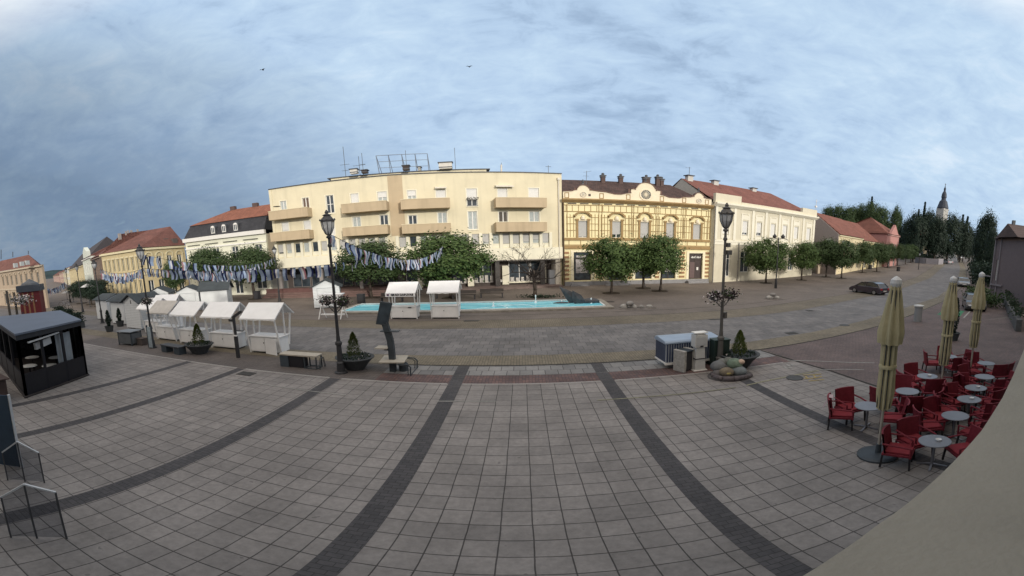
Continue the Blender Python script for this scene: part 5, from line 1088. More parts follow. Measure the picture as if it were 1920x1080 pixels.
# ------------------------------------------------------------------ market stalls and sheds
wwood = M('white_painted_wood', (.78, .78, .78), .7, .06, 3, .15, 30, stain=.06); canvas = M('white_canvas', (.82, .83, .84), .8, .05, 2, .35, 6); canvas2 = M('worn_canvas', (.50, .48, .45), .85, .12, 3, .35, 6)
dkgap = M('dark_plinth', (.04, .04, .045), .9)
def stall(x, y, rz, label, cv=None, valance=False, opening=False, hood=False):
    t = thing('market_stall', label, 'market stall', (x, y, 0), rz, 'white market stalls'); w, d = .76, .34
    MB().box(-w, w, -d, d, .10, .90).obj('counter', wwood, t)
    MB().box(-w+.06, w-.06, -d+.06, d-.06, 0, .098).obj('plinth', dkgap, t)
    MB().box(-w-.05, w+.05, -d-.06, d+.06, .902, .945).obj('counter_top', wwood, t)
    b = MB(); 
    for sx in (-1, 1): b.box(sx*.37-.35, sx*.37+.35, -d-.022, -d-.002, .16, .86)
    b2 = MB().box(-.74, -.02, -d-.022, -d-.002, .15, .86); b2.obj('door', wwood, t)
    if opening: b3 = MB(); b3.T = Matrix.Translation((.02, -d-.02, 0)) @ Matrix.Rotation(-.28, 4, 'Z'); b3.box(0, .70, -.02, 0, .02, .86); b3.obj('door', wwood, t)
    else: MB().box(.02, .74, -d-.022, -d-.002, .15, .86).obj('door', wwood, t)
    MB().box(-.07, -.04, -d-.04, -d-.022, .55, .62).obj('handle', dkgap, t)
    for sx in (-1, 1):
        for q0, q1 in (((sx*(w+.03), -d+.02, 0.02), (sx*(w-.0), -.66, 2.0)), ((sx*(w+.02), d-.02, .4), (sx*(w+.02), .62, 2.05)), ((sx*(w+.025), .05, .90), (sx*(w+.025), .05, 2.60))):
            MB().beam(q0, q1, .055).obj('post', wwood, t)
    cv = cv or canvas; L = .90; b = MB(); n = 10
    def zf(y): return 2.65-abs(y-.05)*((2.65-1.95)/.82)
    ys_ = [-.80, -.4, .05, .45, .80]; r = random.Random(int(x*7+y*13))
    g = [[(-L+2*L*i/n, yy, zf(yy)+(0 if yy == .05 else r.gauss(0, .008))) for i in range(n+1)] for yy in ys_]
    v = [p for rowp in g for p in rowp]; f = [(j*(n+1)+i, j*(n+1)+i+1, (j+1)*(n+1)+i+1, (j+1)*(n+1)+i) for j in range(len(ys_)-1) for i in range(n)]
    b.add(v, f); b.add([(p[0], p[1], p[2]-.02) for p in v], [tuple(reversed(q)) for q in f])
    lo = [(-L+2*L*i/n, -.81+r.gauss(0, .008), 1.93-.09*(1 if valance else .5+.5*r.random())) for i in range(n+1)]
    hi = [(-L+2*L*i/n, -.80, 1.955) for i in range(n+1)]
    b.add(lo+hi, [(i, i+1, n+2+i, n+1+i) for i in range(n)])
    b.obj('canopy', cv, t, smooth=False)
    b = MB()
    for sx in (-1, 1): b.beam((sx*(L-.03), .05, 2.6), (sx*(L-.03), -.78, 1.9), .05).beam((sx*(L-.03), .05, 2.6), (sx*(L-.03), .78, 1.97), .05)
    b.beam((-L+.03, .05, 2.61), (L-.03, .05, 2.61), .045).beam((-L+.03, -.77, 1.92), (L-.03, -.77, 1.92), .04); b.obj('roof_frame', wwood, t)
    if valance:
        va = MB().box(-L, L, -.835, -.822, 1.70, 1.96).obj('valance', canvas, t)
        tx = text_mesh('GRAD DARUVAR', .178, M('black_letter', (.015, .015, .018)), va, 'lettering', .003, .010); tx.rotation_euler = (pi/2, 0, 0); tx.location = (.13, -.842, 1.825); tx.scale = (1.0, 1.05, 1)
        c = MB(); c.yprism([(-.80, 1.90), (-.66, 1.90), (-.66, 1.80), (-.73, 1.735), (-.80, 1.80)], -.85, -.838); c.obj('crest', M('crest_blue', (.05, .07, .16)), va)
        c = MB(); c.yprism([(-.77, 1.87), (-.69, 1.87), (-.69, 1.83), (-.77, 1.83)], -.856, -.851).obj('crest_field', M('crest_red', (.4, .06, .06)), va)
        MB().box(.3, .5, -d-.10, -d-.06, .84, .90).obj('shelf_box', dkgap, t)
    return t
stall(-10.28, 14.35, .02, 'nearest white market stall with its cupboard door hanging open beside the grey bench', opening=True)
stall(-12.72, 14.5, .03, 'second white market stall, behind the thin black signpost', None)
stall(-15.05, 14.65, -.02, 'third white market stall from the grey bench, behind the left conifer pot')
stall(-17.25, 14.95, -.03, 'fourth white stall with grey worn canopy, right of the left flower lamp post', canvas2)
stall(-19.9, 16.2, -.05, 'farthest white stall, partly hidden behind the left flower lamp post', canvas)
stall(-6.92, 23.5, -.02, 'white market stall with black town lettering on its front valance by the pool', canvas, valance=True)
stall(-4.5, 23.6, .0, 'plain white market stall by the pool, right of the one with lettering', canvas)
p = AZ(316, 575, 27.5); stall(p.x, p.y, .3, 'white stall standing between the back sheds and the front stall row')
roofd = M('dark_felt_roof', (.045, .055, .062), .8, .25, 3); shedw = M('white_shed_boards', (.66, .69, .71), .75, .05, 3, stain=.05)
def shed(x, y, rz, w, d, ze, za, label, hatch=True):
    t = thing('wooden_shed', label, 'shed', (x, y, 0), rz, 'white wooden sheds with dark roofs'); w2, d2 = w/2, d/2
    b = MB(); b.yprism([(-w2, .08), (w2, .08), (w2, ze), (0, za-.06), (-w2, ze)], -d2, d2); wl_ = b.obj('walls', shedw, t)
    b = MB()
    for i in range(1, int(ze/.14)): b.box(-w2-.006, w2+.006, -d2-.006, -d2-.001, i*.14, i*.14+.012).box(w2+.001, w2+.006, -d2, d2, i*.14, i*.14+.012)
    b.obj('board_joints', M('board_joint', (.30, .32, .34), .8), wl_)
    MB().box(-w2+.05, w2-.05, -d2+.05, d2-.05, 0, .078).obj('plinth', dkgap, t)
    b = MB(); s = (za-ze)/w2; o = .22
    b.yprism([(0, za), (w2+o, ze-s*o), (w2+o, ze-s*o+.05), (0, za+.06), (-w2-o, ze-s*o+.05), (-w2-o, ze-s*o)], -d2-.22, d2+.22); b.obj('roof', roofd, t)
    if hatch:
        MB().box(-w2*.7, w2*.7, -d2-.03, -d2-.008, .98, 1.02).box(-w2*.7, -w2*.7+.03, -d2-.03, -d2-.008, 1.02, 1.85).box(w2*.7-.03, w2*.7, -d2-.03, -d2-.008, 1.02, 1.85).box(-w2*.7, w2*.7, -d2-.03, -d2-.008, 1.85, 1.88).obj('hatch_frame', M('pale_trim', (.42, .45, .47)), t)
        MB().box(w2+.007, w2+.03, -d2*.7, d2*.7, .95, 1.0).obj('shelf', M('pale_trim', (.42, .45, .47)), t)
    return t
s = shed(-22.75, 17.5, -.05, 1.8, 1.9, 2.3, 2.85, 'near white shed with gable front and small slit window, left of the flower lamp post', False)
MB().box(-.04, .05, -.96, -.951, 2.1, 2.4).obj('slit_window', dkgap, s)
shed(-26.0, 18.6, pi/2-.05, 2.0, 1.9, 2.2, 2.7, 'second white shed with a counter shelf, behind the dark cypress pots')
shed(-29.9, 19.6, pi/2-.05, 1.9, 1.9, 2.15, 2.6, 'third white shed at the left end of the shed row')
p = AZ(358, 560, 37.5); shed(p.x, p.y, .55, 2.0, 2.2, 2.05, 2.6, 'white shed behind the stalls, left of the pair under the dark trees')
p = AZ(407, 560, 36); shed(p.x, p.y, pi/2+.5, 2.1, 2.3, 2.2, 2.9, 'white shed behind the stalls, right of the pair under the dark trees')
p = AZ(303, 560, 40); shed(p.x, p.y, .6, 2.0, 2.2, 2.0, 2.6, 'farther white shed behind the left flower lamp post')
p = G(605, 578); s = shed(p.x, p.y+1.0, -.35+.75, 2.0, 2.0, 2.0, 2.6, 'white shed with dark roof left of the pool, behind the white frame', True)
# white frame with small canopy in front of that shed
def rack():
    p = G(625, 597); t = thing('display_frame', 'white A-legged frame with flat canopy and blue lettered board before the shed by the pool', 'display stand', (p.x, p.y, 0), .1)
    for x in (-.72, .72):
        b = MB(); b.beam((x-.12, -.35, 0), (x, -.05, 1.0), .05).beam((x+.12, .35, 0), (x, .05, 1.0), .05); b.obj('leg', wwood, t)
        MB().beam((x, 0, .95), (x, 0, 1.85), .05).obj('post', wwood, t)
    MB().box(-.78, .78, -.10, .10, .28, .36).obj('foot_rail', wwood, t)
    MB().box(-.8, .8, -.3, .3, 1.86, 1.92).box(-.8, .8, -.32, -.302, 1.7, 1.92).obj('canopy', canvas, t); MB().box(-.74, .74, -.18, .22, .98, 1.03).obj('shelf', wwood, t)
    MB().box(-.7, .2, .0, .02, 1.28, 1.42).obj('lettered_board', M('blue_grey_board', (.16, .24, .30), .6, .6, 14), t)
rack()
# ------------------------------------------------------------------ street furniture in front
wood_t = M('pale_bench_boards', (.36, .33, .28), .7, .15, 6); dgrey = M('dark_grey_steel', (.045, .055, .065), .5, .15, 4); anth = M('anthracite_panel', (.05, .065, .08), .5, .2, 3)
def smart_bench():
    p = G(556, 688); t = thing('smart_bench', 'long bench with pale board top and closed dark box at its left end', 'bench', (-7.75, 12.62, 0), 0)
    MB().box(-.78, .78, -.24, .24, .56, .62).obj('seat', wood_t, t); MB().box(-.76, -.40, -.22, .22, 0, .558).obj('battery_box', anth, t); MB().box(-.398, .18, -.18, .20, .02, .558).obj('side_panel', M('black_panel', (.02, .02, .025), .5), t)
    b = MB()
    for y in (-.2, .2): b.box(.24, .28, y-.02, y+.02, 0, .558).box(.72, .76, y-.02, y+.02, 0, .558)
    b.box(.24, .28, -.2, .2, 0, .04).box(.72, .76, -.2, .2, 0, .04).box(.28, .72, -.22, -.18, 0, .04).box(.28, .72, .18, .22, 0, .04); b.obj('bike_rack_frame', dgrey, t)
    b = MB(); [b.tube([(.85+.04*k, -.2, .02), (.85+.04*k, -.1, .5), (.85+.04*k, .1, .5), (.85+.04*k, .2, .02)], .012, 5) for k in (0, 1)]; b.obj('hoop', dgrey, t)
smart_bench()
def totem():
    t = thing('solar_totem', 'leaning dark column with tilted screen, side table and small bench on the slab plaza', 'info column', (-4.32, 12.75, 0), 0)
    b = MB(); pts = [(0, 0, 0), (0, 0, .9), (-.02, 0, 1.35), (-.10, 0, 1.75), (-.17, 0, 2.1)]
    for i in range(len(pts)-1): b.beam(pts[i], pts[i+1], .20, .16)
    b.obj('column', dgrey, t)
    b = MB(); b.T = Matrix.Translation((-.17, -.02, 2.42)) @ Matrix.Rotation(.35, 4, 'Z') @ Matrix.Rotation(.22, 4, 'Y'); b.box(-.20, .20, -.07, .07, -.42, .50); s = b.obj('screen_housing', dgrey, t)
    b = MB(); b.T = Matrix.Translation((-.17, -.02, 2.42)) @ Matrix.Rotation(.35, 4, 'Z') @ Matrix.Rotation(.22, 4, 'Y'); b.box(-.16, .16, -.078, -.071, -.36, .44); b.obj('screen', Mglass('dark_screen', (.03, .04, .05), .15), s)
    MB().box(-.52, -.09, -.22, .2, 1.02, 1.06).obj('side_table', wood_t, t); MB().beam((-.25, 0, .97), (-.1, 0, .97), .08, .1).obj('table_bracket', dgrey, t)
    MB().box(-.32, .3, -.12, .10, 1.72, 1.75).obj('light_plate', dgrey, t)
    b = MB(); b.T = Matrix.Rotation(.12, 4, 'Z'); b.box(-.38, .46, -.40, .52, .50, .54); b.obj('seat', wood_t, t)
    b = MB()
    for y in (-.40, .46): b.tube([(.3, y, .49), (.62, y, .46), (.72, y, .36), (.70, y, 0)], .025, 6); b.tube([(.3, y, .44), (.56, y, .41), (.64, y, .33), (.62, y, 0)], .016, 5)
    b.tube([(.70, -.40, .03), (.70, .46, .03)], .016, 5); b.obj('seat_hoops', dgrey, t)
    MB().lathe([(.16, 0), (.17, .3), (.12, .36)], 8, (.32, .15, 0)).obj('litter_cup', dgrey, t)
totem()
def sign_post():
    p = G(447, 671); t = thing('signpost', 'slim black post with small panels in front of second market stall', 'signpost', (p.x, p.y, 0), 0)
    MB().box(-.07, .07, -.05, .05, 0, 1.15).obj('base', lampm, t); MB().box(-.045, .045, -.04, .04, 1.15, 2.15).obj('post', lampm, t); MB().box(-.08, .08, -.06, .06, 1.15, 1.22).obj('collar', wwood, t)
    b = MB(); b.beam((-.05, 0, 2.1), (.38, .1, 2.42), .10, .12).box(.06, .42, -.03, .05, 1.42, 1.46).box(-.28, -.08, -.02, .02, 1.9, 2.02); pieces(b, 'sign_plate', lampm, t)
sign_post()
pot_m = M('dark_bowl_planter', (.05, .055, .06), .8, .2, 4)
def bowl_pot(x, y, label, s=1.0, conw=.34, conh=.9, fl=True, dark=False):
    t = thing('bowl_planter', label, 'planter', (x, y, 0), 0, 'bowl planters with conifers')
    MB().lathe([(.30, 0), (.33, .04), (.44, .25), (.60, .48), (.66, .53), (.66, .56), (.56, .55), (.50, .46), (.02, .44)], 20, sx=1.05).obj('bowl', pot_m, t, smooth=False)
    r = random.Random(int(x*9)); b = MB(); lf = leafC if dark else Mleaf('thuja_leaf', (.045, .075, .012), (.11, .13, .03))
    for i in range(1500):
        k = r.random()**.75; z = .5+conh*k; R_ = conw*(sin(min(1, k*2.3+.35)*pi/2))*(1-k)**.65*(1.05+.12*sin(k*30+i % 3)); a = r.random()*2*pi; R_ *= .55+.45*r.random()
        b.add([Vector((R_*cos(a), R_*sin(a), z))+Vector(v) for v in ((-.018, 0, 0), (0, -.018, .01), (.02*cos(a), .02*sin(a), .06), (0, .018, .01))], [(0, 1, 2, 3)])
    b.obj('conifer', lf, t)
    if fl:
        b = MB()
        for i in range(260):
            a = r.random()*2*pi; R_ = .3+.22*r.random(); b.mat(fl_w if r.random() < .06 else leafD); leafquad(b, Vector((R_*cos(a), R_*sin(a), .53+r.random()*.12)), .04, r)
        b.obj('bedding_foliage', None, t)
    t.scale = (s, s, s)
bowl_pot(-5.72, 12.85, 'bowl planter with pointed conifer right beside the dark lamp post', 1.0, .30, 1.1)
bowl_pot(6.9, 11.85, 'bowl planter with conifer to the right of the painted stones', 1.04, .30, 1.0)
bowl_pot(-13.2, 13.0, 'bowl planter with round conifer before the third market stall', 1.0, .34, 1.15)
def slim_pot(px, py, label, h=1.35):
    p = G(px, py); t = thing('cypress_pot', label, 'planter', (p.x, p.y, 0), 0, 'dark cypress pots'); r = random.Random(px)
    MB().lathe([(.22, 0), (.3, .45), (.33, .5), (.28, .5), (.26, .45), (.02, .44)], 12).obj('pot', pot_m, t)
    b = MB()
    for i in range(900): k = r.random(); R_ = .26*(1-k)**.5*(.3+k*1.6 if k < .3 else 1)*r.random()**.4; a = r.random()*2*pi; leafquad(b, Vector((R_*cos(a), R_*sin(a), .45+h*k)), .05, r)
    b.obj('cypress', leafC, t)
slim_pot(206, 622, 'left dark cypress pot before the white sheds'); slim_pot(226, 612, 'right dark cypress pot before the white sheds', 1.2); p = G(1787, 638); slim_pot(1787, 638, 'tall cypress in a pot between the closed parasols', 2.2)
def planter_box():
    p = G(238, 646); t = thing('cart_box', 'dark open crate-like cart with lid beside the left flower lamp post', 'cart', (-18.35, 12.95, 0), .15)
    MB().box(-.5, .5, -.4, .4, .12, .8).obj('body', M('dull_grey_wood', (.10, .11, .12), .8, .2), t); MB().box(-.56, .56, -.46, .46, .90, .94).obj('lid', M('grey_lid', (.17, .19, .21), .6), t)
    for x in (-.48, .48):
        for y in (-.38, .38): MB().box(x-.03, x+.03, y-.03, y+.03, 0, .9).obj('corner_post', dgrey, t)
    b = MB().box(-.22, .22, -.2, .2, 0, .42).box(-.24, .24, -.22, .22, .422, .47).obj('crate', M('brown_crate', (.09, .075, .07), .8, .2)); b.location = (-17.55, 13.15, 0); tag(b, 'small dark crate right of the lidded cart', 'crate')
planter_box()
def low_bench():
    t = thing('low_bench', 'low dark bench with end boxes in front of the far left stalls', 'bench', (-14.45, 12.55, 0), -.1)
    MB().box(-.72, .72, -.24, .24, .40, .46).obj('seat', M('dark_seat', (.06, .065, .075), .5), t)
    for x in (-.5, .5): MB().box(x-.2, x+.2, -.2, .2, 0, .398).obj('end_box', anth, t)
low_bench()
def totem2():
    p = G(290, 655); t = thing('info_panel', 'slim pale panel with dark frame at the foot of left flower lamp post', 'panel', (p.x-.35, p.y+.1, 0), .2); MB().box(-.12, .12, -.04, .04, 0, 1.35).obj('panel', M('pale_blue_panel', (.30, .36, .40), .5, .3, 5), t); MB().box(-.16, -.12, -.05, .05, 0, 1.45).box(.12, .16, -.05, .05, 0, 1.45).obj('frame', dgrey, t)
totem2()
# barrier trailer with blue white tarpaulin, bin, power pillar
def trailer():
    t = thing('covered_trailer', 'blue and silver striped covered trailer box behind the white power pillar', 'trailer', (5.42, 12.85, 0), .06); hw, hd = .98, .44
    MB().box(-hw, hw, -hd, hd, .28, 1.12).obj('body', M('tarp_grey', (.30, .33, .37), .6, .1), t)
    b = MB()
    for i in range(22): x = -hw+.03+i*.088; b.box(x, x+.045, -hd-.015, -hd-.001, .3, 1.08)
    for i in range(9): y = -hd+.05+i*.095; b.box(-hw-.015, -hw-.001, y, y+.045, .3, 1.08)
    b.obj('stripes', M('tarp_blue', (.035, .05, .10), .5, .1), t)
    b = MB(); n = 8; sec = [(-hd-.05, 1.06), (-hd-.05, 1.14), (-hd+.03, 1.20), (-hd+.25, 1.22), (hd-.25, 1.26), (hd-.06, 1.24), (hd+.05, 1.16), (hd+.05, 1.06)]; b.xprism(sec, -hw-.05, hw+.05); b.obj('tarpaulin', M('pale_tarp', (.27, .34, .44), .35, .1, 2, .5, 4), t, bevel=.03)
    b = MB(); b.box(-hw-.04, hw+.04, -hd-.05, -hd-.002, .2, .28).beam((-hw+.35, -hd-.05, .26), (-hw+.55, -hd-.2, .0), .05).beam((-hw-.0, -hd, .26), (-hw-.0, hd, .26), .06); b.obj('frame', wfr, t)
    for x in (-.3, .4): w = MB(); w.T = Matrix.Translation((x, 0, .18)) @ Matrix.Rotation(pi/2, 4, 'X'); w.lathe([(.18, -.38), (.18, .38)], 12); w.obj('wheel', dkgap, t)
    g = MB().box(-.28, .28, -.3, .3, 0, 1.12).box(-.3, .3, -.32, .32, 1.122, 1.18); o = g.obj('green_bin', M('dark_green_plastic', (.03, .05, .045), .5, .1)); o.location = (6.35, 12.35, 0); tag(o, 'dark green bin wedged between striped trailer and grey lamp post', 'bin')
    t = thing('litter_bin', 'grey concrete sided litter bin with black middle left of the power pillar', 'bin', (5.02, 12.12, 0), .5)
    for x in (-.22, .22): MB().yprism([(x-.06, 0), (x+.06, 0), (x+.06, .9), (x-.06, .9)], -.24, .24).obj('side', M('speckled_concrete', (.33, .32, .30), .8, .3, 9), t, bevel=.03)
    MB().box(-.158, .158, -.2, .2, .05, .84).obj('inner_bin', dkgap, t); MB().box(-.17, .17, -.24, .24, .842, .875).obj('lid', dgrey, t)
    t = thing('power_pillar', 'white power supply pillar with square head in front of the striped trailer', 'power pillar', (5.48, 12.0, 0), .05)
    MB().box(-.24, .24, -.17, .17, 0, .04).obj('foot', wfr, t); b = MB(); b.add([(-.19, -.13, .04), (.19, -.13, .04), (.19, .13, .04), (-.19, .13, .04), (-.15, -.12, 1.0), (.15, -.12, 1.0), (.15, .12, 1.0), (-.15, .12, 1.0)], [(0, 1, 5, 4), (1, 2, 6, 5), (2, 3, 7, 6), (3, 0, 4, 7), (4, 5, 6, 7)]); pm = M('pillar_grey_white', (.50, .50, .49), .6, .08); b.obj('shaft', pm, t)
    MB().box(-.22, .22, -.16, .16, 1.0, 1.5).obj('head', pm, t, bevel=.01); MB().box(-.17, .17, -.175, -.162, 1.08, 1.42).obj('hatch', M('hatch_grey', (.42, .43, .44), .5), t); MB().box(-.12, .12, -.1, .1, 1.5, 1.55).box(-.23, .23, -.15, .15, 1.56, 1.6).obj('cap', wfr, t)
    MB().box(-.2, .2, -.14, .14, .5, .53).box(-.04, .06, -.18, -.162, 1.02, 1.07).obj('strap', dkgap, t)
trailer()
def blob(c, r, seed, sq=(1, 1, .8), n=14, amp=.06):
    b = MB(); b.ball((0, 0, 0), r, n, sq); R_ = random.Random(seed); ph = [R_.random()*6 for _ in range(6)]
    b.v = [tuple(Vector(v)*(1+amp*sin(v[0]/r*2.3+ph[0])*sin(v[1]/r*2+ph[1])+amp*.6*sin(v[2]/r*4+ph[2]))+Vector(c)) for v in b.v]; return b
def stones():
    t = thing('painted_stones', 'heap of round painted stones with a coiled snake-like base before the right planter', 'sculpture', (6.03, 11.05, 0), 0)
    st = [((-.22, .18, .38), .26, (.14, .145, .15)), ((.30, .05, .45), .27, (.15, .20, .15)), ((-.12, -.20, .24), .24, (.17, .14, .10)), ((.34, -.12, .20), .27, (.14, .16, .17)), ((.05, .42, .42), .20, (.15, .155, .15)), ((-.30, .0, .16), .2, (.12, .11, .11)), ((.22, .35, .48), .19, (.16, .17, .15)), ((.05, .1, .2), .25, (.1, .1, .1))]
    for i, (c, r, col) in enumerate(st): blob(c, r, i).obj('stone', M('stone_paint_%s' % 'abcdefgh'[i], col, .8, .35, 4, .3, 20), t, smooth=True)
    blob((-.14, -.33, .27), .13, 31, (1, .9, .75)).obj('yellow_patch', M('yellow_stone_paint', (.42, .36, .14), .8, .2), t, smooth=True); blob((.43, -.10, .56), .12, 32, (1, .9, .9)).obj('pink_patch', M('cream_pink_paint', (.48, .36, .28), .8, .2), t, smooth=True)
    b = MB(); pts = [(-.42+.0, .15, .12), (-.5, -.15, .09), (-.35, -.42, .08), (-.05, -.55, .08), (.3, -.52, .08), (.6, -.42, .07), (.75, -.25, .06)]; b.tube(pts, [.08, .1, .11, .11, .10, .08, .03], 8); b.obj('coil', M('coil_stone', (.10, .085, .09), .8, .4, 6), t, smooth=True)
    MB().lathe([(.72, 0), (.7, .06), (.4, .1), (.02, .1)], 14, (.1, -.05, 0), 1.05, .8).obj('slab_base', M('coil_base', (.09, .085, .085), .85, .3), t)
    for px, py, lab, n in ((1186, 579, 'group of grey boulders right of the pool, larger one with pale top', 4), (1220, 578, 'single small pale boulder right of the boulder group by the pool', 1), (1451, 561, 'little boulder group on the far paving right of the grey lamp post', 3)):
        p = G(px, py); t = thing('boulders', lab, 'boulders', (p.x, p.y, 0)); R_ = random.Random(px)
        for i in range(n):
            r = .28 if n > 1 else .2; blob(((i-n/2+.5)*.32+R_.gauss(0, .05), R_.gauss(.1, .12), r*.5+(.28 if i == 1 else 0)), r*(1-.1*i), i+px).obj('boulder', M('boulder_grey_%d' % (i % 2), ((.34, .33, .31), (.24, .23, .22))[i % 2], .85, .3, 3), t, smooth=True)
        MB().lathe([(.6*max(1, n/2), 0), (.5*max(1, n/2), .06), (.02, .08)], 12, (0, .1, 0), 1, .6).obj('base_stones', M('base_stones', (.13, .115, .105), .9, .4), t)
stones()
# ------------------------------------------------------------------ pool
def pool():
    t = thing('fountain_pool', 'long turquoise fountain pool with low stone rim and white water jets', 'pool'); A_, B_, C_, D_ = (-11.9, 25.35), (5.2, 26.35), (5.2, 29.6), (-11.9, 28.75)
    rim = M('stained_rim_stone', (.25, .23, .20), .85, .35, 2, .3, 20)
    o = .55
    def q(b, p1, p2, w, z0, z1):
        p1 = Vector(p1); p2 = Vector(p2); d = (p2-p1).normalized(); n = Vector((d.y, -d.x))*w; b.prism([p1, p2, p2+n, p1+n], z0, z1)
    b = MB(); q(b, A_, B_, o, 0, .14); q(b, (C_[0]+o, C_[1]), (D_[0], D_[1]), o, 0, .14); q(b, (B_[0], B_[1]-o), (C_[0], C_[1]), o, 0, .1399); q(b, (D_[0], D_[1]+o), (A_[0], A_[1]-o), o, 0, .1399); b.obj('rim', rim, t)
    b = MB(); wl = M('pool_coping_white', (.62, .66, .66), .6, .1)
    q(b, (A_[0], A_[1]), (B_[0], B_[1]), .10, .142, .20); q(b, (C_[0], C_[1]), (D_[0], D_[1]), .10, .142, .24); q(b, (B_[0], B_[1]), (C_[0], C_[1]), .1, .142, .199); q(b, D_, A_, .10, .142, .199); b.obj('coping', wl, t)
    m = bpy.data.materials.new('turquoise_water'); m.use_nodes = True; nt = m.node_tree; bs = nt.nodes['Principled BSDF']; bs.inputs['Roughness'].default_value = .12; bs.inputs['Specular IOR Level'].default_value = .35
    tc = nt.nodes.new('ShaderNodeTexCoord'); nz = nt.nodes.new('ShaderNodeTexNoise'); nz.inputs['Scale'].default_value = .5; nz.inputs['Detail'].default_value = 5; nz.inputs['Distortion'].default_value = 1.5; mp = nt.nodes.new('ShaderNodeMapping'); mp.inputs['Scale'].default_value = (.5, 1.6, 1)
    nt.links.new(tc.outputs['Object'], mp.inputs[0]); nt.links.new(mp.outputs[0], nz.inputs['Vector']); cr = nt.nodes.new('ShaderNodeValToRGB'); nt.links.new(nz.outputs[0], cr.inputs[0]); cr.color_ramp.elements[0].position = .35; cr.color_ramp.elements[0].color = (.13, .56, .74, 1); cr.color_ramp.elements[1].position = .65; cr.color_ramp.elements[1].color = (.30, .78, .90, 1)
    nt.links.new(cr.outputs[0], bs.inputs['Base Color']); n2 = nt.nodes.new('ShaderNodeTexNoise'); n2.inputs['Scale'].default_value = 3.5; bp = nt.nodes.new('ShaderNodeBump'); bp.inputs['Strength'].default_value = .7; bp.inputs['Distance'].default_value = .03; nt.links.new(tc.outputs['Object'], n2.inputs['Vector']); nt.links.new(n2.outputs[0], bp.inputs['Height']); nt.links.new(bp.outputs[0], bs.inputs['Normal'])
    me = MB().add([(*A_, .13), (*B_, .13), (*C_, .13), (*D_, .13)], [(0, 1, 2, 3)]).obj('water', m, t)
    foam = M('white_water', (.85, .88, .9), .5, .1)
    for x, y, h in ((.85, 28.9, .75), (4.6, 27.9, .55), (2.6, 28.2, .35), (3.1, 28.3, .3), (-2.0, 27.4, .4)):
        b = MB(); b.lathe([(.10, .13), (.045, .25), (.035, h*.7), (.05, h), (.01, h+.05)], 8, (x, y, 0)); r = random.Random(int(x*10))
        b.obj('water_jet', foam, t)
    for (x0, y0, x1, y1) in ((-2, 27.3, -1.0, 26.3), (-1.0, 27.6, .8, 26.5), (-4.5, 26.4, -4.4, 27.3), (-3.0, 26.3, 1.5, 26.9)): MB().tube([(x0+(x1-x0)*k/6, y0+(y1-y0)*k/6, .15+.18*sin(pi*k/6)) for k in range(7)], .012, 4).obj('spray_arc', foam, t)
    t = thing('fin_sculpture', 'dark metal sculpture of two upright fins at the right end of the pool', 'sculpture', (3.6, 28.0, 0)); dm = M('dark_bronze', (.07, .075, .085), .5, .4, 3)
    def fin(pts, y, th):
        b = MB(); n = len(pts); c = Vector((sum(p[0] for p in pts)/n, y, sum(p[1] for p in pts)/n)); v = [c+Vector((0, -th, 0)), c+Vector((0, th, 0))]+[Vector((p[0], y, p[1])) for p in pts]
        b.add(v, [(0, 2+i, 2+(i+1) % n) for i in range(n)]+[(1, 2+(i+1) % n, 2+i) for i in range(n)]); return b
    fin([(-1.15, 1.55), (-.2, 1.05), (.2, .6), (.15, .1), (-.45, .1), (-.75, .6)], .25, .10).obj('fin', dm, t); fin([(-.30, 1.25), (.3, .85), (.55, .4), (.4, .0), (-.15, .05), (-.32, .6)], -.15, .14).obj('fin', dm, t)
    blob((.9, .1, .25), .5, 5, (1.6, .6, .55)).obj('body', dm, t, smooth=True); blob((-1.0, .2, .15), .3, 6, (2.0, .5, .4)).obj('tail', dm, t, smooth=True)
    # benches behind the pool
    bm_ = M('dark_bench_wood', (.045, .038, .035), .7, .2)
    for px, py, l in ((922, 558, 'dark plank bench behind the middle of the pool'), (800, 560, 'dark bench behind the pool between the two white stalls'), (735, 566, 'dark bench behind the stall with lettering'), (870, 561, 'dark bench right of the white stalls behind the pool')):
        p = G(px, py); t = thing('park_bench', l, 'bench', (p.x, p.y, 0), 0, 'dark benches behind the pool')
        MB().box(-.95, .95, -.2, .2, .42, .47).obj('seat', bm_, t); MB().box(-.95, .95, .2, .24, .55, .85).obj('backrest', bm_, t)
        for x in (-.85, .85): MB().box(x-.04, x+.04, -.18, .24, 0, .418).obj('leg', dkgap, t)
    for px, py, l in ((678, 571, 'square dark bin left of the dark tree at the pool'), (1630, 515, 'black litter bin under the row trees'), (1683, 519, 'black litter bin by the kerb of the uphill road'), (483, 561, 'dark litter bin beside the wide dark tree')):
        p = G(px, py); o = MB().cbox(0, 0, 0, .5, .5, .95).cbox(0, 0, .952, .56, .56, .06).obj('litter_bin', dkgap); o.location = on(p); tag(o, l, 'bin', 'dark litter bins')
pool()
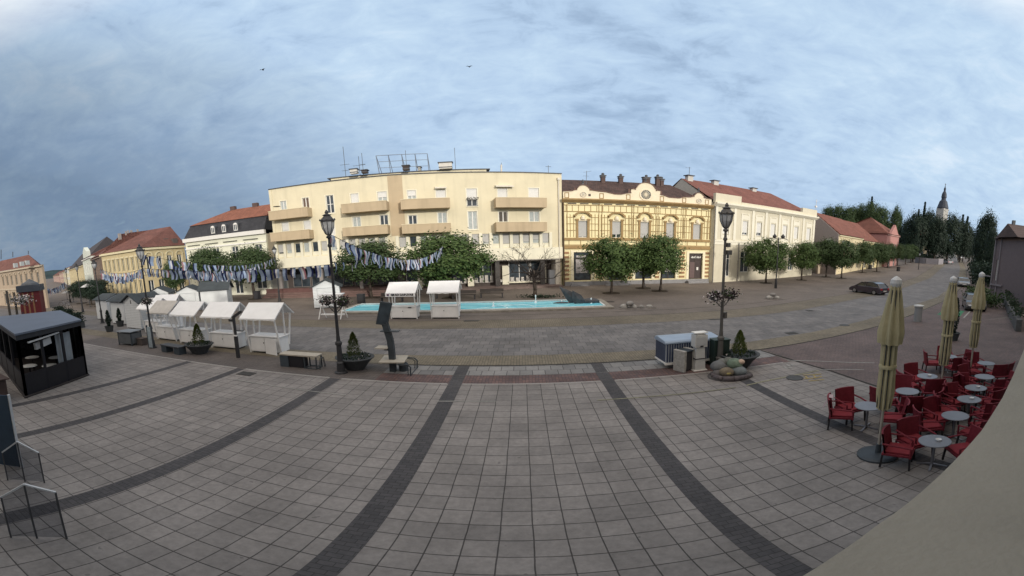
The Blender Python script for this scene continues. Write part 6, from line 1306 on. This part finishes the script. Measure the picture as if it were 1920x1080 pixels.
# ------------------------------------------------------------------ bunting
fl_cols = {'blue': M('flag_light_blue', (.30, .38, .52), .8, .05), 'white': M('flag_white', (.62, .62, .64), .8, .05), 'navy': M('flag_navy', (.015, .022, .09), .8, .05), 'red': M('flag_red', (.36, .16, .19), .8, .05)}
def flag_mesh(kind, seed):
    r = random.Random(seed); b = MB(); w = .33; h = .64; cols = {'croat': ('red', 'white', 'blue'), 'city': ('navy', 'blue', 'blue'), 'pale': ('blue', 'white', 'navy')}[kind]
    tw = r.uniform(-.22, .22); cv = r.uniform(-.06, .09)
    for j in range(3):
        b.mat(fl_cols[cols[j]])
        for k in range(5):
            def P(i, k): t = k/5; a = tw*t; x = (-w/2+w*i/3)*(1-.15*t); return (x*cos(a)+cv*t*t, x*sin(a)+.04*sin(t*5+seed), -h*t)
            b.add([P(j, k), P(j+1, k), P(j+1, k+1), P(j, k+1)], [(0, 1, 2, 3)])
    me = bpy.data.meshes.new('flag'); me.from_pydata(b.v, [], b.f)
    for q in b.mats: me.materials.append(q)
    for p, i in zip(me.polygons, b.mi): p.material_index = i
    return me
FLAGS = [flag_mesh(k, i) for i, k in enumerate(('city', 'pale', 'city', 'croat', 'pale', 'city', 'pale'))]
cord = M('black_cord', (.02, .02, .02))
def bunting(label, A, B, sag, n, s0=1.0, s1=1.0, skip=(), seed=0):
    A = Vector(A); B = Vector(B); t = thing('bunting', label, 'bunting', A[:], 0, 'strings of small flags over the square'); pts = []
    for i in range(33): k = i/32; p = A.lerp(B, k)-A; p.z -= sag*4*k*(1-k); pts.append(p)
    MB().tube(pts, .012, 4).obj('string', cord, t); d = (B-A); rz = atan2(d.y, d.x); r = random.Random(seed)
    for i in range(n):
        if i in skip: continue
        k = (i+.5)/n; p = A.lerp(B, k)-A; p.z -= sag*4*k*(1-k)
        o = bpy.data.objects.new('flag', FLAGS[(i*1+seed+(r.random() < .15)) % len(FLAGS)]); COL.objects.link(o); o.parent = t; o.location = p; o.rotation_euler = (r.gauss(0, .10), r.gauss(.12, .06), rz+r.gauss(0, .18)); s = s0+(s1-s0)*k; o.scale = (s, s, s*(.85+.3*r.random()))
lL = G(640, 699); lF = G(287, 652)
bunting('long level string of flags between the two dark flower lamp posts', (lL.x, lL.y, 4.52), (lF.x, lF.y, 4.95), .25, 30, .72, .8)
bunting('string of flags running left from far flower lamp post over the white sheds', (lF.x, lF.y, 4.9), PT(188, 505, 34)[:], .35, 26, .85, 1.0, seed=2)
bunting('short string of small flags right of the dark lamp post', (lL.x, lL.y, 4.6), PT(706, 480, 22)[:], .1, 8, .72, .62, (5, ), 1)
bunting('sagging string of large flags from dark lamp post towards the broad pool tree', (lL.x, lL.y, 5.75), PT(831, 462, 31)[:], 1.15, 46, .85, 1.2, (1, 2), 3)
bunting('upper string of flags sloping from far flower lamp post past the wide dark trees', (lF.x, lF.y, 5.8), PT(470, 496, 31)[:], .35, 22, 1.0, 1.0, (3, 9), 4)
bunting('dense string of flags low across the wide dark trees', PT(325, 499, 24)[:], PT(480, 500, 30)[:], .55, 30, .9, .95, seed=5)
bunting('string of flags joining the upper string to the lamp post by the apartment block', PT(470, 496, 31)[:], (AZ(524, 560, 38).x, AZ(524, 560, 38).y, 5.0), .2, 9, .95, .95, seed=6)
bunting('far string of flags across the mouth of the receding west street', PT(88, 541, 75)[:], PT(122, 528, 80)[:], .6, 16, 1.9, 1.9, seed=1)
bunting('string of flags in front of the corner house facade', PT(190, 512, 33)[:], PT(262, 508, 36)[:], .5, 18, 1.0, 1.0, seed=3)
# ------------------------------------------------------------------ cafe terrace
redw = M('red_wicker', (.155, .015, .026), .7, .25, 12, .5, 60); redc = M('red_cushion', (.20, .02, .03), .8, .15, 8); legm = M('black_chair_leg', (.02, .018, .02), .5)
def make_chair():
    t = thing('cafe_chair', 'x', 'chair', (0, 0, 0), 0, 'red wicker armchairs of the cafe')
    b = MB(); w, d = .27, .27
    MB().box(-w, w, -d, d, .36, .42).obj('seat', redw, t, bevel=.01); MB().box(-w+.04, w-.04, -d+.02, d-.05, .422, .47).obj('cushion', redc, t, bevel=.015)
    b = MB(); n = 8
    for i in range(n):
        x0 = -w+2*w*i/n; x1 = -w+2*w*(i+1)/n; f = lambda x: d-.03-.05*(x/w)**2
        b.add([(x0, f(x0), .42), (x1, f(x1), .42), (x1, f(x1)+.08, .95), (x0, f(x0)+.08, .95), (x0, f(x0)+.035, .42), (x1, f(x1)+.035, .42), (x1, f(x1)+.115, .95), (x0, f(x0)+.115, .95)], [(0, 1, 2, 3), (7, 6, 5, 4), (3, 2, 6, 7), (0, 4, 5, 1)])
    b.obj('backrest', redw, t)
    for sx in (-1, 1):
        MB().tube([(sx*(w+.01), -d+.02, .36), (sx*(w+.02), -d+.02, .64), (sx*(w+.02), 0, .67), (sx*(w), d, .68)], .022, 6).obj('armrest', redw, t)
        for y in (-d+.03, d-.02): MB().beam((sx*(w-.02), y, .36), (sx*(w-.0), y+(.02 if y > 0 else -.02), 0), .035).obj('leg', legm, t)
    return t
chair0 = make_chair()
tabt = M('grey_table_top', (.17, .18, .205), .35, .1, 3); tabl = M('steel_table_leg', (.22, .22, .24), .4, .1, 3, metal=.6)
def make_table():
    t = thing('cafe_table', 'x', 'table', (0, 0, 0), 0, 'round grey cafe tables')
    MB().lathe([(.29, .70), (.305, .705), (.305, .725), (.29, .73)], 24).obj('tabletop', tabt, t)
    MB().lathe([(.03, .04), (.028, .70)], 8).obj('column', tabl, t)
    b = MB(); [b.beam((0, 0, .06), (.28*cos(a), .28*sin(a), .015), .04, .03) for a in (0.4, 1.97, 3.54, 5.11)]; b.obj('foot', tabl, t)
    return t
table0 = make_table()
ash = MB().lathe([(.02, 0), (.055, .005), (.06, .04), (.05, .035), (.01, .012)], 10).obj('ashtray', M('white_ashtray', (.6, .6, .6), .4)); ash0 = ash
TB = [(6.75, 5.86, 'front table nearest the slab plaza, beside the front closed parasol', [(2.3, .1), (1.45, 0), (-.9, 0)]), (8.33, 5.97, 'table just right of the front closed parasol', [(2.6, 0), (.9, 0), (-1.3, 0)]),
      (9.9, 6.45, 'table left of the middle closed parasol', [(2.6, 0), (1.2, 0), (-1.2, 0)]), (12.6, 7.4, 'back table behind the middle closed parasol', [(2.4, 0), (.8, 0), (-.6, 0)]),
      (12.7, 5.95, 'rearmost table by the rear closed parasol', [(2.7, 0), (1.1, 0), (-1.5, 0)]), (11.1, 5.2, 'second table from the back, along the ledge side', [(2.8, 0), (1.3, 0)]),
      (9.9, 4.85, 'third table from the back, along the ledge side', [(2.6, 0), (1.0, 0)]), (8.9, 4.5, 'fourth table from the back, along the ledge side', [(2.5, 0), (1.1, 0), (-1.2, 0)]),
      (7.66, 4.15, 'fifth table from the back, second nearest along the ledge side', [(2.3, 0), (1.2, 0), (-1.0, 0)]), (6.2, 3.7, 'nearest table along the ledge side, with a white ashtray', [(2.2, 0), (1.25, 0), (-.7, 0)])]
for i_ in range(len(TB)):
    if i_ not in (0, 9): TB[i_][3][:] = TB[i_][3][:2]+[(TB[i_][3][2] if len(TB[i_][3]) > 2 else (-1.1, 0)), (-2.5+.1*i_, 0)]
dirs = ('on its west side', 'on its far side', 'on its near side', 'at its near west corner')
R_ = random.Random(8); firstc = firstt = True; na = 0
short = ['front parasol table', 'table right of front parasol', 'table left of middle parasol', 'table behind middle parasol', 'table by rear parasol', 'second table from the back', 'third table from the back', 'fourth table from the back', 'fifth table from the back', 'nearest ledge side table']
for ti, (x, y, lab, ch) in enumerate(TB):
    lb = 'round grey cafe table, '+lab
    if firstt: table0.location = (x, y, 0); table0['label'] = lb; firstt = False
    else: dup(table0, (x, y, 0), R_.random()*3, lb)
    if ti in (9, 2, 6, 7):
        a = ash0 if na == 0 else ash0.copy()
        if na: COL.objects.link(a)
        a.location = (x+.05, y-.04, .731); na += 1; tag(a, 'white ashtray on the '+short[ti], 'ashtray', 'ashtrays on the cafe tables')
    for ci, (ang, off) in enumerate(ch):
        rr = .56+R_.random()*.08; cx = x+rr*cos(ang); cy = y+rr*sin(ang); rz = ang-pi/2+R_.gauss(0, .18); lb = 'red wicker armchair at the %s, %s' % (short[ti], dirs[ci])
        if firstc: chair0.location = (cx, cy, 0); chair0.rotation_euler = (0, 0, rz); chair0['label'] = lb; firstc = False
        else: dup(chair0, (cx, cy, 0), rz, lb)
thr = MB(); thr.add([(-.13, .30, .97), (.10, .30, .97), (.10, .22, .96), (-.13, .22, .96), (-.13, .17, .55), (.10, .17, .55), (-.13, .42, .6), (.10, .42, .6)], [(0, 1, 2, 3), (3, 2, 5, 4), (0, 6, 7, 1)])
th = thr.obj('blanket', M('pale_blanket', (.40, .30, .31), .9)); x, y = TB[0][0], TB[0][1]; th.matrix_world = chair0.matrix_basis.copy(); tag(th, 'pale blanket hung over back of a red chair at the front table', 'blanket')
umf = M('beige_parasol_cloth', (.44, .39, .24), .85, .12, 3, .6, 5); umw = M('white_cap', (.6, .6, .6), .6)
def parasol(x, y, label, h=4.35, seed=0):
    t = thing('parasol', label, 'parasol', (x, y, 0), seed*.7, 'closed beige parasols of the cafe'); r = random.Random(seed)
    MB().lathe([(.40, 0), (.40, .05), (.34, .08), (.06, .1), (.05, .35)], 20).obj('base', dgrey, t); MB().lathe([(.03, .1), (.028, h-.1)], 8).obj('pole', M('parasol_pole', (.35, .32, .27), .5), t)
    def skirt(prof, folds, amp, name, th=0):
        b = MB(); n = 48; v = []
        for (rad, z) in prof:
            for i in range(n):
                a = 2*pi*i/n; q = rad*.80*(1+amp*sin(folds*a+seed+z*.5)+.06*sin(3*a+z*3+seed)); v.append((q*cos(a), q*sin(a), z))
        f = [(j*n+i, j*n+(i+1) % n, (j+1)*n+(i+1) % n, (j+1)*n+i) for j in range(len(prof)-1) for i in range(n)]; b.add(v, f); return b.obj(name, umf, t, smooth=True)
    skirt([(.13, h-3.05), (.17, h-2.6), (.155, h-2.1), (.15, h-1.5), (.17, h-1.2), (.13, h-.6), (.09, h-.1)], 8, .30, 'canopy')
    skirt([(.24, h-1.42), (.26, h-1.15), (.20, h-.75), (.14, h-.35), (.10, h-.12), (.08, h-.05)], 8, .22, 'flounce')
    b = MB()
    for i in range(8): a = 2*pi*i/8+.2; b.bar((.13*cos(a), .13*sin(a), h-3.0), (.10*cos(a), .10*sin(a), h-.2), .012, n=4)
    b.obj('ribs', dgrey, t)
    MB().lathe([(.085, h-.14), (.11, h-.06), (.10, h+.02), (.04, h+.08), (.01, h+.1)], 12).obj('cap', umw, t)
    MB().lathe([(.165, h-2.0), (.17, h-1.96), (.165, h-1.92)], 16).obj('tie_band', umf, t)
parasol(5.85, 4.7, 'front closed beige parasol with round base at edge of the slab plaza', 4.4, 1)
parasol(9.98, 6.0, 'middle closed beige parasol of the cafe terrace', 4.3, 2)
parasol(12.35, 6.35, 'rear closed beige parasol farthest from the camera', 4.45, 3)
# ------------------------------------------------------------------ cars
def car(x, y, rz, col, label, L=4.1, z=0, suv=0, group='cars on the square'):
    t = thing('parked_car', label, 'car', (x, y, z), rz, group); W_ = .84; paint = M('paint_%02d_%02d_%02d' % tuple(int(c*99) for c in col), col, .3, .04, 2, coat=.6, spec=.5)
    # side profile along local x (front at +x), lofted with tumblehome
    h = suv*.12
    low = [(-L/2, .32), (-L/2-.02, .62), (-L/2+.05, .88+h), (-L/2+.25, .93+h), (L*.14, .93+h), (L*.30, .90+h), (L/2-.35, .76+h), (L/2-.06, .62), (L/2, .42), (L/2-.05, .24), (-L/2+.1, .24)]
    b = MB(); secs = [(-W_, .0), (-W_+.05, .04), (W_-.05, .04), (W_, .0)]; n = len(low); v = []
    for yy, gr in secs: v += [(p[0]*(1-.03*(abs(yy) > W_-.01)), yy, p[1]*(1 if gr else .985)+gr*.3*(p[1] > .7)) for p in low]
    f = [(j*n+i, j*n+(i+1) % n, (j+1)*n+(i+1) % n, (j+1)*n+i) for j in range(3) for i in range(n)]+[tuple(range(n-1, -1, -1)), tuple(3*n+i for i in range(n))]; b.add(v, f); body = b.obj('body', paint, t, smooth=False, bevel=.03)
    roof = [(-L/2+.15, .92+h), (-L/2+.5, 1.36+h), (-L/2+1.0, 1.46+h), (L*.02, 1.46+h), (L*.13, 1.38+h), (L*.30, .90+h)]
    def cab(inset, rf, w0, w1):
        b = MB(); m = len(rf); v = []
        for s in (-1, 1): v += [(p[0], s*(w0 if p[1] < 1.0+h else w1), p[1]) for p in rf]
        b.add(v, [tuple(range(m)), tuple(range(2*m-1, m-1, -1))]+[(i, m+i, m+i+1, i+1) for i in range(m-1)]); return b
    g = cab(0, roof, W_-.06, W_-.20); g.obj('cabin_glass', Mglass('car_glass', (.02, .025, .03)), t)
    b = MB(); r2 = roof
    b.add([(r2[1][0]+.02, -W_+.19, r2[1][1]+.01), (r2[4][0]-.03, -W_+.19, r2[4][1]+.01), (r2[4][0]-.03, W_-.19, r2[4][1]+.01), (r2[1][0]+.02, W_-.19, r2[1][1]+.01), (r2[2][0], -W_+.19, r2[2][1]+.015), (r2[3][0], -W_+.19, r2[3][1]+.015), (r2[3][0], W_-.19, r2[3][1]+.015), (r2[2][0], W_-.19, r2[2][1]+.015)], [(4, 5, 6, 7), (0, 4, 7, 3), (5, 1, 2, 6)])
    for s in (-1, 1):
        for p, q in ((0, 1), (3.2, 5), (2.0, 2.05)):
            pass
        b.beam((r2[0][0], s*(W_-.07), r2[0][1]), (r2[1][0], s*(W_-.2), r2[1][1]), .09); b.beam((r2[4][0], s*(W_-.2), r2[4][1]), (r2[5][0], s*(W_-.07), r2[5][1]), .06); b.beam((-.2, s*(W_-.19), 1.46+h), (-.15, s*(W_-.06), .92+h), .07); b.beam((r2[1][0], s*(W_-.2), r2[1][1]), (r2[4][0], s*(W_-.2), r2[4][1]+.03), .05)
    b.obj('roof', paint, t)
    for sx in (-L/2+.72, L/2-.80):
        for s in (-1, 1):
            w = MB(); w.T = Matrix.Translation((sx, s*(W_-.09), .31)) @ Matrix.Rotation(pi/2, 4, 'X'); w.lathe([(.24, -.11), (.31, -.09), (.31, .09), (.24, .11)], 18); wo = w.obj('wheel', M('tyre', (.015, .015, .015), .9), t)
            w = MB(); w.T = Matrix.Translation((sx, s*(W_+.0), .31)) @ Matrix.Rotation(pi/2, 4, 'X'); w.lathe([(.20, -.03), (.19, .03), (.05, .03)], 10); w.obj('rim', M('rim_metal', (.3, .3, .32), .4, metal=.7), wo)
    for s in (-1, 1):
        MB().box(L/2-.16, L/2-.0, s*.52-.15, s*.52+.15, .56, .68).obj('headlight', Mglass('headlight_glass', (.6, .6, .62), .15), t); MB().box(-L/2-.03, -L/2+.06, s*.62-.12, s*.62+.12, .62, .84).obj('tail_light', M('tail_red', (.4, .02, .02), .3), t)
        MB().box(L*.22, L*.27, s*(W_+.0)-.02*s, s*(W_+.0)+.16*s if s > 0 else s*W_-.16, .88, 1.0).obj('mirror', paint, t)
    MB().box(-L/2-.035, -L/2-.02, -.26, .26, .45, .56).obj('number_plate', wfr, t); MB().box(L/2+.001, L/2+.012, -.26, .26, .36, .47).obj('number_plate', wfr, t)
    return t
car(31.6, 28.9, radians(96), (.030, .022, .035), 'dark plum hatchback standing at the far road edge, partly behind the front parasol', 4.0)
car(31.4, 16.6, radians(215), (.02, .02, .028), 'black car facing the camera behind the middle and rear parasols', 4.3, suv=1)
p = AZ(1775, 497, 120); car(p.x, p.y, radians(60), (.30, .31, .33), 'silver car parked at end of grey retaining wall up the road', 4.4, ZT(p.x, p.y), suv=1)
p = AZ(1801, 484, 165); car(p.x, p.y, radians(225), (.5, .5, .5), 'pale car far up the climbing road under the trees', 4.3, ZT(p.x, p.y))
p = AZ(1806, 530, 60); car(p.x, p.y, radians(215), (.12, .13, .14), 'grey car parked behind the black car, right roadside', 4.2, ZT(p.x, p.y))
strip_sheet('green_bay', [(25.9, 14.7), (29.2, 16.2)], [(25.2, 16.2), (28.6, 17.7)], .014, M('green_road_paint', (.04, .17, .09), .8, .3, 3))
stroke('road_marking', [(25.6, 14.2), (29.6, 15.9)], .12, wl); stroke('road_marking', [(24.0, 17.2), (27.6, 19.2)], .12, wl)
p = G(1720, 603); t = thing('bollard', 'stout pale round bollard on the road between the parasols', 'bollard', (p.x, p.y, 0)); MB().lathe([(.26, 0), (.26, 1.15)], 16).obj('shaft', M('bollard_grey', (.24, .25, .26), .7, .1), t); MB().lathe([(.26, 1.15), (.33, 1.18), (.33, 1.27), (.2, 1.31), (.02, 1.32)], 16).obj('cap', M('bollard_cap', (.45, .46, .46), .6), t)
# grey retaining wall up the road
t = thing('retaining_wall', 'long low grey retaining wall along the uphill road below the trees', 'wall'); P = [AZ(1716, 500, 115), AZ(1735, 500, 112), AZ(1757, 500, 112), AZ(1766, 500, 116)]; b = MB()
for i in range(3): a = on(P[i]); c = on(P[i+1]); b.beam(a+Vector((0, 0, .9)), c+Vector((0, 0, .9)), .5, 1.9)
b.obj('wall', M('grey_concrete_wall', (.24, .23, .25), .85, .15, 1), t)
t = thing('garden_wall', 'pale garden wall behind the row trees right of the long white house', 'wall'); P = [AZ(1531, 519, 66), AZ(1560, 516, 72), AZ(1600, 512, 82), AZ(1640, 506, 90)]; b = MB()
for i in range(3): a = on(P[i]); c = on(P[i+1]); b.beam(a+Vector((0, 0, .8)), c+Vector((0, 0, .8)), .3, 1.8)
b.obj('wall', M('peach_wall', (.50, .42, .32), .85, .12, 1), t)
# ------------------------------------------------------------------ left side: cafe pavilion, kiosk, panels
def pavilion():
    t = thing('cafe_pavilion', 'dark glazed cafe pavilion with flat grey roof at left edge', 'pavilion'); q = [Vector((-13.2, 4.75)), Vector((-14.35, 7.8)), Vector((-19.2, 9.4)), Vector((-20.5, 6.2))]
    c = sum(q, Vector((0, 0)))/4; qo = [c+(p-c)*1.06 for p in q]
    MB().prism(qo, 2.72, 2.80).obj('roof', M('blue_grey_roof', (.11, .13, .17), .5, .1, 1), t); MB().prism([c+(p-c)*1.04 for p in q], 2.50, 2.718).obj('fascia', M('dark_fascia', (.025, .028, .035), .5), t)
    blk = M('black_panel2', (.012, .012, .016), .45, .2)
    for i in range(4):
        a = q[i]; b2 = q[(i+1) % 4]; n = 4 if i in (1, 3) else 3
        for k in range(n+1):
            p = a.lerp(b2, k/n); MB().beam((p.x, p.y, 0), (p.x, p.y, 2.5), .09).obj('post', blk, t)
        if i in (0, 3): MB().beam((a.x, a.y, .5), (b2.x, b2.y, .5), .06, 1.0).obj('parapet_panel', blk, t)
        if i in (1, 2): MB().beam((a.x, a.y, 1.25), (b2.x, b2.y, 1.25), .05, 2.5).obj('added_back_panel', Mglass('dark_backing', (.01, .012, .016), .2), t)  # dark panels added on the far sides to darken the interior
    a = q[0].lerp(q[1], .62); b2 = q[0].lerp(q[1], .88); v = MB(); n = 8
    for i in range(n): p0 = a.lerp(b2, i/n)-Vector((.15+.04*(i % 2), .1)); p1 = a.lerp(b2, (i+1)/n)-Vector((.15+.04*((i+1) % 2), .1)); v.quad((p0.x, p0.y, .95), (p1.x, p1.y, .95), (p1.x, p1.y, 2.3), (p0.x, p0.y, 2.3))
    v.obj('curtain', M('grey_curtain', (.22, .24, .26), .8), t)
    MB().prism(qo, 0.0, .06).obj('deck', M('dark_deck', (.03, .025, .025), .7, .3), t)
    b = MB(); b.beam((q[0].x-.1, q[0].y+.4, 2.3), (q[0].x-.7, q[0].y+1.9, 2.42), .06).beam((q[0].x-.5, q[0].y+.8, 2.0), (q[0].x-.9, q[0].y+1.6, 2.1), .1, .3); b.obj('inner_awning', M('white_inner', (.45, .45, .45), .6), t)
    for i, (x, y) in enumerate(((-14.6, 6.4), (-15.9, 7.3), (-15.2, 5.8), (-16.8, 6.6))):
        tt = thing('pavilion_table', ('small pale table inside the pavilion nearest the curtain', 'small pale table deep inside the pavilion', 'small pale table inside the pavilion by the front panels', 'small pale table at left inside the pavilion')[i], 'table', (x, y, .06), 0, 'tables inside the pavilion')
        MB().lathe([(.3, .7), (.32, .72), (.3, .74)], 14).obj('tabletop', wfr, tt); MB().lathe([(.2, 0), (.03, .04), (.03, .7)], 8).obj('column', legm, tt)
    # brown planked terrace front at the very left
    p = G(6, 735); o = MB().box(-1.6, 1.1, -1.2, 1.4, 0, 1.05).box(-1.7, 1.2, -1.3, 1.5, 1.052, 1.10).obj('terrace_box', M('brown_terrace_boards', (.055, .035, .03), .7, .3, 3)); o.location = (-13.9, 2.6, 0); tag(o, 'dark brown boarded terrace enclosure at the left edge before the pavilion', 'enclosure')
    for px, y0, y1, r in ((12, 545, 640, 23.5), (26, 548, 640, 24.5)):
        a = PT(px, y0, r); o = MB().bar((0, 0, 0), (0, 0, a.z), .09, .07, 8).obj('timber_post', M('weathered_timber', (.10, .085, .07), .85, .3)); o.location = (a.x, a.y, 0); tag(o, 'weathered round timber post left of the pavilion roof, %s one' % ('outer' if px < 20 else 'inner'), 'post', 'timber posts at the left edge')
pavilion()
def kiosk():
    p = AZ(66, 600, 30); t = thing('red_kiosk', 'small kiosk with dark red panels, wide grey sign band and domed cap', 'kiosk', (p.x, p.y, 0), .95); za = PT(66, 522, 30).z; z1 = PT(66, 533, 30).z; z2 = PT(66, 545, 30).z
    MB().box(-.75, .75, -.75, .75, 0, z2).obj('body', M('dark_red_panel', (.13, .02, .025), .6, .15), t); MB().box(-.85, .85, -.85, .85, z2, z1).obj('sign_band', M('blue_grey_band', (.06, .07, .09), .6), t)
    MB().lathe([(.7, z1), (.62, z1+.25*(za-z1)), (.3, z1+.6*(za-z1)), (.05, za)], 10).obj('cap', metal_d, t); b = MB()
    for x in (-.5, -.15, .2): b.box(x, x+.12, -.77, -.751, .1, z2-.1)
    b.box(-.77, -.751, -.4, -.28, .1, z2-.1); b.obj('orange_strips', M('orange_strip', (.25, .13, .07), .6), t)
    p = AZ(45, 600, 24); t = thing('flower_stand', 'stand with drooping white flowers left of the red kiosk', 'flower stand', (p.x, p.y, 0)); MB().lathe([(.12, 0), (.04, .1), (.03, 2.7)], 6).obj('pole', dgrey, t)
    b = MB(); r = random.Random(1); zc = PT(45, 562, 24).z
    for i in range(500): c = Vector((r.gauss(0, .3), r.gauss(0, .3), zc+r.gauss(0, .16))); b.mat(fl_w if r.random() < .6 else leafD); leafquad(b, c, .07, r)
    b.obj('flower_foliage', None, t)
    # street clutter further back: planters with shrubs, parasol and bicycles
    for i, (px, py, r_, w) in enumerate(((112, 585, 40, 1.6), (128, 590, 36, 1.5), (143, 596, 32, 1.5))):
        p = AZ(px, py, r_); b = MB(); rr = random.Random(i)
        t = thing('box_planter', ('far', 'middle', 'near')[i]+' box planter with dark shrubs in the receding west street', 'planter', (p.x, p.y, 0), 0, 'box planters in the west street')
        MB().cbox(0, 0, 0, w, .5, .5).obj('planter_box', pot_m, t)
        for k in range(500): leafquad(b, Vector((rr.uniform(-w/2, w/2), rr.gauss(0, .2), .5+rr.random()*.9)), .10, rr)
        b.obj('shrub_foliage', leafD, t)
def panels():
    wt = M('white_trim', (.50, .51, .53), .6); dk = M('dark_panel_board', (.055, .055, .058), .7, .2)
    tp = bpy.data.materials.new('tinted_pane'); tp.use_nodes = True; nt = tp.node_tree; mx = nt.nodes.new('ShaderNodeMixShader'); tr = nt.nodes.new('ShaderNodeBsdfTransparent'); tr.inputs[0].default_value = (.72, .74, .78, 1); mx.inputs[0].default_value = .25; nt.nodes['Principled BSDF'].inputs['Base Color'].default_value = (.02, .025, .03, 1); nt.nodes['Principled BSDF'].inputs['Roughness'].default_value = .15
    nt.links.new(tr.outputs[0], mx.inputs[1]); nt.links.new(nt.nodes['Principled BSDF'].outputs[0], mx.inputs[2]); nt.links.new(mx.outputs[0], nt.nodes['Material Output'].inputs[0])
    for i, (px, yt, yb, xl, xr, h, lab) in enumerate(((45, 908, 1012, 2, 104, 1.25, 'nearer glass wind screen with bent white top rail on the slabs'), (32, 828, 905, 4, 72, 1.25, 'farther glass wind screen with bent white top rail on the slabs'))):
        g = G(px, yb); k = hypot(g.x, g.y); apex = PT(px, yt, k); lft = PT(xl, yt+(24 if i == 0 else 20), k*1.02); rgt = PT(xr, yt+(15 if i == 0 else 21), k*.98)
        t = thing('wind_screen', lab, 'screen', (g.x, g.y, 0), 0, 'glass wind screens on the slabs'); o = Vector((g.x, g.y, 0)); L_, A2, R2 = lft-o, apex-o, rgt-o
        for p in (L_, R2, A2): MB().beam((p.x, p.y, 0), (p.x, p.y, p.z-.01), .022).obj('post', dk, t)
        b = MB(); b.add([(L_.x, L_.y, .05), (A2.x, A2.y, .05), A2-Vector((0, 0, .02)), L_-Vector((0, 0, .02)), (R2.x, R2.y, .05), R2-Vector((0, 0, .02))], [(0, 1, 2, 3), (1, 4, 5, 2)]); b.obj('pane', tp, t)
        b = MB(); b.beam(L_, A2, .034, .03).beam(A2, R2, .034, .03); b.obj('top_rail', wt, t)
    t = thing('glass_screen', 'blue tinted glass wind screen with white edge post at the left edge', 'screen', (0, 0, 0)); a = PT(16, 740, 8.2); c = PT(26, 900, 8.2); e = PT(-60, 742, 8.8)
    MB().beam((a.x, a.y, 0), (a.x, a.y, a.z), .05).obj('edge_post', wt, t); b = MB(); b.beam((a.x, a.y, a.z/2), (e.x, e.y, a.z/2), .02, a.z-.05); b.obj('glass', M('blue_tint', (.05, .075, .11), .2, .1), t)
panels(); kiosk()
# vans, people and bicycles are too small to read in the receding west street; a few cafe parasols there
def street_parasol(px, py, r, lab, col):
    p = AZ(px, py, r); t = thing('street_parasol', lab, 'parasol', (p.x, p.y, 0), 0, 'small parasols in the receding west street'); z = PT(px, py, r).z
    MB().lathe([(.25, 0), (.03, .08), (.03, z)], 6).obj('pole', dgrey, t); MB().lathe([(.9, z-.45), (.5, z-.2), (.05, z)], 8).obj('canopy', M('cloth_'+col, {'white': (.45, .45, .45), 'cream': (.4, .36, .26)}[col], .8), t)
street_parasol(163, 532, 50, 'white parasol in the receding west street under the dark trees', 'white'); street_parasol(134, 540, 62, 'cream parasol far down the west street', 'cream'); street_parasol(124, 545, 70, 'white parasol farthest down the west street', 'white')
def bicycle(px, py, rz, lab):
    p = G(px, py); t = thing('bicycle', lab, 'bicycle', (p.x, p.y, 0), rz, 'bicycles in the receding west street')
    for x in (-.5, .5):
        b = MB(); b.tube([(x+.33*cos(2*pi*i/16), 0, .34+.33*sin(2*pi*i/16)) for i in range(17)], .02, 5); [b.bar((x, 0, .34), (x+.32*cos(a), 0, .34+.32*sin(a)), .004, n=3) for a in (0, .8, 1.6, 2.4, 3.2, 4, 4.8, 5.6)]; b.obj('wheel', M('tyre', (.015, .015, .015)), t)
    b = MB(); b.tube([(-.5, 0, .34), (-.05, 0, .32), (.35, 0, .78), (-.15, 0, .75), (-.5, 0, .34)], .018, 5).tube([(-.05, 0, .32), (-.18, 0, .88)], .018, 5).tube([(.5, 0, .34), (.34, 0, .95), (.28, -.25, 1.0)], .018, 5).tube([(.34, 0, .95), (.28, .25, 1.0)], .018, 5); b.obj('frame', M('bike_frame', (.2, .2, .22), .4), t)
    MB().ball((-.18, 0, .92), .09, 8, (1.4, .8, .4)).obj('saddle', legm, t)
bicycle(127, 580, .3, 'bicycle parked in the receding west street beside the box planters'); bicycle(121, 574, .6, 'second bicycle parked behind the first in the receding west street')
# overhead: two distant birds
for px, py, l in ((492, 131, 'tiny dark bird high left of centre in the sky'), (880, 125, 'tiny dark bird high in the centre of the sky')):
    p = PT(px, py, 60); b = MB(); b.add([(-.5, 0, .12), (-.2, -.1, .18), (0, -.15, 0), (.2, -.1, .18), (.5, 0, .12), (.2, .1, .15), (0, .35, .0), (-.2, .1, .15)], [(0, 1, 7), (1, 2, 6, 7), (2, 3, 5, 6), (3, 4, 5)]); b.ball((0, .05, -.02), .12, 8, (.6, 1.6, .6)); o = b.obj('bird', dkgap); o.location = p; tag(o, l, 'bird', 'distant birds')
